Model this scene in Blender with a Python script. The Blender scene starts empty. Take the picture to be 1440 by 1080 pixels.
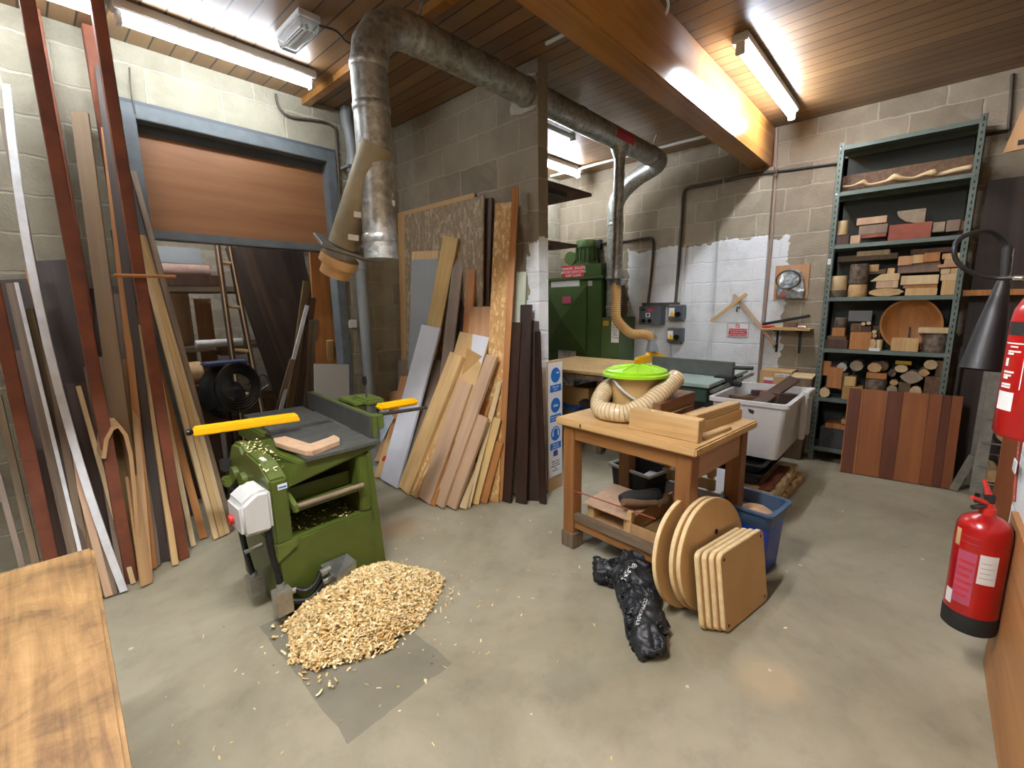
import bpy, bmesh, math, random
from mathutils import Vector, Matrix, noise
random.seed(7)
SC = bpy.context.scene
COL = SC.collection
R = math.radians
V = Vector

# ---------------------------------------------------------------- camera
CAM = ((0.676, -0.737, 0.017), (-0.139, -0.104, 0.985), (0.724, 0.668, 0.173))
def _orth():
    f = V((CAM[2][0], CAM[2][1], -CAM[2][2])).normalized()
    r = V((CAM[0][0], CAM[0][1], -CAM[0][2])); r = (r - f * r.dot(f)).normalized()
    return r, r.cross(f), f
CR, CU, CF = _orth()
FPX, EYE = 630.57, V((0, 0, 1.55))
cam = bpy.data.cameras.new('camera')
cam.sensor_width = 36.0; cam.lens = FPX / 1440 * 36; cam.clip_start = 0.02
cob = bpy.data.objects.new('camera', cam); COL.objects.link(cob)
m = Matrix.Identity(4)
for i in range(3):
    m[i][0] = CR[i]; m[i][1] = CU[i]; m[i][2] = -CF[i]; m[i][3] = EYE[i]
cob.matrix_world = m
SC.camera = cob
def ray(px, py): return CR * ((px - 720) / FPX) - CU * ((py - 540) / FPX) + CF
def gX(px, py, X): r = ray(px, py); return EYE + r * (X / r.x)
def gY(px, py, Y): r = ray(px, py); return EYE + r * (Y / r.y)
def gZ(px, py, Z=0.0): r = ray(px, py); return EYE + r * ((Z - 1.55) / r.z)
def gD(px, py, d): return EYE + ray(px, py) * d

# ---------------------------------------------------------------- materials
def lin(h):
    h = h.lstrip('#'); o = []
    for i in (0, 2, 4):
        c = int(h[i:i+2], 16) / 255
        o.append(c / 12.92 if c <= .04045 else ((c + .055) / 1.055) ** 2.4)
    return (*o, 1)
MATS = {}
def newmat(name):
    mt = bpy.data.materials.new(name); mt.use_nodes = True
    nt = mt.node_tree; b = nt.nodes['Principled BSDF']; MATS[name] = mt
    return mt, nt, b
def N(nt, t, **k):
    n = nt.nodes.new(t)
    for a, v in k.items():
        if a in n.inputs: n.inputs[a].default_value = v
        else: setattr(n, a, v)
    return n
def ramp(nt, src, stops):
    r = nt.nodes.new('ShaderNodeValToRGB'); e = r.color_ramp.elements
    while len(e) < len(stops): e.new(.5)
    for i, (p, c) in enumerate(stops): e[i].position = p; e[i].color = lin(c) if isinstance(c, str) else c
    nt.links.new(src, r.inputs[0]); return r.outputs[0]
def bump(nt, b, src, s, d=.01):
    n = N(nt, 'ShaderNodeBump', Strength=s, Distance=d); nt.links.new(src, n.inputs['Height']); nt.links.new(n.outputs[0], b.inputs['Normal'])
def objco(nt, rnd=True):
    tc = nt.nodes.new('ShaderNodeTexCoord')
    if not rnd: return tc.outputs['Object']
    oi = nt.nodes.new('ShaderNodeObjectInfo')
    mu = N(nt, 'ShaderNodeMath', operation='MULTIPLY'); mu.inputs[1].default_value = 37.0
    nt.links.new(oi.outputs['Random'], mu.inputs[0])
    ad = N(nt, 'ShaderNodeVectorMath', operation='ADD')
    nt.links.new(tc.outputs['Object'], ad.inputs[0]); nt.links.new(mu.outputs[0], ad.inputs[1])
    return ad.outputs[0]
def wood(name, c1, c2, axis='Z', rough=.55, scale=1.0, dark=None, bmp=.15):
    mt, nt, b = newmat(name)
    co = objco(nt)
    s = [26 * scale] * 3; s['XYZ'.index(axis)] = 1.5 * scale
    mp = N(nt, 'ShaderNodeMapping'); mp.inputs['Scale'].default_value = s
    nt.links.new(co, mp.inputs[0])
    n1 = N(nt, 'ShaderNodeTexNoise', Scale=1.0, Detail=6.0, Roughness=.6, Distortion=.6)
    nt.links.new(mp.outputs[0], n1.inputs[0])
    stops = [(.30, c2), (.68, c1)]
    if dark: stops = [(.22, dark)] + [(.36, c2), (.7, c1)]
    col = ramp(nt, n1.outputs[0], stops)
    n2 = N(nt, 'ShaderNodeTexNoise', Scale=2.3 * scale, Detail=3.0)
    nt.links.new(co, n2.inputs[0])
    mx = N(nt, 'ShaderNodeMixRGB', blend_type='MULTIPLY'); mx.inputs[0].default_value = .35
    nt.links.new(col, mx.inputs[1])
    nt.links.new(ramp(nt, n2.outputs[0], [(.35, (.62, .6, .58, 1)), (.6, (1, 1, 1, 1))]), mx.inputs[2])
    nt.links.new(mx.outputs[0], b.inputs['Base Color'])
    b.inputs['Roughness'].default_value = rough
    bump(nt, b, n1.outputs[0], bmp, .004)
    return mt
def plain(name, c, rough=.5, metal=0.0, c2=None, ns=8.0, lo=.35, hi=.65, bmp=0.0, det=5.0, spec=None, coat=0):
    mt, nt, b = newmat(name)
    b.inputs['Roughness'].default_value = rough; b.inputs['Metallic'].default_value = metal
    if spec is not None: b.inputs['Specular IOR Level'].default_value = spec
    if coat: b.inputs['Coat Weight'].default_value = coat
    n = N(nt, 'ShaderNodeTexNoise', Scale=ns, Detail=det, Roughness=.6)
    nt.links.new(objco(nt), n.inputs[0])
    nt.links.new(ramp(nt, n.outputs[0], [(lo, c2 or c), (hi, c)]), b.inputs['Base Color'])
    if bmp: bump(nt, b, n.outputs[0], bmp, .01)
    return mt
def glow(name, c, s):
    mt, nt, b = newmat(name)
    b.inputs['Emission Color'].default_value = lin(c); b.inputs['Emission Strength'].default_value = s
    b.inputs['Base Color'].default_value = (.8, .8, .8, 1)
    return mt
def chips(name, c1, c2, c3, scale=28):
    mt, nt, b = newmat(name)
    co = objco(nt)
    mp = N(nt, 'ShaderNodeMapping'); mp.inputs['Scale'].default_value = (1, 1, .45); mp.inputs['Rotation'].default_value = (.3, .5, .2)
    nt.links.new(co, mp.inputs[0])
    v = N(nt, 'ShaderNodeTexVoronoi', Scale=scale); nt.links.new(mp.outputs[0], v.inputs[0])
    w = N(nt, 'ShaderNodeTexNoise', Scale=scale * 1.3, Detail=2.0, Distortion=2.0); nt.links.new(co, w.inputs[0])
    mx = N(nt, 'ShaderNodeMixRGB'); mx.inputs[0].default_value = .5
    nt.links.new(v.outputs['Color'], mx.inputs[1]); nt.links.new(w.outputs[0], mx.inputs[2])
    nt.links.new(ramp(nt, mx.outputs[0], [(.3, c1), (.5, c2), (.68, c3)]), b.inputs['Base Color'])
    b.inputs['Roughness'].default_value = .7
    bump(nt, b, mx.outputs[0], .3, .006)
    return mt

# ---------------------------------------------------------------- mesh helpers
def B(): return bmesh.new()
def box(bm, a, b_):
    x0, y0, z0 = a; x1, y1, z1 = b_
    vs = [bm.verts.new(p) for p in ((x0,y0,z0),(x1,y0,z0),(x1,y1,z0),(x0,y1,z0),(x0,y0,z1),(x1,y0,z1),(x1,y1,z1),(x0,y1,z1))]
    for f in ((0,3,2,1),(4,5,6,7),(0,1,5,4),(1,2,6,5),(2,3,7,6),(3,0,4,7)): bm.faces.new([vs[i] for i in f])
    return vs
def hexa(bm, pts):
    vs = [bm.verts.new(p) for p in pts]
    for f in ((0,3,2,1),(4,5,6,7),(0,1,5,4),(1,2,6,5),(2,3,7,6),(3,0,4,7)): bm.faces.new([vs[i] for i in f])
    return vs
def cbox(bm, c, s, M=None):
    vs = box(bm, (-s[0]/2, -s[1]/2, -s[2]/2), (s[0]/2, s[1]/2, s[2]/2))
    T = Matrix.Translation(c) @ (M.to_4x4() if M else Matrix.Identity(4))
    for v in vs: v.co = T @ v.co
    return vs
def frame(zd, xd=None):
    z = V(zd).normalized()
    x = V(xd) if xd else (V((1, 0, 0)) if abs(z.x) < .9 else V((0, 1, 0)))
    x = (x - z * x.dot(z)).normalized(); y = z.cross(x)
    return Matrix((x, y, z)).transposed()
def prism(bm, poly, h, M=None):
    M = M or Matrix.Identity(4)
    lo = [bm.verts.new(M @ V((p[0], p[1], 0))) for p in poly]
    hi = [bm.verts.new(M @ V((p[0], p[1], h))) for p in poly]
    n = len(poly)
    bm.faces.new(lo[::-1]); bm.faces.new(hi)
    for i in range(n): bm.faces.new((lo[i], lo[(i+1)%n], hi[(i+1)%n], hi[i]))
def tube(bm, pts, r, seg=10, cap=True, sub=0, closed=False):
    pts = [V(p) for p in pts]
    rs = list(r) if isinstance(r, (list, tuple)) else [r] * len(pts)
    if sub:
        q, qr = [], []
        n = len(pts)
        for i in range(n - 1):
            p0, p1, p2, p3 = pts[max(i-1,0)], pts[i], pts[i+1], pts[min(i+2,n-1)]
            for k in range(sub):
                t = k / sub
                q.append(.5*((2*p1)+(p2-p0)*t+(2*p0-5*p1+4*p2-p3)*t*t+(3*p1-p0-3*p2+p3)*t**3)); qr.append(rs[i]*(1-t)+rs[i+1]*t)
        q.append(pts[-1]); qr.append(rs[-1]); pts, rs = q, qr
    n = len(pts); rings = []; F = None
    for i, p in enumerate(pts):
        t = (pts[min(i+1,n-1)] - pts[max(i-1,0)]).normalized()
        x = (F - t * F.dot(t)) if F else frame(t).col[0]
        F = x.normalized(); y = t.cross(F)
        rings.append([bm.verts.new(p + (F*math.cos(a)+y*math.sin(a))*rs[i]) for a in (2*math.pi*k/seg for k in range(seg))])
    for a, b_ in zip(rings, rings[1:]):
        for k in range(seg): bm.faces.new((a[k], a[(k+1)%seg], b_[(k+1)%seg], b_[k]))
    if cap: bm.faces.new(rings[0][::-1]); bm.faces.new(rings[-1])
    return pts
def lathe(bm, prof, seg=24, M=None, cap=True):
    M = M or Matrix.Identity(4); rings = []
    for r, z in prof: rings.append([bm.verts.new(M @ V((r*math.cos(2*math.pi*k/seg), r*math.sin(2*math.pi*k/seg), z))) for k in range(seg)])
    for a, b_ in zip(rings, rings[1:]):
        for k in range(seg): bm.faces.new((a[k], a[(k+1)%seg], b_[(k+1)%seg], b_[k]))
    if cap: bm.faces.new(rings[0][::-1]); bm.faces.new(rings[-1])
def TM(p, rot=None): return Matrix.Translation(V(p)) @ (rot.to_4x4() if rot else Matrix.Identity(4))

# ---------------------------------------------------------------- objects
def mk(name, bm, mt, parent=None, loc=None, M=None, bev=0.0, smooth=False, world=True, label=None, seg=2):
    """link bm as one mesh. World coordinates are moved into the parent's (or loc's) frame when world is True."""
    if bev:
        bm.edges.ensure_lookup_table()
        bm.normal_update()
        es = [e for e in bm.edges if len(e.link_faces) == 2 and e.calc_face_angle(0) > R(35)]
        bmesh.ops.bevel(bm, geom=es, offset=bev, segments=seg, affect='EDGES', clamp_overlap=True)
    bmesh.ops.recalc_face_normals(bm, faces=bm.faces)
    me = bpy.data.meshes.new(name)
    Mo = M or (parent['_m'] if False else None)
    if parent is not None and world: bm.transform(PM[parent.name].inverted())
    elif M is not None and world: bm.transform(M.inverted())
    elif loc is not None and world: bm.transform(Matrix.Translation(-V(loc)))
    bm.to_mesh(me); bm.free()
    o = bpy.data.objects.new(name, me); COL.objects.link(o)
    if isinstance(mt, (list, tuple)):
        for q in mt: me.materials.append(q)
    elif mt: me.materials.append(mt)
    if parent is not None: o.parent = parent; PM[o.name] = PM[parent.name]
    else:
        if M is not None: o.matrix_world = M; PM[o.name] = M.copy()
        elif loc is not None: o.location = loc; PM[o.name] = Matrix.Translation(V(loc))
        else: PM[o.name] = Matrix.Identity(4)
    if smooth:
        me.shade_smooth(); me.set_sharp_from_angle(angle=R(smooth if smooth is not True else 40))
    if label: o['label'] = label
    return o
PM = {}
def thing(name, label, cat, loc=(0, 0, 0), rz=0.0, group=None, M=None):
    o = bpy.data.objects.new(name, None); COL.objects.link(o); o.empty_display_size = .05
    M = M or (Matrix.Translation(V(loc)) @ Matrix.Rotation(rz, 4, 'Z'))
    o.matrix_world = M; PM[o.name] = M.copy()
    return tag(o, label, cat, group)
def tag(o, label, cat, group=None):
    o['label'] = label; o['category'] = cat
    if group: o['group'] = group
    return o
def struct(o): o['kind'] = 'structure'; return o
def dup(root, loc, rz=None, label=None, group=None):
    r = root.copy(); COL.objects.link(r); r.location = loc
    if rz is not None: r.rotation_euler = (0, 0, rz)
    if label: r['label'] = label
    if group: r['group'] = group
    for ch in list(root.children):
        c = ch.copy(); COL.objects.link(c); c.parent = r
        for g in ch.children:
            d = g.copy(); COL.objects.link(d); d.parent = c
    return r
def text(name, body, size, M, mt, parent, align='CENTER', ext=.0004):
    cu = bpy.data.curves.new(name, 'FONT'); cu.body = body; cu.size = size; cu.align_x = align; cu.align_y = 'CENTER'; cu.extrude = ext
    t = bpy.data.objects.new(name + '_src', cu); COL.objects.link(t)
    dg = bpy.context.evaluated_depsgraph_get(); dg.update()
    me = bpy.data.meshes.new_from_object(t.evaluated_get(dg)); bpy.data.objects.remove(t); bpy.data.curves.remove(cu)
    me.name = name
    o = bpy.data.objects.new(name, me); COL.objects.link(o); me.materials.clear(); me.materials.append(mt)
    me.transform(PM[parent.name].inverted() @ M)
    o.parent = parent; PM[o.name] = PM[parent.name]
    return o
# lettering frames on planes facing the room: right-hand x axis of the text, up = z, outward normal
def face_nX(p): return TM(p, Matrix(((0, 0, -1), (-1, 0, 0), (0, 1, 0))))        # plane facing -X
def face_nY(p): return TM(p, Matrix(((1, 0, 0), (0, 0, -1), (0, 1, 0))))         # plane facing -Y
def face_pY(p): return TM(p, Matrix(((-1, 0, 0), (0, 0, 1), (0, 1, 0))))         # plane facing +Y

def plank(name, label, cat, A, Bp, w, t, mt, wd, group=None, bev=.0015, lift=True, parent=None):
    """a straight board from A (foot, centre) to Bp (head, centre), w along wd, t thick; its own z runs along the board"""
    A, Bp = V(A), V(Bp); L = (Bp - A).length
    Rm = frame(Bp - A, wd)
    bm = B(); box(bm, (-w/2, -t/2, 0), (w/2, t/2, L))
    M = TM(A, Rm)
    if lift:
        lo = min((M @ V((sx*w/2, sy*t/2, 0))).z for sx in (-1, 1) for sy in (-1, 1))
        if lo < .001: M = Matrix.Translation((0, 0, .001 - lo)) @ M
    o = mk(name, bm, mt, M=M, bev=bev, world=False)
    if label: tag(o, label, cat, group)
    return o
def plank4(name, label, bl, br, tl, tr, Xt, t, mt, cat='board', z0=0.0, group=None, fn=None, Xb=None, bev=.0015):
    """a leaning board read from its four corners: foot on the floor, head where it meets the stack it leans on"""
    fn = fn or gX
    a, b_ = (gZ(*bl, z0), gZ(*br, z0)) if Xb is None else (fn(*bl, Xb), fn(*br, Xb))
    c, d = fn(*tl, Xt), fn(*tr, Xt)
    lim = (XP - .13, 0) if fn is gX else ((YL - .12, 1) if fn is gY else None)
    if Xb is None and lim and (a + b_)[lim[1]] / 2 > lim[0]: Xb = lim[0]; a, b_ = fn(*bl, Xb), fn(*br, Xb)
    if Xb is not None:            # a hidden foot: carry the line down to the floor
        e = ((c + d) / 2 - (a + b_) / 2); k = (a + b_).z / 2 / e.z; a = a - e * k; b_ = b_ - e * k
    w = ((a - b_).length + (c - d).length) / 2
    return plank(name, label, cat, (a + b_) / 2, (c + d) / 2, w, t, mt, (b_ - a) + (d - c), group, bev)
# ================================================================ room materials
def block_mat(name, axis, c1, c2, mort, paint=None, off=(0, 0), grime=None, rough=.92):
    """concrete block wall in 450 x 225 courses; paint = (u0, u1, ztop) is the brushed white area"""
    mt, nt, b = newmat(name)
    g = N(nt, 'ShaderNodeNewGeometry'); sp = N(nt, 'ShaderNodeSeparateXYZ'); nt.links.new(g.outputs['Position'], sp.inputs[0])
    cb = N(nt, 'ShaderNodeCombineXYZ'); nt.links.new(sp.outputs[axis], cb.inputs[0]); nt.links.new(sp.outputs[2], cb.inputs[1])
    nz = N(nt, 'ShaderNodeTexNoise', Scale=9.0, Detail=3.0); nt.links.new(g.outputs['Position'], nz.inputs[0])
    ds = N(nt, 'ShaderNodeVectorMath', operation='SCALE'); ds.inputs['Scale'].default_value = .034; nt.links.new(nz.outputs['Color'], ds.inputs[0])
    ad = N(nt, 'ShaderNodeVectorMath', operation='ADD'); nt.links.new(cb.outputs[0], ad.inputs[0]); nt.links.new(ds.outputs[0], ad.inputs[1])
    of = N(nt, 'ShaderNodeVectorMath', operation='ADD'); of.inputs[1].default_value = (off[0] - .011, off[1] - .011, 0); nt.links.new(ad.outputs[0], of.inputs[0])
    br = N(nt, 'ShaderNodeTexBrick', offset=.5, Scale=1.0)
    br.inputs['Brick Width'].default_value = .45; br.inputs['Row Height'].default_value = .225
    br.inputs['Mortar Size'].default_value = .010; br.inputs['Mortar Smooth'].default_value = .6; br.inputs['Bias'].default_value = 0
    br.inputs['Color1'].default_value = lin(c1); br.inputs['Color2'].default_value = lin(c2); br.inputs['Mortar'].default_value = lin(mort)
    nt.links.new(of.outputs[0], br.inputs[0])
    n2 = N(nt, 'ShaderNodeTexNoise', Scale=3.2, Detail=7.0, Roughness=.65); nt.links.new(g.outputs['Position'], n2.inputs[0])
    mx = N(nt, 'ShaderNodeMixRGB', blend_type='MULTIPLY'); mx.inputs[0].default_value = .55
    nt.links.new(br.outputs[0], mx.inputs[1]); nt.links.new(ramp(nt, n2.outputs[0], [(.3, (.6, .58, .55, 1)), (.55, (1, 1, 1, 1)), (.75, (1.12, 1.12, 1.1, 1))]), mx.inputs[2])
    n5 = N(nt, 'ShaderNodeTexNoise', Scale=1.7, Detail=9.0, Roughness=.7, Distortion=1.2); nt.links.new(g.outputs['Position'], n5.inputs[0])
    m5 = N(nt, 'ShaderNodeMixRGB'); nt.links.new(ramp(nt, n5.outputs[0], [(.5, (0, 0, 0, 1)), (.72, (.55, .55, .55, 1))]), m5.inputs[0]); nt.links.new(mx.outputs[0], m5.inputs[1]); m5.inputs[2].default_value = lin(mort)
    col = m5.outputs[0]
    n3 = N(nt, 'ShaderNodeTexNoise', Scale=60.0, Detail=3.0); nt.links.new(g.outputs['Position'], n3.inputs[0])
    if paint:
        u0, u1, zt = paint
        n4 = N(nt, 'ShaderNodeTexNoise', Scale=7.0, Detail=4.0); nt.links.new(g.outputs['Position'], n4.inputs[0])
        def edge(sock, lim, sign, amp):
            a = N(nt, 'ShaderNodeMath', operation='MULTIPLY_ADD'); a.inputs[1].default_value = amp; a.inputs[2].default_value = -amp * .5
            nt.links.new(n4.outputs[0], a.inputs[0])
            s = N(nt, 'ShaderNodeMath', operation='ADD'); nt.links.new(sock, s.inputs[0]); nt.links.new(a.outputs[0], s.inputs[1])
            c = N(nt, 'ShaderNodeMath', operation='LESS_THAN' if sign < 0 else 'GREATER_THAN'); c.inputs[1].default_value = lim
            nt.links.new(s.outputs[0], c.inputs[0]); return c.outputs[0]
        def mul(a, b2):
            q = N(nt, 'ShaderNodeMath', operation='MULTIPLY'); nt.links.new(a, q.inputs[0]); nt.links.new(b2, q.inputs[1]); return q.outputs[0]
        k = mul(mul(edge(sp.outputs[axis], u0, 1, .25), edge(sp.outputs[axis], u1, -1, .2)), edge(sp.outputs[2], zt, -1, .22))
        wh = ramp(nt, n2.outputs[0], [(.25, '#bfc0bd'), (.5, '#dddfde'), (.8, '#e6e7e6')])
        pm = N(nt, 'ShaderNodeMixRGB'); nt.links.new(k, pm.inputs[0]); nt.links.new(col, pm.inputs[1]); nt.links.new(wh, pm.inputs[2])
        col = pm.outputs[0]
    nt.links.new(col, b.inputs['Base Color']); b.inputs['Roughness'].default_value = rough
    h = N(nt, 'ShaderNodeMath', operation='MULTIPLY_ADD'); h.inputs[1].default_value = -.9
    nt.links.new(br.outputs['Fac'], h.inputs[0]); nt.links.new(n3.outputs[0], h.inputs[2])
    bump(nt, b, h.outputs[0], .55, .008)
    return mt
block_mat('block_left', 0, '#a09a86', '#8b8470', '#a8a28f', off=(.1, 0))
block_mat('block_partition', 1, '#968b77', '#7a705e', '#9e937f', paint=(2.0, 2.33, 2.02), off=(.06, 0))
block_mat('block_partition_end', 0, '#9a8e78', '#877b67', '#a0957f', paint=(2.0, 3.0, 2.04), off=(.06, 0))
block_mat('block_back', 1, '#a49781', '#8c806b', '#b0a590', paint=(1.12, 2.92, 2.2), off=(.15, .03))
block_mat('block_right', 0, '#8d7d68', '#7b6c58', '#97876f', paint=(0, 3.3, .95), off=(0, 0))
block_mat('block_plain', 1, '#9a8e78', '#8a7e68', '#a89d88')

def floor_mat():
    mt, nt, b = newmat('concrete_floor')
    g = N(nt, 'ShaderNodeNewGeometry'); P = g.outputs['Position']
    n1 = N(nt, 'ShaderNodeTexNoise', Scale=1.1, Detail=8.0, Roughness=.62, Distortion=.4); nt.links.new(P, n1.inputs[0])
    n2 = N(nt, 'ShaderNodeTexNoise', Scale=7.0, Detail=6.0, Roughness=.7); nt.links.new(P, n2.inputs[0])
    col = ramp(nt, n1.outputs[0], [(.28, '#7c745d'), (.46, '#948c74'), (.62, '#a29a82'), (.8, '#aea68e')])
    mx = N(nt, 'ShaderNodeMixRGB', blend_type='MULTIPLY'); mx.inputs[0].default_value = .5; nt.links.new(col, mx.inputs[1])
    nt.links.new(ramp(nt, n2.outputs[0], [(.3, (.62, .61, .6, 1)), (.5, (.97, .97, .97, 1)), (.62, (1, 1, 1, 1)), (.75, (1.12, 1.11, 1.08, 1))]), mx.inputs[2]); col = mx.outputs[0]
    sp = N(nt, 'ShaderNodeSeparateXYZ')
    nd = N(nt, 'ShaderNodeTexNoise', Scale=9.0, Detail=4.0); nt.links.new(P, nd.inputs[0])
    sc = N(nt, 'ShaderNodeVectorMath', operation='SCALE'); sc.inputs['Scale'].default_value = .03; nt.links.new(nd.outputs['Color'], sc.inputs[0])
    ad = N(nt, 'ShaderNodeVectorMath', operation='ADD'); nt.links.new(P, ad.inputs[0]); nt.links.new(sc.outputs[0], ad.inputs[1]); nt.links.new(ad.outputs[0], sp.inputs[0])
    def M2(op, a, v):
        q = N(nt, 'ShaderNodeMath', operation=op); nt.links.new(a, q.inputs[0])
        if isinstance(v, float): q.inputs[1].default_value = v
        else: nt.links.new(v, q.inputs[1])
        return q.outputs[0]
    def rect(x0, x1, y0, y1):
        a = M2('MULTIPLY', M2('GREATER_THAN', sp.outputs[0], x0), M2('LESS_THAN', sp.outputs[0], x1))
        return M2('MULTIPLY', a, M2('MULTIPLY', M2('GREATER_THAN', sp.outputs[1], y0), M2('LESS_THAN', sp.outputs[1], y1)))
    def over(col, fac, c, amt=1.0):
        q = N(nt, 'ShaderNodeMixRGB'); nt.links.new(M2('MULTIPLY', fac, amt), q.inputs[0]); nt.links.new(col, q.inputs[1]); q.inputs[2].default_value = lin(c); return q.outputs[0]
    col = over(col, rect(.61, 1.10, 1.40, 2.3), '#5f5c4d', .55)      # dark patch where a plate once stood
    def spot(x, y, r, c, amt):
        global _c
        d = N(nt, 'ShaderNodeVectorMath', operation='DISTANCE'); d.inputs[1].default_value = (x, y, 0)
        nt.links.new(P, d.inputs[0])
        w = N(nt, 'ShaderNodeMath', operation='MULTIPLY_ADD'); w.inputs[1].default_value = .55 * r * 2; nt.links.new(n2.outputs[0], w.inputs[0]); nt.links.new(d.outputs['Value'], w.inputs[2])
        f = N(nt, 'ShaderNodeMapRange'); f.inputs[1].default_value = r * 1.05; f.inputs[2].default_value = r * 1.5; f.inputs[3].default_value = 1; f.inputs[4].default_value = 0
        nt.links.new(w.outputs[0], f.inputs[0]); return over(col, f.outputs[0], c, amt)
    col = spot(1.90, .33, .17, '#b8a27c', .5)
    col = spot(1.62, 2.62, .2, '#9a7b5a', .6)
    col = spot(1.35, .95, .16, '#6d6858', .3)
    vo = N(nt, 'ShaderNodeTexVoronoi', Scale=6.0); vo.inputs['Randomness'].default_value = 1; nt.links.new(P, vo.inputs[0])
    vs = N(nt, 'ShaderNodeSeparateColor'); nt.links.new(vo.outputs['Color'], vs.inputs[0])
    rr = M2('MULTIPLY', M2('GREATER_THAN', vs.outputs[0], .62), .06)
    col = over(col, M2('LESS_THAN', vo.outputs['Distance'], rr), '#cfc8b4', .7)
    nt.links.new(col, b.inputs['Base Color'])
    nt.links.new(ramp(nt, n2.outputs[0], [(.3, (.5, .5, .5, 1)), (.7, (.7, .7, .7, 1))]), b.inputs['Roughness'])
    bump(nt, b, n2.outputs[0], .12, .01)
    return mt
floor_mat()
def board_mat(name, c1, c2, groove, pitch):
    mt, nt, b = newmat(name)
    g = N(nt, 'ShaderNodeNewGeometry'); sp = N(nt, 'ShaderNodeSeparateXYZ'); nt.links.new(g.outputs['Position'], sp.inputs[0])
    dv = N(nt, 'ShaderNodeMath', operation='DIVIDE'); dv.inputs[1].default_value = pitch; nt.links.new(sp.outputs[0], dv.inputs[0])
    fr = N(nt, 'ShaderNodeMath', operation='FRACT'); nt.links.new(dv.outputs[0], fr.inputs[0])
    fl = N(nt, 'ShaderNodeMath', operation='FLOOR'); nt.links.new(dv.outputs[0], fl.inputs[0])
    wn = N(nt, 'ShaderNodeTexWhiteNoise', noise_dimensions='1D'); nt.links.new(fl.outputs[0], wn.inputs['W'])
    mp = N(nt, 'ShaderNodeMapping'); mp.inputs['Scale'].default_value = (22, 1.2, 1); nt.links.new(g.outputs['Position'], mp.inputs[0])
    cb = N(nt, 'ShaderNodeVectorMath', operation='ADD'); nt.links.new(mp.outputs[0], cb.inputs[0]); nt.links.new(wn.outputs['Color'], cb.inputs[1])
    n = N(nt, 'ShaderNodeTexNoise', Scale=1.0, Detail=5.0); nt.links.new(cb.outputs[0], n.inputs[0])
    mixf = N(nt, 'ShaderNodeMath', operation='MULTIPLY_ADD'); mixf.inputs[1].default_value = .45; nt.links.new(wn.outputs['Value'], mixf.inputs[0])
    hf = N(nt, 'ShaderNodeMath', operation='MULTIPLY'); hf.inputs[1].default_value = .6; nt.links.new(n.outputs[0], hf.inputs[0]); nt.links.new(hf.outputs[0], mixf.inputs[2])
    col = ramp(nt, mixf.outputs[0], [(.2, c2), (.75, c1)])
    gr = N(nt, 'ShaderNodeMath', operation='LESS_THAN'); gr.inputs[1].default_value = .085; nt.links.new(fr.outputs[0], gr.inputs[0])
    mx = N(nt, 'ShaderNodeMixRGB'); nt.links.new(gr.outputs[0], mx.inputs[0]); nt.links.new(col, mx.inputs[1]); mx.inputs[2].default_value = lin(groove)
    nt.links.new(mx.outputs[0], b.inputs['Base Color']); b.inputs['Roughness'].default_value = .38
    iv = N(nt, 'ShaderNodeMath', operation='SUBTRACT'); iv.inputs[0].default_value = 1; nt.links.new(gr.outputs[0], iv.inputs[1])
    bump(nt, b, iv.outputs[0], .5, .006)
    return mt
board_mat('ceiling_boards', '#8c6b45', '#6b4e31', '#2f2112', .118)
# ================================================================ general materials
wood('beam_wood', '#a8743a', '#8a5a2a', 'X', .2, .5)
wood('ply_orange', '#9a6b45', '#815534', 'X', .5, .35)
plain('frame_grey', '#666c6d', .5, c2='#575d5f')
plain('frame_dark', '#4a5054', .5)
plain('red_oxide', '#7e4529', .75, c2='#613320', ns=5)
plain('red_oxide_bright', '#a0452f', .6, c2='#8c3a28', ns=5)
wood('pine', '#d8b780', '#bf9860'); wood('pine_pale', '#dcc598', '#c4a674'); wood('pine_yellow', '#d8bb7c', '#c3a163')
wood('pine_orange', '#bf8449', '#a36a34'); wood('pine_x', '#d8b780', '#bf9860', 'X'); wood('pine_y', '#d8b780', '#bf9860', 'Y')
wood('ply_pink', '#cbab8a', '#b69372', scale=.6); wood('ply_tan', '#c09a6c', '#a98256', scale=.5); wood('beech', '#c99a6c', '#b5835a', scale=.8)
wood('oak_brown', '#7f5f40', '#5f442c', 'X', dark='#453020'); wood('oak_brown_z', '#8a6846', '#66492f')
wood('weathered', '#85715a', '#5f4e3c', dark='#3f3226'); wood('weathered_x', '#85715a', '#5f4e3c', 'X', dark='#3f3226')
wood('dark_brown', '#3f2a20', '#2d1d16', rough=.4, dark='#20140f'); wood('taupe_ply', '#8f7a66', '#7a6653', scale=.5)
wood('walnut', '#5a4030', '#412c20'); wood('olive_wood', '#7d6640', '#5f4c2e'); wood('mdf_brown', '#9a7450', '#8a6644', scale=.3, bmp=.03)
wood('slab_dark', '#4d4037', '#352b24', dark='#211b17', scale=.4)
wood('cherry_ply', '#a8603a', '#8f4c2c', scale=.5)
plain('mdf', '#c19a66', .6, c2='#b68e5b', ns=3); plain('mdf_edge', '#e6cf9f', .65, c2='#d8bc88', ns=30)
plain('mdf_face', '#c09a62', .5, c2='#b58e57', ns=4)
plain('white_board', '#cfcfd2', .35, c2='#c4c4c6', ns=3); plain('white_paint', '#d8d8d6', .5, c2='#c6c5c0', ns=12)
plain('grey_board', '#8d9190', .5, c2='#848887', ns=3); plain('grey_light', '#a8a8a2', .5)
plain('cardboard', '#b0884f', .8, c2='#a37c48', ns=5); plain('card_light', '#c8a672', .8, c2='#bb9863', ns=5)
plain('green_machine', '#505c20', .36, c2='#45511c', ns=4, lo=.3, hi=.6); plain('green_light', '#5e6b2c', .4, c2='#4f5b24', ns=6)
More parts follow.
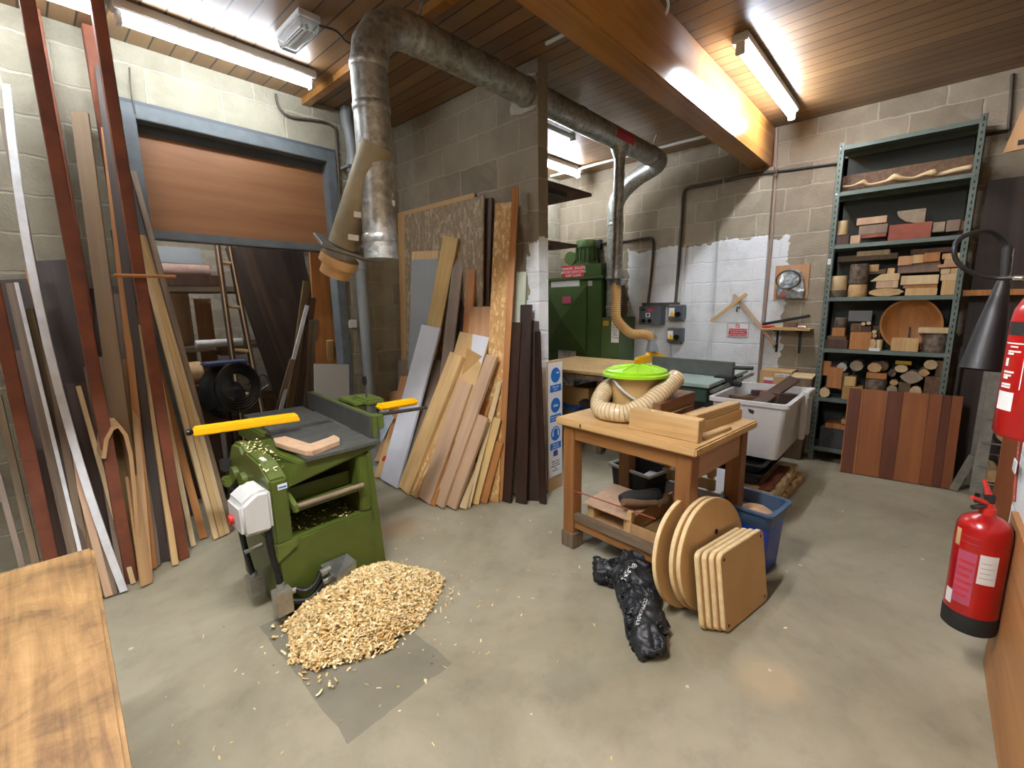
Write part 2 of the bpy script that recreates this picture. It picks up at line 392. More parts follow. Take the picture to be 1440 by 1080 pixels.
plain('green_cab', '#42592f', .3, c2='#394e29', ns=3); plain('green_cab_light', '#4d6436', .35, c2='#455a30', ns=3)
plain('green_saw', '#3e5348', .4, c2='#33463c', ns=4)
plain('cast_top', '#62625b', .45, .3, c2='#50504a', ns=14); plain('fence_dark', '#4f4f49', .42, .2, c2='#43433e', ns=9)
plain('fence_grey', '#70736e', .45, .2, c2='#62655f', ns=9)
plain('saw_top', '#aebfb6', .3, 0, c2='#97a9a0', ns=5)
plain('black', '#141414', .5); plain('black_soft', '#1d1d1c', .7); plain('black_gloss', '#121213', .25)
plain('steel', '#a5a5a0', .35, .85, c2='#8b8b86', ns=12); plain('steel_dark', '#55544f', .42, .7, c2='#45443f', ns=10)
plain('chrome', '#c8c8c8', .15, .95); plain('zinc_box', '#b3b1a8', .38, .7, c2='#9c9a90', ns=16)
plain('yellow', '#f0b400', .4); plain('yellow_dull', '#c99a1e', .5, c2='#b0861a'); plain('red', '#b01414', .28, c2='#a01010', coat=.4)
plain('red_bright', '#c22a1e', .45); plain('white_plastic', '#cdcdc8', .4, c2='#c3c2bb', ns=5); plain('white_tote', '#d6d3cf', .42, c2='#c9c5c0', ns=3)
plain('grey_pvc', '#8d908f', .45, c2='#7f8280', ns=3); plain('conduit', '#5b5348', .6, .2, c2='#4c453b'); plain('conduit_white', '#c9c7c0', .5)
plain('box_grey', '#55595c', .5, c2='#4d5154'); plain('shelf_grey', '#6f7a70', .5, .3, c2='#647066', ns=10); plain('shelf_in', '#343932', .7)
plain('lime', '#a6dc1e', .35, c2='#98d018', ns=3); plain('bucket_tan', '#d6b377', .5, c2='#cba86c', ns=4)
plain('blue_bin', '#1f3fa6', .4, c2='#1a3690', ns=4); plain('blue_grey', '#3f5570', .5, c2='#384c65', ns=4)
plain('bag_black', '#26282b', .48, c2='#1b1c1f', ns=12, spec=.6)
plain('paper', '#dedcd6', .7); plain('label_white', '#e2e2df', .6); plain('sign_blue', '#1f6ec4', .5); plain('sign_navy', '#3a3f8f', .5)
plain('sign_red', '#c8363a', .5); plain('pink_label', '#b5506a', .6); plain('silver_foil', '#dadddd', .25, .35, c2='#9aa0a2', ns=22, lo=.4, hi=.6, bmp=.6)
plain('bark', '#7a6a58', .9, c2='#4a3d31', ns=26, bmp=.5); plain('endgrain', '#c7a573', .7, c2='#ab8757', ns=9); plain('endgrain_pale', '#d6bd91', .7, c2='#c3a676', ns=9)
plain('endgrain_grey', '#a3937a', .75, c2='#8a7a63', ns=9); plain('redwood', '#a2573f', .6, c2='#8a4734', ns=5)
plain('shaving', '#e2c384', .7, c2='#d0aa66', ns=3); plain('shaving_pale', '#f2dca9', .7); plain('sawdust', '#c19a72', .9, c2='#b08a63', ns=18)
plain('gum_rubber', '#7a5c42', .8, c2='#66492f'); plain('charcoal', '#2b2a29', .85, c2='#222120'); plain('stone', '#4b4a47', .8, c2='#3b3a38', ns=8)
plain('leather', '#77582f', .8); plain('blue_cloth', '#2a3354', .7); plain('blue_rag', '#2f5fa0', .8)
chips('osb', '#c99c5e', '#b5854a', '#e0bf88', 60); chips('osb_grey', '#9a8668', '#7f6d55', '#b09f83', 42)
def galv():
    mt, nt, b = newmat('galvanised')
    co = objco(nt)
    v = N(nt, 'ShaderNodeTexVoronoi', Scale=38.0); nt.links.new(co, v.inputs[0])
    n = N(nt, 'ShaderNodeTexNoise', Scale=6.0, Detail=6.0, Roughness=.7); nt.links.new(co, n.inputs[0])
    sp = N(nt, 'ShaderNodeSeparateColor'); nt.links.new(v.outputs['Color'], sp.inputs[0])
    a = N(nt, 'ShaderNodeMath', operation='MULTIPLY_ADD'); a.inputs[1].default_value = .25; nt.links.new(sp.outputs[0], a.inputs[0]); nt.links.new(n.outputs[0], a.inputs[2])
    nt.links.new(ramp(nt, a.outputs[0], [(.35, '#77786f'), (.55, '#979890'), (.85, '#bfc0bc')]), b.inputs['Base Color'])
    b.inputs['Metallic'].default_value = .65
    nt.links.new(ramp(nt, n.outputs[0], [(.3, (.5, .5, .5, 1)), (.7, (.3, .3, .3, 1))]), b.inputs['Roughness'])
galv()
plain('dusty_galv', '#a39678', .6, .4, c2='#857b62', ns=5)
def bench_mat():
    mt, nt, b = newmat('old_bench')
    co = objco(nt, False)
    mp = N(nt, 'ShaderNodeMapping'); mp.inputs['Scale'].default_value = (34, 2.2, 20); mp.inputs['Rotation'].default_value = (0, 0, .04); nt.links.new(co, mp.inputs[0])
    g1 = N(nt, 'ShaderNodeTexNoise', Scale=1.0, Detail=8.0, Roughness=.7, Distortion=.5); nt.links.new(mp.outputs[0], g1.inputs[0])
    s1 = N(nt, 'ShaderNodeTexNoise', Scale=4.5, Detail=8.0, Roughness=.75, Distortion=.6); nt.links.new(co, s1.inputs[0])
    mx = N(nt, 'ShaderNodeMixRGB', blend_type='MULTIPLY'); mx.inputs[0].default_value = .9
    nt.links.new(ramp(nt, g1.outputs[0], [(.28, '#6f5232'), (.5, '#957243'), (.72, '#ad8a58')]), mx.inputs[1])
    nt.links.new(ramp(nt, s1.outputs[0], [(.34, (.36, .33, .31, 1)), (.47, (.75, .72, .68, 1)), (.6, (1, 1, 1, 1)), (.72, (1.15, 1.12, 1.1, 1))]), mx.inputs[2])
    nt.links.new(mx.outputs[0], b.inputs['Base Color']); b.inputs['Roughness'].default_value = .6
    bump(nt, b, g1.outputs[0], .4, .006)
bench_mat()
def hose_mat():
    mt, nt, b = newmat('hose_clear')
    b.inputs['Base Color'].default_value = lin('#dcc8a0'); b.inputs['Roughness'].default_value = .2; b.inputs['Coat Weight'].default_value = .5
    b.inputs['Subsurface Weight'].default_value = .0
hose_mat(); plain('hose_rib', '#b39a70', .3, coat=.5); plain('hose_ochre', '#d8b878', .4, c2='#caa664')
def glassy():
    mt, nt, b = newmat('clear_diffuser')
    b.inputs['Base Color'].default_value = (.95, .98, .97, 1); b.inputs['Roughness'].default_value = .08
    b.inputs['Transmission Weight'].default_value = .85; b.inputs['IOR'].default_value = 1.2
glassy()
TUBE_W = 62.0
glow('tube_glow', '#eaf1ff', TUBE_W * .42)
glow('tube_glow_old', '#e8f2ff', TUBE_W * .22)
glow('tube_glow_new', '#eef2fb', TUBE_W * 1.75)
glow('tube_glow_store', '#e8f0ff', 34.0)
def G(n): return MATS[n]

# ================================================================ the room
ZC, YL, XB, XP, YE, YR = 3.27, 4.02, 5.43, 2.73, 2.22, -.35
X0 = -3.2
def sbox(name, a, b_, mt, bev=0, parent=None):
    bm = B(); box(bm, a, b_); return struct(mk(name, bm, G(mt), bev=bev))
sbox('floor', (X0-.2, YR-1.1, -.1), (XB+.2, 6.6, 0), 'concrete_floor')
sbox('ceiling', (X0-.2, YR-1.1, ZC), (XB+.2, 6.6, ZC+.1), 'ceiling_boards')
# left wall with the opening to the timber store
bm = B()
DX0, DX1, DZ = .66, 2.07, 2.88
box(bm, (X0, YL, 0), (DX0, YL+.2, ZC)); box(bm, (DX1, YL, 0), (XB, YL+.2, ZC)); box(bm, (DX0, YL, DZ), (DX1, YL+.2, ZC))
struct(mk('wall_left', bm, G('block_left')))
bm = B(); box(bm, (XP, YE, 0), (XP+.115, YL, ZC))
o = struct(mk('wall_partition', bm, [G('block_partition'), G('block_partition_end')]))
for f in o.data.polygons:
    if abs(f.normal.y) > .5: f.material_index = 1
sbox('wall_back', (XB, YR-.9, 0), (XB+.2, YL, ZC), 'block_back')
sbox('wall_right', (X0, YR-.9, 0), (2.78, YR, ZC), 'block_right')
sbox('wall_right_recess', (2.78, YR-1.1, 0), (XB+.2, YR-.9, ZC), 'block_right')
sbox('wall_rear', (X0-.2, YR-.2, 0), (X0, YL+.2, ZC), 'block_plain')
# store room behind
sbox('wall_store', (-1.0, 6.3, 0), (4.2, 6.5, ZC), 'block_plain')
sbox('wall_store_left', (-1.2, YL+.2, 0), (-1.0, 6.5, ZC), 'block_plain'); sbox('wall_store_right', (4.2, YL+.2, 0), (4.4, 6.5, ZC), 'block_plain')
# pier carrying the beam
sbox('trim_1', (XB-.09, 1.30, 0), (XB, 1.79, 2.88), 'block_back')
# roof beam
bm = B(); box(bm, (X0, 1.33, 2.88), (XB, 1.50, ZC)); struct(mk('ceiling_beam', bm, G('beam_wood'), bev=.006))
bm = B(); box(bm, (1.84, YE+.9, ZC-.05), (1.90, YL, ZC)); box(bm, (1.84, 1.50, ZC-.05), (1.90, YE+.9, ZC)); struct(mk('trim_2', bm, G('beam_wood')))
bm = B(); n_ = 22
pl_ = [((.135+.05*noise.noise(V((math.cos(6.283*k/n_)*2, math.sin(6.283*k/n_)*2, 4))) + (.05 if math.sin(6.283*k/n_) < -.3 or math.cos(6.283*k/n_) > .6 else 0))*math.cos(6.283*k/n_), (.135+.05*noise.noise(V((math.cos(6.283*k/n_)*2, math.sin(6.283*k/n_)*2, 4))))*math.sin(6.283*k/n_)) for k in range(n_)]
prism(bm, [(max(-.2, min(.045, -p[0])) if False else p[0], p[1]) for p in pl_], .006, face_nX((XP-.0005, 2.35, 3.07)))
for v in bm.verts: v.co.y = max(v.co.y, YE+.002)
plain('mortar_patch', '#b5ada0', .9, c2='#a39b8e', ns=20)
struct(mk('trim_3', bm, G('mortar_patch')))
# opening frame and the panel that closes its top
door = bpy.data.objects.new('door_1', None); COL.objects.link(door); struct(door); PM['door_1'] = Matrix.Identity(4)
bm = B()
for a, b_ in (((DX0-.03, YL-.02, 0), (DX0+.05, YL+.12, DZ+.02)), ((DX1-.06, YL-.02, 0), (DX1+.02, YL+.12, DZ+.02)), ((DX0+.05, YL-.02, DZ-.07), (DX1-.06, YL+.12, DZ+.02))): box(bm, a, b_)
mk('frame', bm, G('frame_grey'), door, bev=.004)
bm = B(); box(bm, (DX0+.05, YL+.02, 2.05), (DX1-.06, YL+.12, 2.11)); mk('transom', bm, G('frame_grey'), door, bev=.004)
bm = B(); box(bm, (DX0+.05, YL+.09, 2.11), (DX1-.06, YL+.10, DZ-.07)); mk('panel', bm, G('ply_orange'), door)
bm = B(); box(bm, (DX0+.05, YL+.085, DZ-.13), (DX1-.06, YL+.089, DZ-.07)); mk('shadow_strip', bm, G('frame_dark'), door)
bm = B(); box(bm, (DX0-.03, YL-.01, DZ+.02), (DX1+.02, YL+.05, DZ+.045)); mk('lintel_strip', bm, G('frame_dark'), door)

# ================================================================ lights of the room
def batten(name, label, x0, x1, y, tubes=1, lit=True, group=None, glowm='tube_glow', z=ZC):
    t = thing(name, label, 'light', ((x0+x1)/2, y, z), 0, group)
    bm = B(); box(bm, (x0, y-.05, z-.055), (x1, y+.05, z-.001)); mk('housing', bm, G('white_plastic'), t, bev=.006)
    bm = B(); tube(bm, [(x0+.03, y, z-.095), (x1-.03, y, z-.095)], .022, 14); mk('tube', bm, G(glowm if lit else 'white_plastic'), t, smooth=True)
    for x in (x0+.015, x1-.04):
        bm = B(); box(bm, (x, y-.028, z-.125), (x+.025, y+.028, z-.055)); mk('end_cap', bm, G('white_plastic'), t, bev=.004)
    return t
batten('fluorescent_light', 'lit fluorescent tube light over the tall grey framed opening', .59, 1.73, 3.54, glowm='tube_glow_old')
batten('fluorescent_light', 'lit fluorescent tube light at upper left above the leaning timber, cut by the frame', -.62, .55, 3.54, glowm='tube_glow_old')
batten('fluorescent_light', 'lit fluorescent tube light between the big roof beam and the shelving', 3.42, 4.98, 1.09)
batten('fluorescent_light', 'lit fluorescent tube light beyond the block partition above the dust extractor', 3.95, 5.15, 3.5)
batten('fluorescent_light', 'fluorescent tube light overhead near the camera', -.65, .9, 1.05, glowm='tube_glow_new')
batten('fluorescent_light', 'fluorescent tube light over the rear of the workshop', -2.3, -.8, 1.9)
q = gZ(808, 190, 3.2); batten('fluorescent_light', 'unlit fluorescent light partly hidden behind the long ceiling duct', q.x-1.2, q.x, q.y, lit=False)
batten('fluorescent_light', 'dim fluorescent tube light inside the timber store', .2, 1.4, 4.7, glowm='tube_glow_store')

w = bpy.data.worlds.new('world'); SC.world = w; w.use_nodes = True
w.node_tree.nodes['Background'].inputs[0].default_value = (.5, .55, .6, 1); w.node_tree.nodes['Background'].inputs[1].default_value = .05
vs = SC.view_settings
vs.view_transform = 'Standard'; vs.look = 'None'; vs.gamma = 1.0; vs.exposure = 2.5; vs.use_curve_mapping = False
# ================================================================ planer-thicknesser
mc = thing('planer_thicknesser', 'dark green planer thicknesser machine with yellow guard standing behind the heap of shavings', 'woodworking machine', (1.0, 2.6, 0))
bm = B()
hexa(bm, [(.715,2.24,0),(1.285,2.24,0),(1.285,2.86,0),(.715,2.86,0),(.70,2.24,.405),(1.225,2.24,.405),(1.225,2.86,.405),(.70,2.86,.405)])
mk('lower_cabinet', bm, G('green_machine'), mc, bev=.008)
bm = B(); hexa(bm, [(.698,2.232,.31),(.80,2.228,.37),(.80,2.9,.37),(.698,2.9,.31),(.694,2.232,.412),(.80,2.228,.412),(.80,2.9,.412),(.694,2.9,.412)])
mk('corner_brace', bm, G('green_light'), mc, bev=.006)
bm = B(); prism(bm, [(0,0),(.66,0),(.66,.30),(.30,.42),(.12,.40),(0,.335)], .085, TM((.698,2.235,.405), Matrix(((0,0,1),(1,0,0),(0,1,0)))))
mk('side_casting', bm, G('green_machine'), mc, bev=.01)
bm = B(); hexa(bm, [(1.165,2.25,.405),(1.227,2.25,.405),(1.227,2.86,.405),(1.165,2.86,.405),(1.17,2.27,.745),(1.245,2.27,.745),(1.245,2.86,.745),(1.17,2.86,.745)])
mk('side_casting', bm, G('green_machine'), mc, bev=.008)
bm = B(); hexa(bm, [(1.226,2.236,0),(1.29,2.236,0),(1.29,2.40,0),(1.226,2.40,0),(1.222,2.25,.74),(1.25,2.25,.74),(1.25,2.40,.74),(1.222,2.40,.74)])
mk('leg_cover', bm, G('green_machine'), mc, bev=.006)
bm = B(); box(bm, (.78,2.80,.405), (1.17,2.86,.745)); mk('back_plate', bm, G('charcoal'), mc)
bm = B()
hexa(bm, [(.79,2.27,.665),(1.285,2.268,.752),(1.285,2.9,.752),(.79,2.9,.665),(.86,2.262,.783),(1.305,2.252,.783),(1.305,2.9,.783),(.80,2.9,.783)])
mk('apron', bm, G('green_machine'), mc, bev=.006)
bm = B(); prism(bm, [(.885,2.245),(1.305,2.235),(1.325,2.86),(.93,2.88)], .02, TM((0,0,.783))); mk('infeed_table', bm, G('cast_top'), mc, bev=.002)
bm = B(); prism(bm, [(.965,2.955),(1.345,2.925),(1.40,3.52),(1.0,3.56)], .022, TM((0,0,.783))); mk('outfeed_table', bm, G('cast_top'), mc, bev=.002)
bm = B(); box(bm, (.93,2.90,.68), (1.33,3.48,.782)); mk('table_casting', bm, G('green_machine'), mc, bev=.01)
bm = B(); tube(bm, [(.93,2.918,.772),(1.34,2.893,.772)], .03, 16); mk('cutter_block', bm, G('steel_dark'), mc, smooth=True)
# thicknessing bed
bm = B(); box(bm, (.80,2.255,.535), (1.165,2.78,.552)); box(bm, (.80,2.36,.552), (1.165,2.372,.63)); mk('thickness_bed', bm, G('green_machine'), mc, bev=.003)
bm = B(); tube(bm, [(.815,2.23,.575),(1.175,2.23,.575)], .013, 12); mk('roller', bm, G('taupe_ply'), mc, smooth=True)
bm = B(); hexa(bm, [(.79,2.20,.555),(.812,2.20,.555),(.812,2.32,.585),(.79,2.32,.585),(.79,2.20,.592),(.812,2.20,.592),(.812,2.32,.645),(.79,2.32,.645)]); mk('bed_bracket', bm, G('green_light'), mc, bev=.004)
# fence
fm = TM((1.285,2.31,.803), Matrix.Rotation(R(-6), 3, 'Z'))
def fbox(bm, a, b_):
    vs = box(bm, a, b_)
    for v in vs: v.co = fm @ v.co
bm = B(); fbox(bm, (0,0,.002), (.016,1.1,.13)); mk('fence_plate', bm, G('fence_dark'), mc, bev=.002)
bm = B(); fbox(bm, (.016,0,.002), (.05,1.1,.128)); fbox(bm, (.05,.02,.04), (.10,.10,.12)); mk('fence_back', bm, G('green_light'), mc, bev=.004)
bm = B(); fbox(bm, (.04,.30,.125), (.20,.62,.15)); fbox(bm, (.10,.25,.13), (.22,.5,.172)); mk('fence_bracket', bm, G('green_light'), mc, bev=.014)
bm = B()
vs = box(bm, (.10,.05,.135), (.36,.14,.17))
for v in vs: v.co = fm @ v.co
mk('rear_guard', bm, G('yellow'), mc, bev=.012)
bm = B(); a = gY(532,583,2.36); b_ = gY(600,573,2.30); tube(bm, [a, b_], .011, 10); mk('guard_rod', bm, G('steel_dark'), mc, smooth=True)
p = fm @ V((.14,.34,.17)); bm = B(); tube(bm, [p, p+V((0,.01,.09))], .006, 8); ll = mk('lock_lever', bm, G('steel_dark'), mc, smooth=True)
bm = B(); tube(bm, [p+V((0,.01,.085)), p+V((0,.012,.11)), p+V((0,.014,.14))], [.011,.016,.013], 12); mk('lever_grip', bm, G('black_gloss'), ll, smooth=True)
# bridge guard over the cutter
A, Bq = gZ(272,606,.905), gZ(421,585,.905)
bm = B(); d = (Bq - A); L = d.length; Mg = TM(A, Matrix((d.normalized(), V((0,0,1)).cross(d.normalized()), V((0,0,1)))).transposed())
vs = hexa(bm, [(0,-.03,-.028),(L,-.03,-.028),(L,.035,-.02),(0,.035,-.02),(0,-.028,.016),(L-.012,-.028,.016),(L-.02,.03,.022),(0,.03,.022)])
for v in vs: v.co = Mg @ v.co
mk('bridge_guard', bm, G('yellow'), mc, bev=.006)
bm = B(); lathe(bm, [(.0,0),(.016,.002),(.019,.018),(.012,.03),(.007,.034)], 14, TM(Mg @ V((-.034,0,-.005)), frame(d))); mk('guard_knob', bm, G('black_gloss'), mc, smooth=True)
q = gY(316,640,2.86)
bm = B(); tube(bm, [(q.x,2.84,.40),(q.x,2.84,.905)], .013, 10); box(bm, (q.x-.03,2.80,.66), (q.x+.03,2.87,.72)); mk('guard_post', bm, G('steel_dark'), mc, bev=.003)
bm = B(); hexa(bm, [(q.x-.04,2.76,.58),(.73,2.72,.57),(.73,2.80,.57),(q.x-.04,2.84,.58),(q.x-.04,2.76,.63),(.73,2.72,.64),(.73,2.80,.64),(q.x-.04,2.84,.63)]); mk('guard_arm', bm, G('green_light'), mc, bev=.008)
bm = B(); lathe(bm, [(0,0),(.018,.0),(.02,.03),(.012,.045)], 12, TM((.665,2.69,.60), frame((0,-1,.3)))); mk('lever_knob', bm, G('black_gloss'), mc, smooth=True)
# drive covers on the left
bm = B(); prism(bm, [(0,0),(.32,0),(.34,.10),(.25,.21),(.12,.22),(0,.12)], .07, TM((.70,2.52,.62), Matrix(((0,0,1),(1,0,0),(0,1,0))))); mk('drive_cover', bm, G('green_light'), mc, bev=.016)
for y, z in ((2.58,.66),(2.72,.66)):
    bm = B(); tube(bm, [(.70,y,z),(.672,y,z)], .045, 18); mk('pulley_boss', bm, G('green_machine'), mc, smooth=True)
for k in range(3):
    bm = B(); tube(bm, [(.735,2.30+.13*k,.74+.035*k),(.735,2.30+.13*k,.775+.035*k)], .010, 8); mk('bolt', bm, G('green_light'), mc)
bm = B(); box(bm, (.722,2.36,.775), (.742,2.42,.812)); mk('instruction_plate', bm, G('paper'), mc)
q = gY(397,684,2.236); bm = B(); box(bm, (q.x-.022,2.2335,q.z-.014), (q.x+.022,2.236,q.z+.014)); st = mk('sticker', bm, G('label_white'), mc, label='small blue and white sticker')
bm = B(); box(bm, (q.x-.018,2.2328,q.z-.006), (q.x+.018,2.2336,q.z+.002)); mk('sticker_band', bm, G('sign_blue'), st)
# switch box and wiring
bm = B(); prism(bm, [(.562,.505),(.70,.497),(.70,.706),(.635,.712),(.560,.662)], .20, TM((0,2.42,0), Matrix(((1,0,0),(0,0,-1),(0,1,0)))))
mk('switch_box', bm, G('white_plastic'), mc, bev=.018, seg=3, smooth=True)
bm = B(); tube(bm, [(.567,2.35,.565),(.543,2.35,.565)], .024, 16); mk('stop_button', bm, G('red_bright'), mc, smooth=True)
bm = B()
tube(bm, [(.675,2.25,.50),(.676,2.25,.40),(.69,2.235,.27),(.693,2.23,.20)], .016, 10, sub=4); mk('conduit_hose', bm, G('black'), mc, smooth=True)
bm = B(); tube(bm, [(.60,2.40,.50),(.615,2.42,.35),(.64,2.45,.20)], .014, 10, sub=4); mk('conduit_hose', bm, G('black'), mc, smooth=True)
bm = B(); box(bm, (.655,2.19,.055), (.735,2.25,.185)); tube(bm, [(.695,2.225,.185),(.695,2.225,.215)], .02, 10); tube(bm, [(.735,2.215,.15),(.765,2.215,.15)], .014, 10); mk('junction_box', bm, G('zinc_box'), mc, bev=.003)
bm = B(); box(bm, (.615,2.42,.08), (.685,2.50,.18)); tube(bm, [(.645,2.45,.18),(.645,2.45,.21)], .018, 10); mk('junction_box', bm, G('zinc_box'), mc, bev=.003)
bm = B(); tube(bm, [(.60,2.385,.36),(.68,2.37,.375)], .011, 8); mk('conduit_clip', bm, G('steel'), mc)
bm = B(); tube(bm, [(.76,2.215,.152),(.80,2.19,.135),(.845,2.18,.155),(.885,2.19,.205)], .014, 10, sub=5); mk('conduit_hose', bm, G('black'), mc, smooth=True)
bm = B(); tube(bm, [(.735,2.215,.10),(.80,2.185,.085),(.85,2.185,.105),(.895,2.20,.145)], .014, 10, sub=5); mk('conduit_hose', bm, G('black'), mc, smooth=True)
bm = B(); hexa(bm, [(.92,2.10,.06),(1.06,2.17,.06),(1.04,2.235,.06),(.90,2.235,.06),(.92,2.10,.185),(1.07,2.17,.185),(1.05,2.235,.215),(.90,2.235,.215)]); mk('motor_box', bm, G('steel'), mc, bev=.003)
bm = B(); tube(bm, [(.875,2.185,.195),(.93,2.19,.195)], .019, 10); tube(bm, [(.885,2.19,.14),(.93,2.19,.14)], .019, 10); mk('gland', bm, G('zinc_box'), mc, smooth=True)

# L-shaped hardwood offcut on the infeed table
bm = B()
pl = [gZ(*q, .805) for q in ((385,622),(402,619),(437,630),(462,621),(470,617),(478,621),(478,626),(440,641),(430,641),(402,633),(388,628))]
prism(bm, [(p.x, p.y) for p in pl][::-1], .026, TM((0,0,.804)))
tag(mk('hardwood_offcut', bm, G('ply_pink'), loc=(pl[0].x, pl[0].y, .804), bev=.002), 'bent pale hardwood offcut lying on the planer table', 'offcut')

# heap of shavings
bm = B()
def heap(x, y):
    u, v = (x - 1.02) / .40, (y - 1.985) / .315
    r2 = (u*u + v*v) * (1 + .28*noise.noise(V((x*5, y*5, 3))) + .16*noise.noise(V((x*14, y*14, 1))))
    if r2 > 1: return 0
    return .20 * (1 - r2) ** .95 * (1 - .25*(1.0-max(0,v)))
ng = 34; gv = {}
for i in range(ng + 1):
    for j in range(ng + 1):
        x, y = .60 + .84*i/ng, 1.65 + .585*j/ng
        gv[i, j] = bm.verts.new((x, y, max(.002, heap(x, y) - .012 + .01*noise.noise(V((x*14, y*14, 0))))))
for i in range(ng):
    for j in range(ng):
        q = [gv[i,j], gv[i+1,j], gv[i+1,j+1], gv[i,j+1]]
        if all(heap(v.co.x, v.co.y) > .012 for v in q): bm.faces.new(q)
bmesh.ops.delete(bm, geom=[v for v in bm.verts if not v.link_faces], context='VERTS')
def flake(bm, p, L, w, mi):
    a = random.uniform(0, 6.28); t = random.gauss(0, .45)
    d = V((math.cos(a)*math.cos(t), math.sin(a)*math.cos(t), math.sin(t))); s = d.cross(V((random.gauss(0,.5), random.gauss(0,.5), 1))).normalized()*w; n = d.cross(s).normalized()
    k = random.uniform(-.4, .4) * L
    pts = [p - d*L/2, p + n*k*.5, p + d*L/2]
    r = [(bm.verts.new(q - s/2), bm.verts.new(q + s/2)) for q in pts]
    for (a1, b1), (a2, b2) in zip(r, r[1:]):
        f = bm.faces.new((a1, b1, b2, a2)); f.material_index = mi
cnt = 0
while cnt < 9000:
    x, y = random.uniform(.60, 1.44), random.uniform(1.65, 2.235)
    h = heap(x, y)
    if h <= 0 and random.random() > .02: continue
    flake(bm, V((x, y, h + random.uniform(.0, .014) + .003)), random.uniform(.012, .034), random.uniform(.005, .011), 0 if random.random() < .5 else 1); cnt += 1
o = mk('wood_shavings', bm, [G('shaving'), G('shaving_pale')]); o['kind'] = 'stuff'; tag(o, 'heap of curly pale wood shavings spilled on the floor in front of the green planer', 'wood shavings')
bm = B()
for _ in range(200):
    if random.random() < .6: x, y = random.gauss(1.0, .42), random.gauss(1.75, .35)
    else: x, y = random.uniform(.3, 4.6), random.uniform(.2, 2.6)
    flake(bm, V((x, y, .004)), random.uniform(.008, .022), random.uniform(.003, .008), 0 if random.random() < .4 else 1)
o = mk('scattered_chips', bm, [G('shaving'), G('shaving_pale')]); o['kind'] = 'stuff'; tag(o, 'stray wood chips scattered across the concrete floor', 'wood shavings')
bm = B()
for _ in range(160):
    x, y = random.uniform(.70, .80), random.uniform(2.27, 2.62)
    if random.random() < .5: x, y, z = random.uniform(.82, 1.15), random.uniform(2.27, 2.6), .41
    else: z = .77 + (y - 2.27) * .25
    flake(bm, V((x, y, z + random.uniform(.002, .012))), random.uniform(.008, .02), .006, 1)
o = mk('loose_chips', bm, [G('shaving'), G('shaving_pale')]); o['kind'] = 'stuff'; tag(o, 'loose wood chips caught on the ledges of the green planer', 'wood shavings')

# ================================================================ extraction ducts
DY, DZc, DR = 2.32, 3.07, .096
dk = thing('extraction_duct', 'galvanised steel extraction duct elbowing off the ceiling and passing through the block partition', 'duct', (1.44, DY, 1.9))
vx = 1.44
bm = B()
tube(bm, [(vx, DY, 1.82), (vx, DY, 2.30)], DR*.98, 28); mk('drop_pipe_lower', bm, G('galvanised'), dk, smooth=True)
bm = B(); tube(bm, [(vx, DY, 2.29), (vx, DY, 2.82)], DR, 28); mk('drop_pipe', bm, G('galvanised'), dk, smooth=True)
def ring(name, p, d, r, w=.022, mt='galvanised'):
    d = V(d).normalized(); bm = B()
    tube(bm, [V(p)-d*w, V(p)-d*w*.5, V(p)+d*w*.5, V(p)+d*w], [r, r*1.045, r*1.045, r], 28, cap=False); mk(name, bm, G(mt), dk, smooth=True)
for z in (1.93, 2.31, 2.60, 2.81): ring('joint_ring', (vx, DY, z), (0,0,1), DR)
bm = B()
er = .26
pts = [(vx, DY, DZc - er)] + [(vx + er*(1-math.cos(a)), DY, DZc - er + er*math.sin(a)) for a in (R(22.5), R(45), R(67.5))] + [(vx + er, DY, DZc)]
tube(bm, pts, [DR, DR*1.03, DR*1.03, DR*1.03, DR], 28); mk('elbow', bm, G('galvanised'), dk, smooth=25)
bm = B(); tube(bm, [(vx+er, DY, DZc), (2.35, DY, DZc)], DR, 28); mk('run_pipe', bm, G('galvanised'), dk, smooth=True)
bm = B(); tube(bm, [(2.33, DY, DZc), (3.4, DY, DZc)], DR*.99, 28); mk('run_pipe', bm, G('galvanised'), dk, smooth=True)
bm = B(); tube(bm, [(3.38, DY, DZc), (4.72, DY, DZc)], DR, 28); mk('run_pipe', bm, G('galvanised'), dk, smooth=True)
for x in (1.70, 1.76, 2.35, 2.70, 3.39, 4.70): ring('joint_ring', (x, DY, DZc), (1,0,0), DR)
# far elbow and drop to the extractor
cx, cy = 5.12, 2.95
bm = B(); tube(bm, [(4.70,DY,DZc),(4.86,DY,DZc),(4.98,DY+.04,DZc-.01),(5.06,DY+.15,DZc-.03),(5.10,DY+.34,DZc-.08),(5.12,cy-.10,DZc-.19),(5.12,cy,DZc-.34),(5.12,cy,2.5)], DR, 24, sub=3); mk('elbow', bm, G('galvanised'), dk, smooth=30)
bm = B(); tube(bm, [(cx,cy,2.52),(cx,cy,1.85)], DR, 24); mk('down_pipe', bm, G('galvanised'), dk, smooth=True)
bm = B(); tube(bm, [(cx,cy,1.86),(cx,cy,1.385)], DR*.97, 24); mk('down_pipe', bm, G('galvanised'), dk, smooth=True)
for z in (2.5, 1.86, 1.5): ring('joint_ring', (cx, cy, z), (0,0,1), DR)
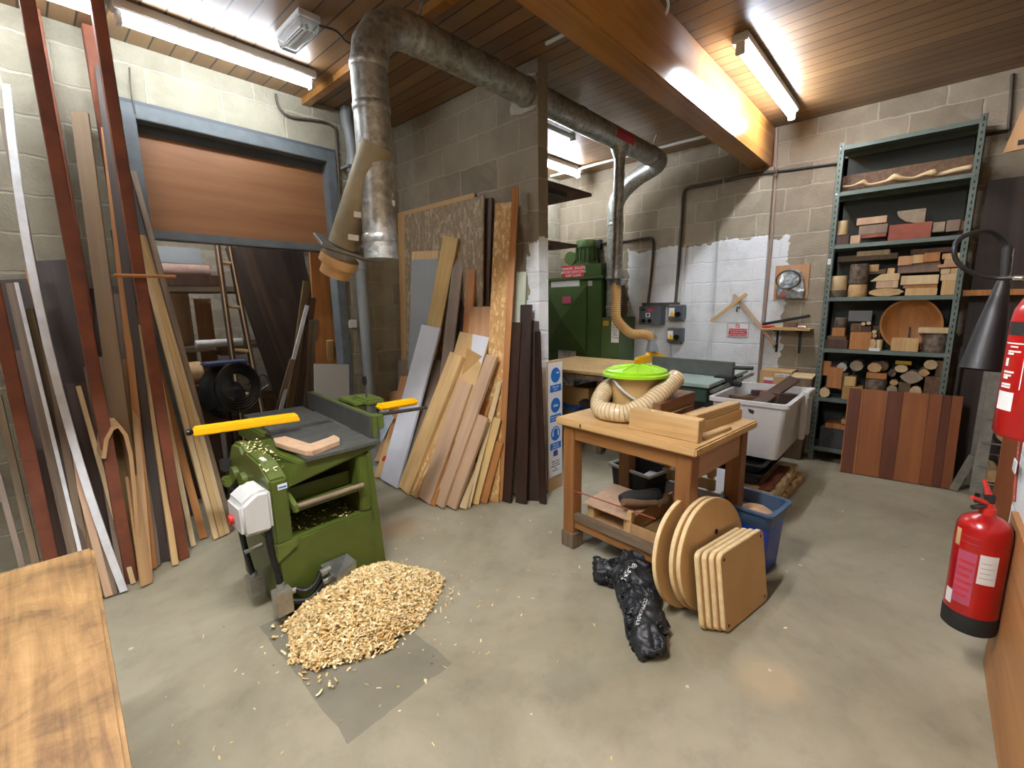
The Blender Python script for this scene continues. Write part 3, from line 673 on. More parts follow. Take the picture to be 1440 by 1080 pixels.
# branch with blast gate above the planer
P0 = V((vx-.02, DY-.01, 2.34)); P1 = gD(484, 345, 2.60)
ax = (P1 - P0).normalized()
bm = B(); tube(bm, [P0 - ax*.08, P1], .088, 26); mk('branch_pipe', bm, G('dusty_galv'), dk, smooth=True)
Fr = frame(ax, (1, -.2, 0))
bm = B(); cbox(bm, P1 + ax*.012, (.30, .20, .018), Fr); cbox(bm, P1 + ax*.03 + Fr.col[0]*.04, (.34, .19, .008), Fr); gt = mk('blast_gate', bm, G('steel'), dk, bev=.004)
bm = B(); tube(bm, [P1 + ax*.035, P1 + ax*.075], .085, 26); mk('gate_collar', bm, G('steel'), gt, smooth=True)
bm = B(); lathe(bm, [(.05,0),(.108,.0),(.11,.05),(.085,.055),(.085,.115),(.07,.115),(.065,.05)], 30, TM(P1 + ax*.07, frame(ax)), cap=False); mk('wooden_collar', bm, G('mdf'), dk, smooth=35, label='turned wooden adaptor ring')
for px, py in ((505,302),(497,334),(548,285),(546,275)):
    p = gD(px, py, 2.46); n = -ray(px, py).normalized()
    bm = B(); cbox(bm, p, (.055, .03, .001), frame(n, (1, -.9, -.2))); mk('paper_label', bm, G('paper'), dk)
# hanger straps
bm = B(); tube(bm, [(1.78, DY, DZc+DR), (1.80, DY-.02, ZC)], .011, 6); mk('hanger_strap', bm, G('galvanised'), dk)
bm = B(); tube(bm, [(4.72, DY-.02, DZc+DR), (4.74, DY-.05, ZC)], .009, 6); mk('hanger_strap', bm, G('conduit_white'), dk)
# label on the long run (faces the room, curved with the pipe)
bm = B()
def curved(bm, x0, x1, a0, a1, rr, n=8):
    prev = None
    for i in range(n+1):
        a = a0 + (a1-a0)*i/n
        q = [bm.verts.new((x, DY - rr*math.cos(a), DZc + rr*math.sin(a))) for x in (x0, x1)]
        if prev: bm.faces.new((prev[0], prev[1], q[1], q[0]))
        prev = q
curved(bm, 3.86, 4.18, R(-28), R(28), DR+.0015); lb = mk('duct_label', bm, G('sign_red'), dk)
for k, z in enumerate((.028, .0, -.028)):
    bm = B(); curved(bm, 3.89, 4.15 - .03*k, math.asin(z/DR)-.07, math.asin(z/DR)+.07, DR+.003, 2); mk('label_line', bm, G('pink_label'), lb)
# small branch feeding the table saw
bx = 4.08
bm = B(); tube(bm, [(bx, DY, DZc-.06), (bx, DY, DZc-.16)], [.09,.055], 20); tube(bm, [(bx, DY, DZc-.15), (bx+.02, DY+.02, 1.77)], .05, 20); mk('saw_branch', bm, G('galvanised'), dk, smooth=True)
ring('joint_ring', (bx+.02, DY+.02, 2.0), (0,0,1), .05)
bm = B(); box(bm, (bx-.05, DY-.07, 1.78), (bx+.09, DY+.10, 1.795)); box(bm, (bx-.02, DY-.055, 1.73), (bx+.065, DY+.08, 1.78)); mk('blast_gate', bm, G('steel'), dk, bev=.003)
# ================================================================ timber leaning at the left wall
def bent(name, label, A, Bp, w, t, mt, wd, bow, cat='board', ax=0, group=None, n=10):
    A, Bp = V(A), V(Bp); L = (Bp-A).length; bm = B()
    rows = []
    for i in range(n+1):
        s = i/n; d = bow*4*s*(1-s); o = [0, 0]; o[ax] = d
        rows.append([bm.verts.new((x+o[0], y+o[1], L*s)) for x, y in ((-w/2,-t/2),(w/2,-t/2),(w/2,t/2),(-w/2,t/2))])
    for a, b_ in zip(rows, rows[1:]):
        for k in range(4): bm.faces.new((a[k], a[(k+1)%4], b_[(k+1)%4], b_[k]))
    bm.faces.new(rows[0][::-1]); bm.faces.new(rows[-1])
    M = TM(A + V((0,0,t*.5+.002)), frame(Bp-A, wd))
    return tag(mk(name, bm, G(mt), M=M, world=False, smooth=30), label, cat, group)
LW = dict(fn=gY)
wood('brown_board', '#7c6038', '#624826', scale=.6)
def post(label, x, y, zt=ZC):
    bm = B(); box(bm, (x-.027, y-.03, 0), (x+.027, y+.03, zt-.002)); tag(mk('rack_post', bm, G('red_oxide'), loc=(x, y, 0), bev=.004), label, 'post', 'red oxide rack posts')
post('dark red rack post standing nearest the grey framed opening', .50, 3.335)
post('dark red rack post crossing the middle of the leaning timber', .235, 3.27)
q = gY(32, 600, 3.3); post('dark red rack post at the left edge beside the workbench corner', q.x, 3.3)
for lb_, (px, py) in (('red rack post against the block wall next to the opening frame', (131, 90)), ('red rack post against the block wall furthest left', (55, 60))):
    q = gY(px, py, 3.96); post(lb_, q.x, 3.96)
q0, q1 = gY(160, 387, 3.28), gY(247, 389, 3.28)
bm = B(); tube(bm, [q0, q1], .011, 6); tag(mk('stick', bm, G('pine_orange'), loc=q0), 'thin wooden stick lying level across the red rack post', 'stick')
L = [
 # name, label, bl, br, tl, tr, Ytop, thickness, material
 ('board','narrow dark weathered board at far left reaching almost as high as the white strip',(128,842),(138,840),(1,160),(9,156),3.93,.03,'weathered'),
 ('board','wide olive brown board with a pointed shadowy top left of the opening',(190,814),(208,811),(104,168),(121,152),3.94,.022,'brown_board'),
 ('batten','tall tan batten whose top stands just left of the opening frame',(211,802),(221,799),(143,184),(152,182),3.94,.035,'pine_orange'),
 ('board','tall grey-black board beside the red post at the wall',(226,792),(238,788),(130,58),(139,53),3.97,.02,'slab_dark'),
 ('batten','pale square batten with its foot nearest the camera among the light battens',(300,760),(307,757),(187,330),(194,327),3.93,.035,'pine_pale'),
 ('batten','pale square batten in the middle of the light battens by the opening',(308,757),(315,753),(196,334),(202,331),3.93,.035,'pine'),
 ('batten','pale square batten furthest right of the light battens by the opening',(316,753),(322,750),(204,338),(210,335),3.93,.035,'pine_pale'),
 ('batten','long thin brown batten in front of the left jamb of the opening',(322,748),(328,745),(183,244),(190,241),3.96,.03,'weathered'),
 ('batten','short-topped pale batten half hidden behind the nearest red rack post',(268,770),(275,767),(175,310),(181,307),3.95,.03,'pine_pale'),
 ('board','orange brown board standing between the red post and the pale battens',(281,759),(292,756),(204,470),(214,466),3.85,.04,'pine_orange'),
 ('batten','pale batten leaning just left of the nearest red rack post',(242,798),(251,794),(193,460),(201,458),3.72,.03,'pine'),
 ('batten','olive stained batten, left one of a pair near the nearest red post',(217,784),(225,781),(176,415),(186,412),3.80,.04,'olive_wood'),
 ('batten','olive stained batten, right one of a pair near the nearest red post',(228,787),(235,784),(191,432),(197,430),3.80,.04,'olive_wood'),
 ('board','short plywood piece with a slanted top standing in front of the bent sheet',(202,827),(211,822),(177,664),(192,679),3.35,.012,'ply_tan'),
 ('board','weathered board with flaking pale paint at the left behind the workbench',(112,850),(126,846),(10,403),(22,399),3.75,.03,'weathered'),
 ('batten','thin whitish painted batten beside the flaking weathered board',(127,848),(132,846),(20,400),(26,398),3.74,.02,'white_paint'),
 ('batten','greenish weathered batten behind the pinkish brown board',(140,842),(148,840),(38,438),(47,435),3.78,.03,'olive_wood'),
 ('batten','brown batten leaning between the greenish batten and the white strip',(150,838),(158,836),(36,380),(44,378),3.86,.025,'pine_orange'),
 ('board','pinkish brown board with its foot at the workbench corner',(148,842),(159,838),(78,569),(89,566),3.55,.035,'ply_pink'),
 ('batten','narrow weathered batten right behind the pinkish brown board',(160,838),(166,836),(78,526),(85,523),3.62,.03,'weathered'),
 ('batten','thin pale batten crossing just right of the long white strip',(184,823),(191,820),(107,546),(113,543),3.58,.025,'pine_pale'),
 ('batten','pale olive batten at the very left edge, its foot behind the workbench',(62,868),(74,864),(-8,560),(2,557),3.7,.03,'olive_wood'),
 ('batten','brown batten at the far left edge low behind the workbench',(48,880),(58,876),(-20,620),(-12,617),3.6,.03,'weathered'),
 ('board','wide dark board added as shade deep behind the long white strip',(150,812),(182,806),(78,470),(108,462),3.97,.02,'walnut'),  # dark filler standing in for the shade behind the planks
 ('board','wide dark board added as shade deep in the rack behind the flaking board',(92,838),(122,832),(18,470),(44,464),3.97,.02,'walnut'),  # filler board, its dark colour is the shade inside the rack
 ('board','dark plywood sheet edge with a square top in the rack middle',(168,812),(190,808),(132,500),(157,506),3.72,.02,'taupe_ply'),
 ('board','light plywood sheet beside the olive battens in the rack',(186,810),(208,806),(155,503),(178,511),3.70,.02,'ply_tan'),
 ('board','dark board added as shade between the olive batten and the middle red post',(120,836),(146,834),(48,500),(72,494),3.95,.02,'walnut'),  # shade in the gap, built as a dark board
 ('board','brown board with a square head behind the pair of olive battens',(208,800),(226,796),(160,418),(178,412),3.9,.02,'weathered'),
 ('board','dark board added as shade behind the tan and pale battens next to the opening',(236,790),(262,782),(158,330),(178,322),3.97,.02,'slab_dark'),  # dark filler, shade behind the battens put into its colour
 ('batten','thin pale edge of a board between the bent sheet and the olive battens',(205,800),(211,798),(172,520),(178,518),3.75,.03,'pine_pale'),
 ('sheet','dark sheet added as shade on the wall behind the flaking board at far left',(88,800),(150,790),(-30,402),(38,392),3.985,.012,'slab_dark'),  # added sheet, darkens the wall as the shade behind the rack
 ('sheet','dark sheet added as shade on the wall behind the long white strip',(152,790),(205,782),(42,372),(98,366),3.99,.012,'slab_dark'),  # added sheet, shade on the wall put into its dark colour
 ('sheet','dark sheet added as shade on the wall between the two red posts nearest the opening',(206,782),(262,772),(112,412),(166,404),3.985,.012,'slab_dark'),  # added dark sheet in place of shade between the posts
 ('board','light board between the plywood arch and the olive battens',(206,820),(214,817),(178,500),(188,505),3.66,.02,'ply_tan'),
 ('batten','thin grey brown batten crossing behind the plywood arch',(170,832),(177,829),(118,520),(125,517),3.7,.03,'weathered'),
 ('batten','pale brown batten at far left between dark posts',(86,858),(94,855),(30,620),(37,617),3.6,.03,'pine_pale'),
 ('batten','brown stained batten right of the flaking weathered board',(134,846),(141,843),(30,440),(37,437),3.78,.03,'walnut'),
]
for nm, lb_, bl, br, tl, tr, yt, t, mt in L: plank4(nm, lb_, bl, br, tl, tr, yt, t, G(mt), nm, **LW)
a, b_ = gZ(175, 834), gY(10, 123, 3.9); bent('painted_strip', 'long bowed white painted strip, the brightest of the leaning timber at left', a, b_, .034, .02, 'white_paint', (1, -.2, 0), -.075, 'strip')
cp = [gY(*q, 3.22) for q in ((198,815),(193,745),(189,690),(184,640),(177,612),(168,600),(158,603),(150,618),(146,645))]
cp[0].z = .002; bm = B(); rows = []
for i, p in enumerate(cp):
    t = (cp[min(i+1,8)] - cp[max(i-1,0)]).normalized(); nn = V((t.z, 0, -t.x)) * .009
    rows.append([bm.verts.new(p + nn*s + V((0, y, 0))) for s, y in ((-1, 0), (1, 0), (1, .30), (-1, .30))])
for r1, r2 in zip(rows, rows[1:]):
    for k in range(4): bm.faces.new((r1[k], r1[(k+1)%4], r2[(k+1)%4], r2[k]))
bm.faces.new(rows[0][::-1]); bm.faces.new(rows[-1])
tag(mk('plywood_sheet', bm, G('ply_tan'), loc=cp[0], smooth=30), 'thin plywood sheet bent over into an arch between the middle and nearest red posts', 'sheet')

# ================================================================ timber leaning on the partition
def sheet(name, label, tl, tr, Xt, Xb, t, mt, cat='sheet', zb=0.0):
    a, b_ = gX(*tl, Xt), gX(*tr, Xt); zt = (a.z + b_.z)/2; ym = (a.y + b_.y)/2
    return plank(name, label, cat, (Xb, ym, zb), (Xt, ym, zt), abs(a.y - b_.y), t, G(mt), (0, -1, 0))
sheet('mdf_sheet', 'large tan board standing flat behind the grey chipped sheet on the partition', (560,301), (668,270), 2.712, 2.61, .018, 'mdf')
sheet('chipboard_sheet', 'large dusty grey flake board sheet leaning on the block partition', (570,304), (681,274), 2.678, 2.54, .018, 'osb_grey')
Cn = [
 ('board','narrow dark board edge standing right of the dusty flake sheet',(672,640),(682,638),(683,279),(692,280),2.71,.016,'walnut'),
 ('board','tall strip of golden flake board leaning near the end of the partition',(680,706),(699,704),(697,289),(722,283),2.66,.018,'osb'),
 ('batten','tall tan batten along the right edge of the golden flake board',(699,705),(706,703),(722,267),(729,264),2.655,.04,'pine_orange'),
 ('board','pine board peeping above the plain grey panel',(573,668),(606,664),(583,357),(615,351),2.60,.02,'pine'),
 ('panel','plain grey painted panel leaning against the dusty flake sheet',(572,672),(605,668),(583,368),(615,362),2.585,.018,'grey_board'),
 ('board','dark taupe board behind the tall pale yellow timber',(600,690),(616,690),(640,360),(653,357),2.66,.02,'taupe_ply'),
 ('board','second dark board right behind the tall pale yellow timber',(620,690),(634,690),(645,395),(657,392),2.67,.02,'walnut'),
 ('board','tall pale yellow timber rising behind the white board',(566,655),(584,653),(627,338),(643,335),2.61,.035,'pine_yellow'),
 ('board','taupe board low behind the white board',(566,690),(582,688),(610,507),(626,510),2.52,.02,'taupe_ply'),
 ('board','smooth white board leaning nearest the planer',(536,678),(560,687),(594,460),(621,464),2.46,.022,'white_board'),
 ('batten','orange timber standing left of the reddish board',(640,690),(652,690),(658,382),(669,378),2.63,.03,'pine_orange'),
 ('board','smooth reddish beech board standing between orange timber and golden flake board',(646,700),(673,698),(663,433),(691,431),2.61,.02,'beech'),
 ('board','knotty pale timber leaning just right of the white board',(561,690),(578,697),(635,501),(652,505),2.40,.035,'pine'),
 ('board','pine board covered in cardboard with a torn white corner',(583,698),(621,709),(646,473),(692,477),2.50,.02,'card_light'),
 ('board','narrow golden flake strip between knotty timber and pink plywood',(578,698),(588,702),(640,545),(649,543),2.38,.018,'osb'),
 ('board','pink plywood strip in front of the cardboard covered board',(588,702),(607,711),(647,539),(664,541),2.36,.018,'ply_pink'),
 ('batten','thin orange edge strip beside the pink plywood',(607,711),(612,713),(664,556),(669,556),2.38,.02,'pine_orange'),
 ('board','long pinkish timber with its foot in the middle of the fan',(611,711),(625,716),(686,502),(700,504),2.45,.028,'ply_pink'),
 ('board','orange brown board behind the long pinkish timber',(640,706),(656,706),(692,493),(708,494),2.56,.022,'pine_orange'),
 ('board','shorter pinkish timber to the right of the long pinkish one',(629,715),(642,717),(674,587),(688,590),2.32,.03,'ply_pink'),
 ('batten','thin bright batten edge leaning on the orange brown board',(655,715),(661,714),(701,537),(706,538),2.48,.02,'pine_pale'),
 ('batten','tan batten with a stepped head beside the brown batten',(664,711),(672,709),(696,591),(704,588),2.42,.025,'pine_yellow'),
 ('batten','brown batten at the right foot of the fan before the tan tall batten',(672,709),(685,707),(697,620),(706,625),2.42,.025,'pine_orange'),
 ('batten','shortest pale batten at the foot of the fan',(647,717),(656,716),(666,652),(674,652),2.28,.02,'pine_pale'),
 ('board','dark brown stained board, leftmost of the dark group at the partition end',(705,705),(719,707),(719,453),(734,455),2.60,.025,'dark_brown'),
 ('board','dark brown board with a rounded top, tallest of the dark group',(727,708),(739,708),(732,428),(749,430),2.64,.022,'dark_brown'),
 ('board','wide dark brown board at the right of the dark group',(742,706),(760,702),(738,452),(756,453),2.69,.022,'dark_brown'),
 ('board','slim dark brown board edge next to the safety signs',(759,702),(768,698),(752,466),(758,468),2.70,.02,'dark_brown'),
 ('board','pale green board edge behind the dark brown group',(715,690),(727,688),(728,384),(739,382),2.715,.02,'mint'),
 ('board','dark red brown board low in the corner behind the white board',(562,645),(578,643),(566,495),(580,497),2.7,.02,'walnut'),
 ('board','dull brown board low in the corner beside the pipe',(562,648),(580,646),(561,505),(578,508),2.64,.02,'taupe_ply'),
 ('board','short orange board low behind the white board',(535,672),(552,670),(566,530),(577,531),2.55,.02,'pine_orange'),
 ('board','dusty brown board lying behind the pale blue printed sheet',(512,650),(545,662),(530,556),(566,561),2.5,.018,'ply_tan'),
 ('sheet','cardboard sheet with red round marks beside the white board',(528,672),(538,676),(556,580),(567,583),2.40,.01,'card_light'),
 ('sheet','pale blue white printed sheet propped behind the planer',(504,641),(528,649),(534,584),(556,588),2.30,.012,'print_white'),
]
plain('mint', '#cfd6be', .6); plain('print_white', '#ccd6de', .35, c2='#9fb4c4', ns=14, lo=.3, hi=.5)
CO = {}
for nm, lb_, bl, br, tl, tr, xt, t, mt in Cn: CO[lb_] = plank4(nm, lb_, bl, br, tl, tr, xt, t, G(mt), nm)
# torn cardboard and white patch on the covered board, red marks on the cardboard
o = CO['pine board covered in cardboard with a torn white corner']
def onface(o, name, mt, poly, off, sgn=None):
    """a thin piece on the board face turned to the room; poly in the board's own x, z"""
    M = PM[o.name]; y = min((v.co.y for v in o.data.vertices)); y2 = max((v.co.y for v in o.data.vertices))
    yy = y if (M.to_3x3() @ V((0,-1,0))).dot(EYE - M.translation) > 0 else y2; s = -1 if yy == y else 1
    bm = B(); prism(bm, [(p[0], p[1]) for p in poly], .0012, Matrix(((1,0,0,0),(0,0,s,yy+s*off),(0,1,0,0),(0,0,0,1))))
    return mk(name, bm, G(mt), o, world=False)
Lb = max(v.co.z for v in o.data.vertices); wb = max(v.co.x for v in o.data.vertices)
sx = 1 if (PM[o.name].to_3x3() @ V((1,0,0))).dot(CR) > 0 else -1
onface(o, 'torn_paper', 'white_board', [(sx*wb*.98, Lb), (-sx*wb*.1, Lb), (sx*wb*.1, Lb-.13), (sx*wb*.98, Lb-.22)][::1], .0004)
onface(o, 'torn_flap', 'cardboard', [(sx*wb*.9, Lb-.16), (-sx*wb*.2, Lb-.12), (0, Lb-.34), (sx*wb*.2, Lb-.30)], .002)
o = CO['cardboard sheet with red round marks beside the white board']
wb = max(v.co.x for v in o.data.vertices)
for zz in (.18, .55): onface(o, 'red_mark', 'red_bright', [(.028*math.cos(k*.4488), zz+.028*math.sin(k*.4488)) for k in range(14)], .0004)

# board of safety signs at the end of the partition
sg = thing('safety_sign_board', 'narrow upright board with blue protective equipment signs at the partition end', 'sign', (2.88, 2.17, 0))
SY = 2.185
bm = B(); box(bm, (2.79, SY, 0), (2.985, SY+.012, 1.10)); mk('backing_board', bm, G('ply_tan'), sg, bev=.001)
bm = B(); box(bm, (2.795, SY-.004, .125), (2.98, SY-.0005, 1.09)); mk('sign_panel', bm, G('label_white'), sg)
def disc(bm, c, r, d=.001, n=28): prism(bm, [(r*math.cos(2*math.pi*k/n), r*math.sin(2*math.pi*k/n)) for k in range(n)], d, face_nY(c))
cxs = 2.887
for k, (zc, l1, l2) in enumerate(((.985,'Wear face','guards'),(.735,'Eye protection','must be worn'),(.495,'Wear ear','protection'))):
    bm = B(); disc(bm, (cxs, SY-.0045, zc), .062); ic = mk('mandatory_symbol', bm, G('sign_blue'), sg)
    bm = B()
    if k == 0: box(bm, (cxs+.012, SY-.0068, zc+.012), (cxs+.042, SY-.0056, zc+.024))
    elif k == 1:
        box(bm, (cxs-.030, SY-.0068, zc-.012), (cxs-.004, SY-.0056, zc+.010)); box(bm, (cxs+.004, SY-.0068, zc-.012), (cxs+.030, SY-.0056, zc+.010)); box(bm, (cxs-.03, SY-.0068, zc+.004), (cxs+.03, SY-.0056, zc+.010))
    else:
        box(bm, (cxs-.044, SY-.0068, zc-.02), (cxs-.028, SY-.0056, zc+.02)); box(bm, (cxs+.028, SY-.0068, zc-.02), (cxs+.044, SY-.0056, zc+.02))
        for q in range(9):
            a = math.pi*q/8; cbox(bm, (cxs+.036*math.cos(a), SY-.0062, zc+.015+.034*math.sin(a)), (.012, .0012, .008))
    mk('pictogram', bm, G('label_white'), ic)
    bm = B(); box(bm, (2.815, SY-.0058, zc-.135), (2.96, SY-.0045, zc-.078)); bd = mk('caption_band', bm, G('sign_blue'), sg)
    text('lettering', l1 + '\n' + l2, .021, face_nY((cxs, SY-.0064, zc-.106)), G('label_white'), bd)
for z in (.86, .61, .37):
    bm = B(); box(bm, (2.797, SY-.0048, z-.001), (2.978, SY-.0042, z+.001)); mk('seam', bm, G('grey_light'), sg)
bm = B(); prism(bm, [(-.03,-.025),(.03,-.025),(.03,.015),(.012,.028),(-.03,.02)], .001, face_nY((cxs, SY-.0045, .325))); mk('house_icon', bm, G('sign_navy'), sg)
text('lettering', 'Please return\nall tools and\nequipment after\nuse\nThank you', .02, face_nY((cxs, SY-.0045, .215)), G('black'), sg)

# ================================================================ timber and stores inside the opening
_dw = [0]
def dwall(nm, lb_, px, mt, t=.03, yt=4.0, yb=None):
    if yb is None: yt, yb = 4.262 + .004*_dw[0], 4.44 + .035*_dw[0]; _dw[0] += 1
    return plank4(nm, lb_, *px, yt, t, G(mt), nm, fn=gY, Xb=yb)
dwall('board', 'wide orange brown board standing in the right side of the opening', ((452,640),(486,644),(437,345),(468,350)), 'pine_orange', .03, 4.10)
dwall('batten', 'pale batten between orange board and right jamb of the opening', ((488,640),(494,640),(466,350),(471,352)), 'white_paint', .02, 4.06)
dwall('batten', 'thin whitish edged batten leaning to the right inside the opening', ((386,600),(392,600),(430,430),(434,431)), 'white_paint', .02, 4.12)
dwall('batten', 'tan batten leaning to the right inside the opening, tallest of its bunch', ((398,606),(408,606),(427,396),(436,398)), 'olive_wood', .03, 4.14)
dwall('batten', 'dark red batten leaning to the right inside the opening', ((410,606),(420,606),(436,420),(443,420)), 'walnut', .03, 4.13)
dwall('board', 'brown board leaning to the right inside the opening behind the planer fence', ((424,606),(438,606),(437,450),(446,452)), 'weathered', .03, 4.10)
dwall('batten', 'short whitish batten with a blunt head inside the opening', ((380,604),(387,604),(408,506),(416,507)), 'taupe_ply', .02, 4.10)
dwall('batten', 'short pine batten standing at the foot of the right jamb', ((462,640),(470,640),(460,479),(468,480)), 'pine', .03, 3.98)
dwall('panel', 'square light grey panel propped up behind the planer fence', ((446,640),(492,646),(441,513),(491,518)), 'grey_light', .012, 3.90, 3.80)
plain('roll_brown', '#97796a', .8, c2='#7c6355', ns=9)
# store shelf and contents (behind the wall)
sh = thing('store_rack', 'rough timber rack with two shelves inside the dim store', 'rack', (1.2, 5.2, 0))
ys = 5.0
za, zb = gY(240, 402, ys).z, gY(270, 458+30, ys).z
x0_, x1_ = .3, 2.2
for z in (za, zb):
    bm = B(); box(bm, (x0_, ys, z-.05), (x1_, ys+.55, z)); mk('shelf', bm, G('weathered_x'), sh, bev=.003)
for x in (x0_+.02, x1_-.08):
    for y in (ys+.02, ys+.48):
        bm = B(); box(bm, (x, y, 0), (x+.06, y+.05, za+.7)); mk('post', bm, G('weathered'), sh)
def spx(nm, lb_, x0, y0, x1, y1, y, dep, mt, cat=None, zb=None, cyl=False):
    a, b_ = gY(x0, y0, y), gY(x1, y1, y); z0 = b_.z if zb is None else zb
    bm = B()
    if cyl: tube(bm, [(a.x, y+dep/2, (a.z+z0)/2), (b_.x, y+dep/2, (a.z+z0)/2)], (a.z-z0)/2, 18)
    else: box(bm, (a.x, y, z0), (b_.x, y+dep, a.z))
    return tag(mk(nm, bm, G(mt), loc=(a.x, y, z0), bev=0 if cyl else .003, smooth=cyl), lb_, cat or nm.split('_')[-1])
spx('cardboard_roll', 'dusty brown roll lying on the top shelf of the store', 222, 368, 298, 385, ys+.02, .2, 'roll_brown', 'roll', za+.06, True)
spx('timber_baulk', 'long brown baulk on the top shelf of the store', 222, 385, 315, 399, ys, .3, 'walnut', 'timber', za+.001)
spx('panel', 'bluish grey panel at the back of the top shelf of the store', 215, 345, 285, 372, ys+.4, .03, 'grey_board', 'panel')
spx('plastic_pipe', 'white pipe lying on top of the short planks in the store', 275, 479, 342, 486, 4.75, .05, 'white_plastic', 'pipe', None, True)
spx('short_plank', 'upper short plank under the white pipe in the store', 304, 484, 346, 490, 4.8, .2, 'taupe_ply', 'plank')
spx('short_plank', 'lower short plank under the white pipe in the store', 312, 492, 346, 498, 4.8, .2, 'weathered_x', 'plank')
spx('plywood_sheet', 'pinkish plywood panel standing under the store shelf at left', 236, 412, 277, 500, ys+.6, .02, 'ply_pink', 'panel', .001)
spx('plywood_sheet', 'darker reddish panel beside the pinkish plywood in the store', 272, 420, 306, 498, ys+.64, .02, 'beech', 'panel', .001)
# ladder
la = thing('ladder', 'wooden ladder with pale edges leaning inside the opening', 'ladder', (1.35, 4.7, 0))
def rail(a, b_, parent, nm, mt, w=.07, t=.03):
    a, b_ = V(a), V(b_); bm = B(); Fm = frame(b_-a, (0, 1, 0)); L_ = (b_-a).length
    vs = box(bm, (-w/2, -t/2, 0), (w/2, t/2, L_))
    for v in vs: v.co = TM(a, Fm) @ v.co
    return mk(nm, bm, G(mt), parent, bev=.002)
a1, a2 = gY(340, 600, 4.4), gY(305, 343, 4.75); b1, b2 = gY(372, 600, 4.4), gY(322, 345, 4.75)
a1.z = max(a1.z, 0); b1.z = max(b1.z, 0)
for a, b_ in ((a1, a2), (b1, b2)):
    d = (a - b_).normalized(); a = a + d * (a.z / -d.z) if d.z < 0 else a
    r_ = rail(a, b_, la, 'stile', 'walnut', .08, .03)
    e = rail(a + V((-.012,-.042,0)), b_ + V((-.012,-.042,0)), r_, 'pale_edge', 'pine_pale', .006, .012)
for k in (.18, .42, .66, .9):
    p, q = a1.lerp(a2, k), b1.lerp(b2, k); bm = B(); tube(bm, [p, q], .016, 8); mk('rung', bm, G('pine_pale'), la)
# dark slabs
for lb_, px, mt in (('dark waney slab leaning deep inside the store, leftmost of four',((405,640),(445,640),(333,346),(356,350)),'slab_dark'),
                ('dark bark-edged slab with a paler streak inside the store',((425,640),(470,640),(352,346),(376,350)),'bark_slab'),
                ('dark slab beside the streaked slab inside the store',((440,640),(480,640),(374,346),(398,352)),'slab_dark'),
                ('black slab nearest the right jamb inside the store',((450,640),(490,640),(400,350),(432,356)),'slab_dark')):
    if mt == 'bark_slab' and mt not in MATS: wood('bark_slab', '#5a4a3c', '#3a2f27', dark='#241d18', scale=.4)
    p = [gY(*q, 4.75) for q in px]
    plank('waney_slab', lb_, 'slab', ((p[0].x+p[1].x)/2, 4.62, 0), ((p[2].x+p[3].x)/2, 4.95, (p[2].z+p[3].z)/2), (p[1].x-p[0].x+p[3].x-p[2].x)/2, .05, G(mt), (1,0,0))
# stand with black hose bundle
st = thing('hose_bundle', 'black bagged bundle of hose and cable hanging on a stand inside the opening', 'hose', tuple(gZ(318, 640)))
bc = gY(318, 545, 4.25)
bm = B(); tube(bm, [bc+V((-.02,0,.18)), bc+V((-.05,0,.05)), bc+V((-.02,0,-.1)), bc+V((.02,0,-.2))], [.05,.14,.17,.09], 14, sub=4)
for v in bm.verts: v.co += v.normal*0 + V((noise.noise(v.co*9), noise.noise(v.co*9+V((7,0,0))), noise.noise(v.co*9+V((0,5,0)))))*.05
mk('bag', bm, G('bag_black'), st, smooth=True)
for k in range(5):
    bm = B(); n = 26; r = .13+.012*k; tube(bm, [bc + V((.03+r*math.cos(2*math.pi*i/n)*.9, -.17-.012*k, .02+r*math.sin(2*math.pi*i/n)*(.9+.05*k))) for i in range(n+1)], .011, 8, cap=False); mk('hose_coil', bm, G('black_gloss'), st, smooth=True)
bm = B(); tube(bm, [bc+V((.12,-.14,.02)), bc+V((.25,-.12,.09)), bc+V((.30,-.1,.0)), bc+V((.18,-.12,-.06))], .008, 8, sub=6); mk('cable_loop', bm, G('steel_dark'), st, smooth=True)
bm = B(); cbox(bm, bc+V((.0,-.05,.21)), (.30,.2,.03)); mk('blue_cloth', bm, G('blue_cloth'), st, bev=.01)
bm = B(); tube(bm, [(bc.x+.02, bc.y+.02, 0), (bc.x+.02, bc.y+.02, bc.z+.2)], .02, 10); box(bm, (bc.x-.2, bc.y-.15, 0), (bc.x+.24, bc.y+.2, .02)); mk('stand', bm, G('steel_dark'), st)
q = gY(262, 520, 4.4)
spx('timber_round', 'cut log end lying left of the black hose bundle', 262, 512, 292, 546, 4.35, .3, 'endgrain', 'log', None, True)
spx('low_bench', 'low dark bench under the log end inside the opening', 250, 546, 330, 575, 4.33, .35, 'walnut', 'bench', 0)
# pipes in the left corner
pp = thing('soil_pipe', 'grey plastic soil pipe with a swan neck in the corner beside the opening', 'pipe', tuple(gY(527, 565, 3.9).to_2d().to_3d()))
a = gY(497, 230, 3.93); x_ = a.x
bm = B(); tube(bm, [(x_, 3.93, 0), (x_, 3.93, a.z)], .052, 20); mk('pipe', bm, G('grey_pvc'), pp, smooth=True)
for z in (a.z-.02, gY(513, 370, 3.93).z):
    bm = B(); tube(bm, [(x_,3.93,z-.06),(x_,3.93,z+.04)], .062, 20); mk('socket', bm, G('grey_pvc'), pp, smooth=True)
b_ = gY(487, 160, 3.93)
bm = B(); tube(bm, [(x_,3.93,a.z+.02),(x_,3.93,a.z+.10),(b_.x+.02,3.93,a.z+.24),(b_.x,3.93,a.z+.34),(b_.x,3.93,ZC)], .052, 20, sub=5); mk('swan_neck', bm, G('grey_pvc'), pp, smooth=True)
bm = B(); box(bm, (x_-.085,3.87,a.z-.05), (x_+.085,4.01,a.z-.03)); mk('pipe_clip', bm, G('grey_pvc'), pp)
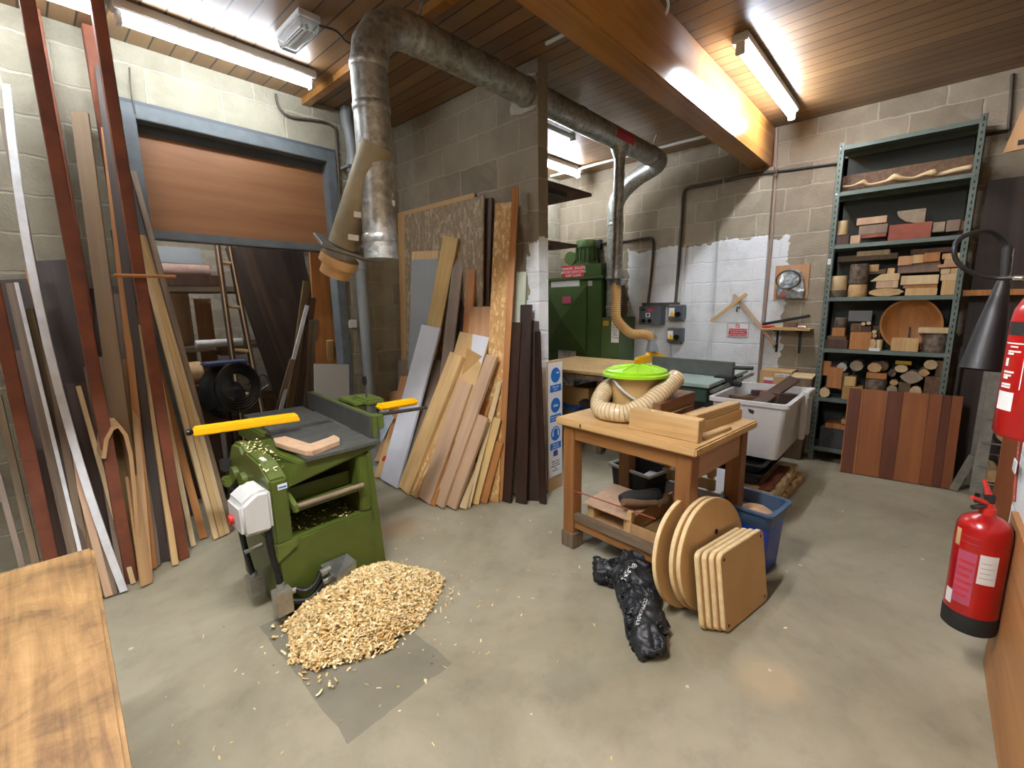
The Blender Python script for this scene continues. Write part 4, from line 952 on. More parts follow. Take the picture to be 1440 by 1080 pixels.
cd = thing('wall_conduit', 'thin brown conduit looping over the opening and down to a socket', 'conduit', (2.15, 4.0, 0))
pts = [gY(*q, 4.0) for q in ((388,132),(392,150),(408,164),(450,170),(468,178),(473,195),(478,280),(484,380),(490,452))]
bm = B(); tube(bm, pts, .010, 8, sub=3); mk('cable', bm, G('conduit'), cd, smooth=True)
p = gY(495, 455, 4.0); bm = B(); box(bm, (p.x-.035,3.97,p.z-.04), (p.x+.035,4.015,p.z+.035)); mk('socket', bm, G('white_plastic'), cd, bev=.004)
cc = [gY(*q, 4.0) for q in ((182,95),(184,128),(190,160))]
bm = B(); tube(bm, cc, .005, 6, sub=3); tag(mk('wall_cable', bm, G('conduit'), loc=cc[0]), 'thin brown cable hanging down to the opening frame', 'cable')
# ================================================================ middle workbench
BT = .86
F0, L0, R0 = gZ(979, 632, BT), gZ(781, 586, BT), gZ(1041, 587, BT)
vv = (L0 - F0); vv.z = 0; lv = vv.length; vv.normalize(); uu = V((vv.y, -vv.x, 0)); lu = .76
MB_ = Matrix(((uu.x, vv.x, 0, F0.x), (uu.y, vv.y, 0, F0.y), (0, 0, 1, 0), (0, 0, 0, 1)))   # local: x away, y to the left, origin below near corner
def W(x, y, z=0.0): return MB_ @ V((x, y, z))
wb = thing('workbench', 'sturdy wooden workbench with a thick worn top carrying the lime lidded bucket', 'workbench', M=MB_)
def lb(name, a, b_, mt, bev=.003, parent=None, fn=None):
    bm = B(); box(bm, a, b_); return mk(name, bm, G(mt), parent or wb, bev=bev, world=False)
wood('bench_top', '#d8b47c', '#bd945c', 'Y', .5, .6); wood('bench_leg', '#9c6a3a', '#7f5228', 'Z', .5, .6); wood('bench_rail', '#a4733f', '#875a2d', 'Y', .5, .6); wood('bench_rail_x', '#b58a68', '#9c7050', 'X', .55, .6)
lb('top', (0, 0, BT-.045), (lu, lv, BT), 'bench_top', .008)
ins = .035
for i, (x, y) in enumerate(((ins, lv-ins-.085), (ins, ins), (lu-ins-.085, ins), (lu-ins-.085, lv-ins-.085))):
    lg = lb('leg', (x, y, .001), (x+.085, y+.085, BT-.045), 'bench_leg', .004)
    if i == 0: lb('foot_block', (x-.008, y-.008, .001), (x+.093, y+.093, .105), 'weathered', .004, lg)
lb('apron', (ins+.01, ins+.085, BT-.135), (ins+.035, lv-ins-.085, BT-.045), 'bench_rail'); lb('apron', (lu-ins-.04, ins+.085, BT-.135), (lu-ins-.015, lv-ins-.085, BT-.045), 'bench_rail')
lb('apron', (ins+.085, ins+.01, BT-.20), (lu-ins-.085, ins+.035, BT-.045), 'bench_rail_x'); lb('apron', (ins+.085, lv-ins-.035, BT-.17), (lu-ins-.085, lv-ins-.01, BT-.045), 'bench_rail_x')
SZ = .20
lb('stretcher', (ins+.015, ins+.085, SZ-.06), (ins+.06, lv-ins-.085, SZ), 'bench_rail'); lb('stretcher', (lu-ins-.06, ins+.085, SZ-.06), (lu-ins-.015, lv-ins-.085, SZ), 'bench_rail')
lb('stretcher', (ins+.085, lv-ins-.065, SZ-.12), (lu-ins-.085, lv-ins-.02, SZ-.06), 'bench_leg'); lb('stretcher', (ins+.085, ins+.02, SZ-.12), (lu-ins-.085, ins+.065, SZ-.06), 'bench_leg')
for k in range(4): lb('shelf_slat', (ins+.075+.15*k, ins+.09, SZ-.03), (ins+.17+.15*k, lv-ins-.09, SZ-.002), 'weathered', .002)
bm = B(); cbox(bm, W(lu*.4, lv*.86, BT-.09), (.28, .06, .07), uu.to_track_quat('X','Z').to_matrix()); mk('vice_block', bm, G('pine_orange'), wb, bev=.004)
bm = B(); q = W(-.0012, lv-.20, BT-.022); cbox(bm, q, (.003,.008,.022), MB_.to_3x3()); mk('dark_knot', bm, G('black'), wb)

# bucket
bp = gZ(892, 588, BT); bp = V((bp.x+.10, bp.y+.05, BT))
bk = thing('bucket', 'tan plastic bucket under an upturned lime green lid on the workbench', 'bucket', bp)
bm = B(); lathe(bm, [(.125,.001),(.13,.01),(.15,.25),(.155,.252),(.155,.262),(.143,.262),(.122,.012)], 32, TM(bp), cap=False); bm2 = bm; lathe(bm, [(0.001,.004),(.125,.004)], 32, TM(bp), cap=False); mk('body', bm, G('bucket_tan'), bk, smooth=40)
bm = B()
lathe(bm, [(.200,.248),(.206,.251),(.206,.266),(.195,.270),(.186,.270),(.186,.284),(.176,.288),(.10,.304),(.02,.311),(.0005,.311)], 40, TM(bp), cap=False)
ld = mk('lid', bm, G('lime'), bk, smooth=35, label='lime green lid')
for k in range(12):
    a = 2*math.pi*k/12; bm = B(); tube(bm, [bp+V((.03*math.cos(a),.03*math.sin(a),.311)), bp+V((.11*math.cos(a),.11*math.sin(a),.304)), bp+V((.165*math.cos(a),.165*math.sin(a),.290))], .005, 6); mk('lid_rib', bm, G('lime'), ld, smooth=True)
side = CR.copy(); side.z = 0; side.normalize(); toc = V((-bp.x, -bp.y, 0)).normalized()
bm = B(); tube(bm, [bp + side*(-.15) + toc*.03 + V((0,0,.265)), bp + side*(-.10) + toc*.125 + V((0,0,.20)), bp + side*.02 + toc*.165 + V((0,0,.115)), bp + side*.10 + toc*.15 + V((0,0,.12)), bp+side*.155+toc*.03+V((0,0,.26))], .008, 8, sub=5); mk('handle', bm, G('white_plastic'), bk, smooth=True)

# spiral hose around the bucket
d0 = (bp - EYE).dot(CF)
hp = [gD(862, 541, d0+.10), gD(850, 551, d0+.02), gD(843, 566, d0-.06), gD(847, 580, d0-.13), gD(862, 587, d0-.19), gD(881, 583, d0-.22), gD(905, 571, d0-.22), gD(926, 555, d0-.19), gD(944, 538, d0-.13), gD(951, 531, d0-.10)]
for p in hp: p.z = max(p.z, BT+.059)
bm = B(); HP = tube(bm, hp, .054, 22, sub=10, cap=False)
hs = mk('suction_hose', bm, G('hose_clear'), None, loc=hp[3], smooth=True); tag(hs, 'fat translucent spiral hose curled round the bucket on the workbench', 'hose')
PM[hs.name] = Matrix.Translation(hp[3])
bm = B(); ln = [0]
for a, b_ in zip(HP, HP[1:]): ln.append(ln[-1] + (b_-a).length)
turns = ln[-1] / .021; hel = []; Fq = None; nst = int(turns*14)
import bisect
for k in range(nst):
    s = ln[-1]*k/nst; i = min(bisect.bisect_right(ln, s)-1, len(HP)-2); f = (s-ln[i])/max(1e-6, ln[i+1]-ln[i])
    p = HP[i].lerp(HP[i+1], f); t = (HP[i+1]-HP[i]).normalized()
    x = (Fq - t*Fq.dot(t)) if Fq else frame(t).col[0]; Fq = x.normalized(); y = t.cross(Fq); a = 2*math.pi*turns*k/nst
    hel.append(p + (Fq*math.cos(a) + y*math.sin(a))*.0546)
tube(bm, hel, .0030, 5); mk('spiral_rib', bm, G('hose_rib'), hs, smooth=True)

# timber pieces on the bench
def bar(nm, lb_, x0, y0, z0, x1, y1, z1, mt, cat, rot=0, bev=.003, c=None):
    """box in bench coordinates, optionally turned about its own centre"""
    cx_, cy_ = (x0+x1)/2, (y0+y1)/2; p = W(cx_, cy_, z0)
    M = Matrix.Translation(p) @ MB_.to_3x3().to_4x4() @ Matrix.Rotation(R(rot), 4, 'Z')
    bm = B(); box(bm, (-(x1-x0)/2, -(y1-y0)/2, 0), ((x1-x0)/2, (y1-y0)/2, z1-z0))
    return tag(mk(nm, bm, G(mt), M=M, bev=bev, world=False), lb_, cat)
wood('oak_x', '#9a7048', '#7a5433', 'X', dark='#5e4026'); wood('oak_y', '#9a7048', '#7a5433', 'Y', dark='#5e4026')
b1 = bar('rebated_rail', 'long rebated pine rail lying along the front of the workbench top', .085, .035, BT+.001, .135, .43, BT+.115, 'pine_y', 'timber')
bm = B(); box(bm, (.0253, -.1975, .07), (.045, .1975, .115)); mk('rebate_lip', bm, G('pine_y'), b1, world=False, bev=.002)
bar('pine_rail', 'upper pink brown pine rail pointing to the white tub', .22, .10, BT+.062, .72, .165, BT+.105, 'pine_x', 'timber', -3)
bar('pine_rail', 'lower pink brown pine rail pointing to the white tub', .20, .095, BT+.001, .74, .17, BT+.06, 'ply_pink_x' if 'ply_pink_x' in MATS else 'pine_x', 'timber', -3)
bar('thin_batten', 'thin flat pine batten beside the rails at the bench corner', .16, .03, BT+.001, .46, .072, BT+.018, 'pine_x', 'timber', -2)
bar('pine_strip', 'narrow yellow pine strip lying behind the rails on the bench', .22, .20, BT+.001, .74, .245, BT+.04, 'pine_x', 'timber', 2)
bar('pine_strip', 'second yellow pine strip lying under the hardwood block', .22, .27, BT+.001, .76, .33, BT+.03, 'oak_x', 'timber', 0)
bar('hardwood_block', 'lower dark hardwood block on the bench behind the hose', .30, .35, BT+.001, .72, .50, BT+.05, 'oak_x', 'timber', 6)
bar('hardwood_block', 'top dark hardwood block with a sawn end behind the hose', .26, .36, BT+.051, .74, .49, BT+.125, 'oak_x', 'timber', 4)
# things on and under the bench
q = gZ(865, 700, SZ+.001)
def onsh(px, py, z=SZ+.001): return MB_.inverted() @ gZ(px, py, z)
q = onsh(812, 716); q2 = onsh(885, 738)
t = thing('step_stool', 'low plywood step with a sloping top on the workbench shelf', 'step', M=Matrix.Translation(W(.12, lv-.335, SZ)) @ MB_.to_3x3().to_4x4())
def lb2(name, pts, mt, parent, bev=.003):
    bm = B(); hexa(bm, pts); return mk(name, bm, G(mt), parent, bev=bev, world=False)
lb2('top', [(-.03,-.16,.105),(.30,-.16,.13),(.30,.18,.13),(-.03,.18,.105),(-.03,-.16,.117),(.30,-.16,.145),(.30,.18,.145),(-.03,.18,.117)], 'ply_pink', t)
for y in (-.15, .12): lb2('side', [(0,y,.001),(.28,y,.001),(.28,y+.05,.001),(0,y+.05,.001),(0,y,.105),(.28,y,.127),(.28,y+.05,.127),(0,y+.05,.105)], 'pine', t)
lb2('base', [(-.02,-.16,-.0),(.29,-.16,0),(.29,.18,0),(-.02,.18,0),(-.02,-.16,.012),(.29,-.16,.012),(.29,.18,.012),(-.02,.18,.012)], 'ply_tan', t)
p = W(.26, lv-.46, SZ+.15)
gl = thing('safety_boot', 'worn dark boot with a tan sole lying on the plywood step', 'boot', p)
bm = B(); tube(bm, [p+V((-.10,.08,.04)), p+V((-.05,.05,.045)), p+V((.01,0,.042)), p+V((.07,-.05,.045)), p+V((.10,-.08,.055))], [.028,.042,.042,.045,.036], 14, sub=3); mk('upper', bm, G('charcoal'), gl, smooth=True)
bm = B(); tube(bm, [p+V((-.13,.05,.04)), p+V((-.08,.02,.03)), p+V((-.02,-.03,.02)), p+V((.04,-.09,.02))], [.022,.026,.022,.018], 12, sub=3); mk('sole', bm, G('gum_rubber'), gl, smooth=True)
bm = B(); tube(bm, [p+V((.03,-.10,.02)), p+V((.08,-.12,.03)), p+V((.11,-.11,.06))], [.02,.024,.016], 12, sub=3); mk('heel', bm, G('gum_rubber'), gl, smooth=True)
a, b_ = W(.03, lv-.05, .40), W(.16, lv-.62, .345)
bm = B(); tube(bm, [a, (a+b_)/2, b_], .004, 6, sub=2); tag(mk('red_string', bm, G('red_oxide_bright'), loc=a), 'thin red cord stretched from the bench leg to the boot', 'string')
bar('weathered_batten', 'grey weathered batten lying along the front of the bench shelf', .045, .16, SZ+.001, .085, lv-.13, SZ+.045, 'weathered_y' if 'weathered_y' in MATS else 'bench_grey', 'timber') if 'bench_grey' in MATS else None
wood('bench_grey', '#85715a', '#665441', 'Y', dark='#4a3d2f')
bar('weathered_batten', 'grey weathered batten lying along the front of the bench shelf', .03, .22, SZ+.001, .07, lv-.13, SZ+.05, 'bench_grey', 'timber')
ty = thing('wooden_tray', 'open tan wooden tray on the right half of the bench shelf', 'tray', M=Matrix.Translation(W(.10, .135, SZ)) @ MB_.to_3x3().to_4x4())
lb2('bottom', [(0,0,.001),(.5,0,.001),(.5,.30,.001),(0,.30,.001),(0,0,.012),(.5,0,.012),(.5,.30,.012),(0,.30,.012)], 'leather', ty)
for a, b_ in (((0,0,.012),(.5,.014,.11)), ((0,.286,.012),(.5,.30,.13)), ((0,.014,.012),(.014,.286,.09)), ((.486,.014,.012),(.5,.286,.11))):
    bm = B(); box(bm, a, b_); mk('side', bm, G('ply_tan'), ty, bev=.002, world=False)
bm = B(); box(bm, (-.002,.27,.012), (.03,.302,.16)); mk('corner_post', bm, G('pine'), ty, bev=.002, world=False)
bar('dark_stick', 'upper dark red stick wedged between step and tray on the bench shelf', .16, .45, SZ+.001, .62, .475, SZ+.03, 'walnut', 'timber', 8)
bar('pale_stick', 'pale stick between step and tray on the bench shelf', .20, .49, SZ+.001, .62, .51, SZ+.025, 'pine_x', 'timber', 4)

# black bin behind the bench
q = gZ(905, 700, 0); bx_, by_ = 2.98, 1.45
bb = thing('black_bin', 'black plastic bin with a pale rim standing behind the workbench', 'bin', (bx_, by_, 0))
def tub(parent, cx_, cy_, z0, z1, sx0, sy0, sx1, sy1, mt, wall=.012, rz=0, rim=None, rimh=.02, rimw=.012, inner=None, nm='body'):
    bm = B(); Rz = Matrix.Rotation(rz, 4, 'Z'); T0 = Matrix.Translation((cx_, cy_, 0)) @ Rz
    def ringv(sx, sy, z, rr=.04, k=4):
        o = []
        for qx, qy, a0 in ((1,1,0),(-1,1,90),(-1,-1,180),(1,-1,270)):
            for i in range(k+1):
                a = R(a0 + 90*i/k); o.append(bm.verts.new(T0 @ V((qx*(sx/2-rr)+rr*math.cos(a), qy*(sy/2-rr)+rr*math.sin(a), z))))
        return o
    rs = [ringv(sx0-.01, sy0-.01, z0), ringv(sx0, sy0, z0+.008), ringv(sx1, sy1, z1)]
    if rim: rs += [ringv(sx1+2*rimw, sy1+2*rimw, z1), ringv(sx1+2*rimw, sy1+2*rimw, z1+rimh), ringv(sx1-2*wall, sy1-2*wall, z1+rimh)]
    else: rs += [ringv(sx1-2*wall, sy1-2*wall, z1)]
    rs.append(ringv(sx0-2*wall, sy0-2*wall, z0+.02))
    n = len(rs[0])
    for a, b2 in zip(rs, rs[1:]):
        for i in range(n): bm.faces.new((a[i], a[(i+1)%n], b2[(i+1)%n], b2[i]))
    bm.faces.new(rs[0][::-1]); bm.faces.new(rs[-1])
    return mk(nm, bm, G(mt), parent, smooth=35)
tub(bb, bx_, by_, .001, .36, .26, .30, .31, .36, 'black_soft', rz=-.2)
bm = B(); c_ = Matrix.Translation((bx_, by_, .362)) @ Matrix.Rotation(-.2, 4, 'Z')
for a, b_ in (((-.165,-.19,-.012),(.165,-.165,.008)),((-.165,.165,-.012),(.165,.19,.008)),((-.165,-.165,-.012),(-.142,.165,.008)),((.142,-.165,-.012),(.165,.165,.008))):
    vs_ = box(bm, a, b_)
    for v in vs_: v.co = c_ @ v.co
mk('rim', bm, G('grey_light'), bb, bev=.004)
# white mobile crates / carton behind the bench with lettering
ct = thing('carton', 'white cardboard carton with printed black letters behind the bench legs', 'box', (3.25, 1.03, 0))
bm = B(); box(bm, (3.0, .90, .085), (3.5, 1.45, .285)); mk('body', bm, G('white_board'), ct, bev=.003)
bm = B(); box(bm, (3.0, .90, .001), (3.5, 1.45, .084)); mk('base', bm, G('grey_light'), ct, bev=.003)
text('lettering', 'roq', .13, face_nX((2.999, 1.06, .19)), G('black'), ct)
cr = thing('slatted_crate', 'pale slatted wooden crate leaning behind the wooden tray', 'crate', (3.05, 1.18, .286))
for z in (.30, .40, .50):
    bm = B(); box(bm, (2.99, .93, z), (3.01, 1.30, z+.075)); mk('slat', bm, G('pine_pale'), cr, bev=.002)
for y in (.95, 1.25):
    bm = B(); box(bm, (3.011, y, .288), (3.04, y+.04, .58)); mk('post', bm, G('pine'), cr, bev=.002)

# pallets, black trays and the big white tub
def pallet(nm, lb_, x0, y0, x1, y1, z0, h, rz, mt):
    c_ = ((x0+x1)/2, (y0+y1)/2, z0); M = Matrix.Translation(c_) @ Matrix.Rotation(rz, 4, 'Z')
    t = thing(nm, lb_, 'pallet', M=M); lx, ly = x1-x0, y1-y0
    for k in range(3):
        bm = B(); y = -ly/2 + (ly-.08)*k/2; box(bm, (-lx/2, y, 0), (lx/2, y+.08, h*.55)); mk('bearer', bm, G(mt), t, world=False, bev=.003)
    for k in range(5):
        bm = B(); x = -lx/2 + (lx-.11)*k/4; box(bm, (x, -ly/2, h*.55), (x+.11, ly/2, h)); mk('deck_board', bm, G('pine_pale' if mt == 'pine_pale' else mt), t, world=False, bev=.003)
    return t
pallet('pallet', 'rough brown pallet at the bottom of the stack under the white tub', 3.56, .66, 4.42, 1.28, .001, .075, -.04, 'ply_tan')
pallet('pallet', 'pale wooden pallet directly under the black trays', 3.53, .69, 4.36, 1.3, .077, .085, 0, 'pine_pale')
rt = tag(mk('red_board', (lambda b: (box(b, (3.56,.72,.163), (4.2,.80,.175)), b)[1])(B()), G('red_oxide'), loc=(3.56,.72,.163), bev=.002), 'dark red board edge on the pale pallet under the black trays', 'board')
kb = [thing('black_tray', lb_, 'tray', (3.9, 1.0, z)) for lb_, z in (('lower black plastic tray on the pale pallet', .163), ('upper black plastic tray right under the white tub', .25))]
tub(kb[0], 3.93, 1.02, .176, .255, .66, .40, .70, .46, 'black', rim=1, rimh=.012)
tub(kb[1], 3.90, 1.03, .268, .325, .60, .42, .64, .48, 'black', rim=1, rimh=.012)
B0 = gZ(1093, 652, .345); B1 = gZ(1045, 640, .345)
tz = gY(1097, 577, B0.y-.02).z
tt = thing('white_tub', 'big white plastic tub filled with dark timber offcuts beside the workbench', 'tub', (4.0, 1.05, .345))
cxx, cyy = B0.x+.42, B0.y+.235
tub(tt, cxx, cyy, .346, tz-.02, .74, .44, .86, .53, 'white_tote', rim=1, rimh=.03, rimw=.022)
bm = B(); x_ = cxx-.41; hexa(bm, [(x_-.002,cyy+.20,.50),(x_-.002,cyy+.09,.50),(x_+.004,cyy+.09,.50),(x_+.004,cyy+.20,.50),(x_-.022,cyy+.20,.70),(x_-.022,cyy+.09,.70),(x_-.012,cyy+.09,.70),(x_-.012,cyy+.20,.70)]); lbp = mk('label', bm, G('sign_navy'), tt)
bm = B(); hexa(bm, [(x_-.006,cyy+.19,.53),(x_-.006,cyy+.11,.53),(x_-.003,cyy+.11,.53),(x_-.003,cyy+.19,.53),(x_-.0225,cyy+.19,.68),(x_-.0225,cyy+.11,.68),(x_-.019,cyy+.11,.68),(x_-.019,cyy+.19,.68)]); mk('label_text_block', bm, G('paper'), lbp)
bm = B()
yy_ = cyy - .295
for k in (.12, .30): box(bm, (cxx+k-.03, yy_-.012, .42), (cxx+k+.03, yy_+.03, tz-.0))
box(bm, (cxx+.08, yy_-.02, tz-.03), (cxx+.36, yy_+.03, tz+.03)); mk('side_handle', bm, G('white_tote'), tt, bev=.006)
def offcut(nm, lb_, a, b_, w, t, mt, wd=(0,1,.3)): return plank(nm, lb_, 'timber', a, b_, w, t, G(mt), wd, lift=False)
a, b_ = gD(1060, 580, 3.95), gD(1118, 538, 4.75)
offcut('dark_board', 'long dark brown board sticking up out of the white tub', gD(1052, 577, 3.45), gD(1117, 533, 3.85), .085, .03, 'walnut')
offcut('dark_strip', 'nearer thin dark strip laid across the rim of the white tub', gD(1028, 567, 3.55), gD(1056, 556, 3.75), .03, .02, 'dark_brown')
offcut('dark_strip', 'further thin dark strip laid across the rim of the white tub', gD(1034, 570, 3.5), gD(1058, 561, 3.7), .03, .02, 'dark_brown')
for k, (lb_, x, y, w, mt) in enumerate((('dark timber block lying inside the white tub near the rim', .05, -.15, .12, 'walnut'), ('reddish timber block lying inside the white tub', .10, -.05, .10, 'redwood'), ('black timber block lying inside the white tub', .18, .06, .14, 'dark_brown'), ('brown timber block deep in the white tub', -.1, .12, .14, 'oak_brown'))):
    bm = B(); cbox(bm, (cxx+x, cyy+y, tz-.035-.01*k), (.30, w, .09), Matrix.Rotation(R(20*k-25), 3, 'Z') @ Matrix.Rotation(R(8), 3, 'Y')); tag(mk('timber_offcut', bm, G(mt), loc=(cxx+x, cyy+y, tz-.08), bev=.004), lb_, 'timber')
# tall timber stump, cartons and dark bin behind the white tub
p0 = gZ(1125, 650, 0)
sx_ = 5.02
a_, b2 = gX(1112, 528, sx_), gX(1143, 530, sx_)
stp = thing('timber_post', 'thick rough timber post with a sawn pale top beside the steel shelving', 'timber', (sx_+.09, .86, 0))
zt = a_.z
bm = B(); hexa(bm, [(sx_-.02,.96,.001),(sx_-.02,.78,.001),(sx_+.14,.78,.001),(sx_+.14,.96,.001),(sx_-.02,a_.y,zt-.02),(sx_-.02,b2.y,zt-.02),(sx_+.16,b2.y,zt),(sx_+.16,a_.y,zt)]); mk('trunk', bm, G('weathered'), stp, bev=.008)
bm = B(); hexa(bm, [(sx_-.021,a_.y+.001,zt-.0195),(sx_-.021,b2.y-.001,zt-.0195),(sx_+.161,b2.y-.001,zt+.0005),(sx_+.161,a_.y+.001,zt+.0005),(sx_-.021,a_.y+.001,zt-.010),(sx_-.021,b2.y-.001,zt-.010),(sx_+.161,b2.y-.001,zt+.012),(sx_+.161,a_.y+.001,zt+.012)]); mk('sawn_top', bm, G('endgrain_pale'), stp)
cb_ = thing('cardboard_box', 'brown cardboard box with white and red labels behind the white tub', 'box', (5.2, 1.1, 0))
xa = 5.14; c0, c1 = gX(1069, 520, xa), gX(1112, 545, xa)
bm = B(); box(bm, (xa, c1.y, .62), (XB-.02, c0.y, c0.z)); mk('carton', bm, G('card_light'), cb_, bev=.003)
def lab(parent, nm, x0, y0, x1, y1, X, mt, off=.0015):
    p, q = gX(x0, y0, X), gX(x1, y1, X); bm = B(); box(bm, (X-off, q.y, q.z), (X-.0002, p.y, p.z)); return mk(nm, bm, G(mt), parent)
l_ = lab(cb_, 'label', 1074, 530, 1087, 535, xa, 'label_white'); lab(cb_, 'label_red', 1074, 534.5, 1087, 539.5, xa, 'pink_label')
l2 = lab(cb_, 'label', 1089, 525, 1110, 531, xa, 'label_white'); pt = gX(1099, 528, xa-.003); text('lettering', 'Circular saw', .032, face_nX((xa-.003, pt.y, pt.z)), G('black'), l2)
bm = B(); box(bm, (4.98, .98, .001), (XB-.02, 1.30, .617)); tag(mk('brown_carton', bm, G('cardboard'), loc=(5.2,1.1,0), bev=.003), 'larger plain carton under the labelled cardboard box', 'box')
p, q = gX(1066, 539, 5.05), gX(1092, 546, 5.05); bm = B(); box(bm, (5.0, q.y, .618), (5.13, p.y, .65)); tag(mk('yellow_board', bm, G('pine_yellow'), loc=(5.05, q.y, q.z), bev=.002), 'flat yellow pine piece lying in front of the labelled cardboard box', 'board')
# blue bin with liner
q = gZ(1078, 817)
bl = thing('recycling_bin', 'blue plastic bin with grey blue rim holding sawdust beside the round discs', 'bin', (2.80, .72, 0))
rzb = -.12
tub(bl, 2.775, .64, .001, .31, .25, .23, .275, .265, 'blue_bin', rz=rzb)
tub(bl, 2.775, .64, .30, .385, .285, .275, .30, .295, 'blue_grey', rz=rzb, rim=1, rimh=.012, nm='liner_rim')
bm = B(); lathe(bm, [(.125,.27),(.11,.31),(.06,.345),(.001,.355)], 20, TM((2.795,.63,0)), cap=False)
for v in bm.verts: v.co.z += .02*noise.noise(v.co*12)
o = mk('sawdust_fill', bm, G('sawdust'), bl, smooth=True)
# round discs and square boards
def rdisc(lb_, c, r, th, lean, yaw, group=None):
    Rm = Matrix.Rotation(yaw, 3, 'Z') @ Matrix.Rotation(R(90), 3, 'X') @ Matrix.Rotation(0, 3, 'Y')
    Rl = Matrix.Rotation(lean, 3, (Matrix.Rotation(yaw, 3, 'Z') @ V((1,0,0))))
    M = TM(c, Rl @ Rm)
    t = thing('round_disc', lb_, 'disc', M=M, group='round wooden discs')
    bm = B(); lathe(bm, [(0.002,0),(r-.003,0),(r,.003),(r,th-.003),(r-.003,th),(.002,th)], 64)
    o = mk('body', bm, [G('mdf_face'), G('mdf_edge')], t, world=False, smooth=30)
    for f in o.data.polygons:
        if abs(f.normal.z) < .5: f.material_index = 1
    for z in (-.0009, th+.0002):
        bm = B(); lathe(bm, [(.0145,0),(.0145,.0007)], 20, TM((.03,.11,z))); mk('hole', bm, G('black_soft'), t, world=False)
    return t
def pxd(px, py, Y): return gY(px, py, Y)
c1_ = gY(997, 786, .70)
for k, (lb_, dx, dy, rr) in enumerate((('front round wooden disc with a centre hole behind the square boards', 0, 0, .285), ('second round wooden disc directly behind the front one', -.012, .030, .285), ('rear round wooden disc leaning against the bench leg with a gap', -.045, .10, .285))):
    rdisc(lb_, V((c1_.x+dx, .70+dy, .283)), rr, .026, R(-7), R(-12))
for k, lb_ in enumerate(('front square wooden board with corner holes leaning on the stack', 'second square wooden board from the front of the stack', 'third square wooden board from the front of the stack', 'rearmost square wooden board touching the round discs')):
    base = gZ(1018, 896); yaw = R(-11)
    M = TM((base.x+.215-.016*k, base.y-.045+.0275*k, .008), Matrix.Rotation(yaw, 3, 'Z') @ Matrix.Rotation(R(-8), 3, 'X'))
    t = thing('square_board', lb_, 'board', M=M, group='square boards with corner holes')
    s, r, hh, th = .21, .035, .385, .025; poly = []
    for qx, qy, a0 in ((s-r, hh-r, 0), (-s+r, hh-r, 90), (-s+r, r, 180), (s-r, r, 270)):
        for i in range(6): a = R(a0+90*i/5); poly.append((qx+r*math.cos(a), qy+r*math.sin(a)))
    bm = B(); prism(bm, poly, th, Matrix(((1,0,0,0),(0,0,-1,th),(0,1,0,0),(0,0,0,1))))
    o = mk('body', bm, [G('mdf_face'), G('mdf_edge')], t, world=False, bev=.003)
    for f in o.data.polygons:
        if abs(f.normal.y) < .7: f.material_index = 1
    for hx, hy in ((s-.032, hh-.032), (-s+.032, hh-.032), (s-.032, .032), (-s+.032, .032)):
        bm = B(); lathe(bm, [(.001,0),(.008,0)], 12, TM((hx, -.0012+0, hy), Matrix.Rotation(R(90), 3, 'X')), cap=False); mk('hole', bm, G('black_soft'), t, world=False)
# bin bag on the floor
bm = B()
P = [gZ(*q, .05) for q in ((838,805),(868,806),(893,790))]; Q = [gZ(*q, .06) for q in ((893,786),(896,822),(906,862),(912,900),(925,914))]
tube(bm, [P[0], P[1], gZ(885,812,.07), Q[1]], [.06,.075,.08,.07], 20, sub=10)
tube(bm, [gZ(898,775,.06), gZ(893,790,.08), gZ(893,822,.07), gZ(905,862,.06), gZ(912,900,.045), gZ(918,918,.03)], [.04,.085,.105,.085,.075,.055], 24, sub=10)
o = mk('rubbish_bag', bm, G('bag_black'), None, loc=Q[1])
rm = o.modifiers.new('remesh', 'REMESH'); rm.mode = 'VOXEL'; rm.voxel_size = .0075
dg = bpy.context.evaluated_depsgraph_get(); me = bpy.data.meshes.new_from_object(o.evaluated_get(dg)); o.modifiers.clear(); o.data = me
me.materials.clear(); me.materials.append(G('bag_black'))
off = Q[1]
for v in me.vertices:
    w = V(v.co) + off
    n1 = noise.noise(w*7); n2 = 1-abs(noise.noise(w*16+V((3,1,2))))*2; n3 = 1-abs(noise.noise(w*38+V((1,8,2))))*2
    nn = V((noise.noise(w*9+V((9,0,0))), noise.noise(w*9+V((0,9,0))), 0))
    w2 = w + V(v.normal)*(.024*n1 + .030*n2 + .006*n3 - .014) + nn*.02
    w2.z = max(.004, w2.z*.95)
    v.co = w2 - off
me.update(); me.shade_smooth()
tag(o, 'crumpled black plastic bag lying on the floor in front of the bench', 'bag')
PM[o.name] = Matrix.Translation(off)
me.update()
def surf_text(body, size, px, py, ang, o):
    """print that follows the bag's surface"""
    from mathutils.bvhtree import BVHTree
    cu = bpy.data.curves.new('lettering', 'FONT'); cu.body = body; cu.size = size; cu.align_x = 'CENTER'; cu.align_y = 'CENTER'
    t = bpy.data.objects.new('src', cu); COL.objects.link(t); dg = bpy.context.evaluated_depsgraph_get(); dg.update()
    tm = bpy.data.meshes.new_from_object(t.evaluated_get(dg)); bpy.data.objects.remove(t)
    bvh = BVHTree.FromPolygons([V(v.co) for v in o.data.vertices], [tuple(p.vertices) for p in o.data.polygons])
    c = gZ(px, py, .1) - off
    bm = B(); bm.from_mesh(tm); bmesh.ops.subdivide_edges(bm, edges=bm.edges, cuts=1)
    for v in bm.verts:
        x, y = v.co.x, v.co.y
        g = V((c.x + x*math.cos(ang) - y*math.sin(ang), c.y + x*math.sin(ang) + y*math.cos(ang), .6))
        h = bvh.ray_cast(g, V((0,0,-1)))
        v.co = (h[0] + V((0,0,.0025))) if h[0] else V((g.x, g.y, -off.z+.004))
    mk('lettering', bm, G('paper'), o, world=False)
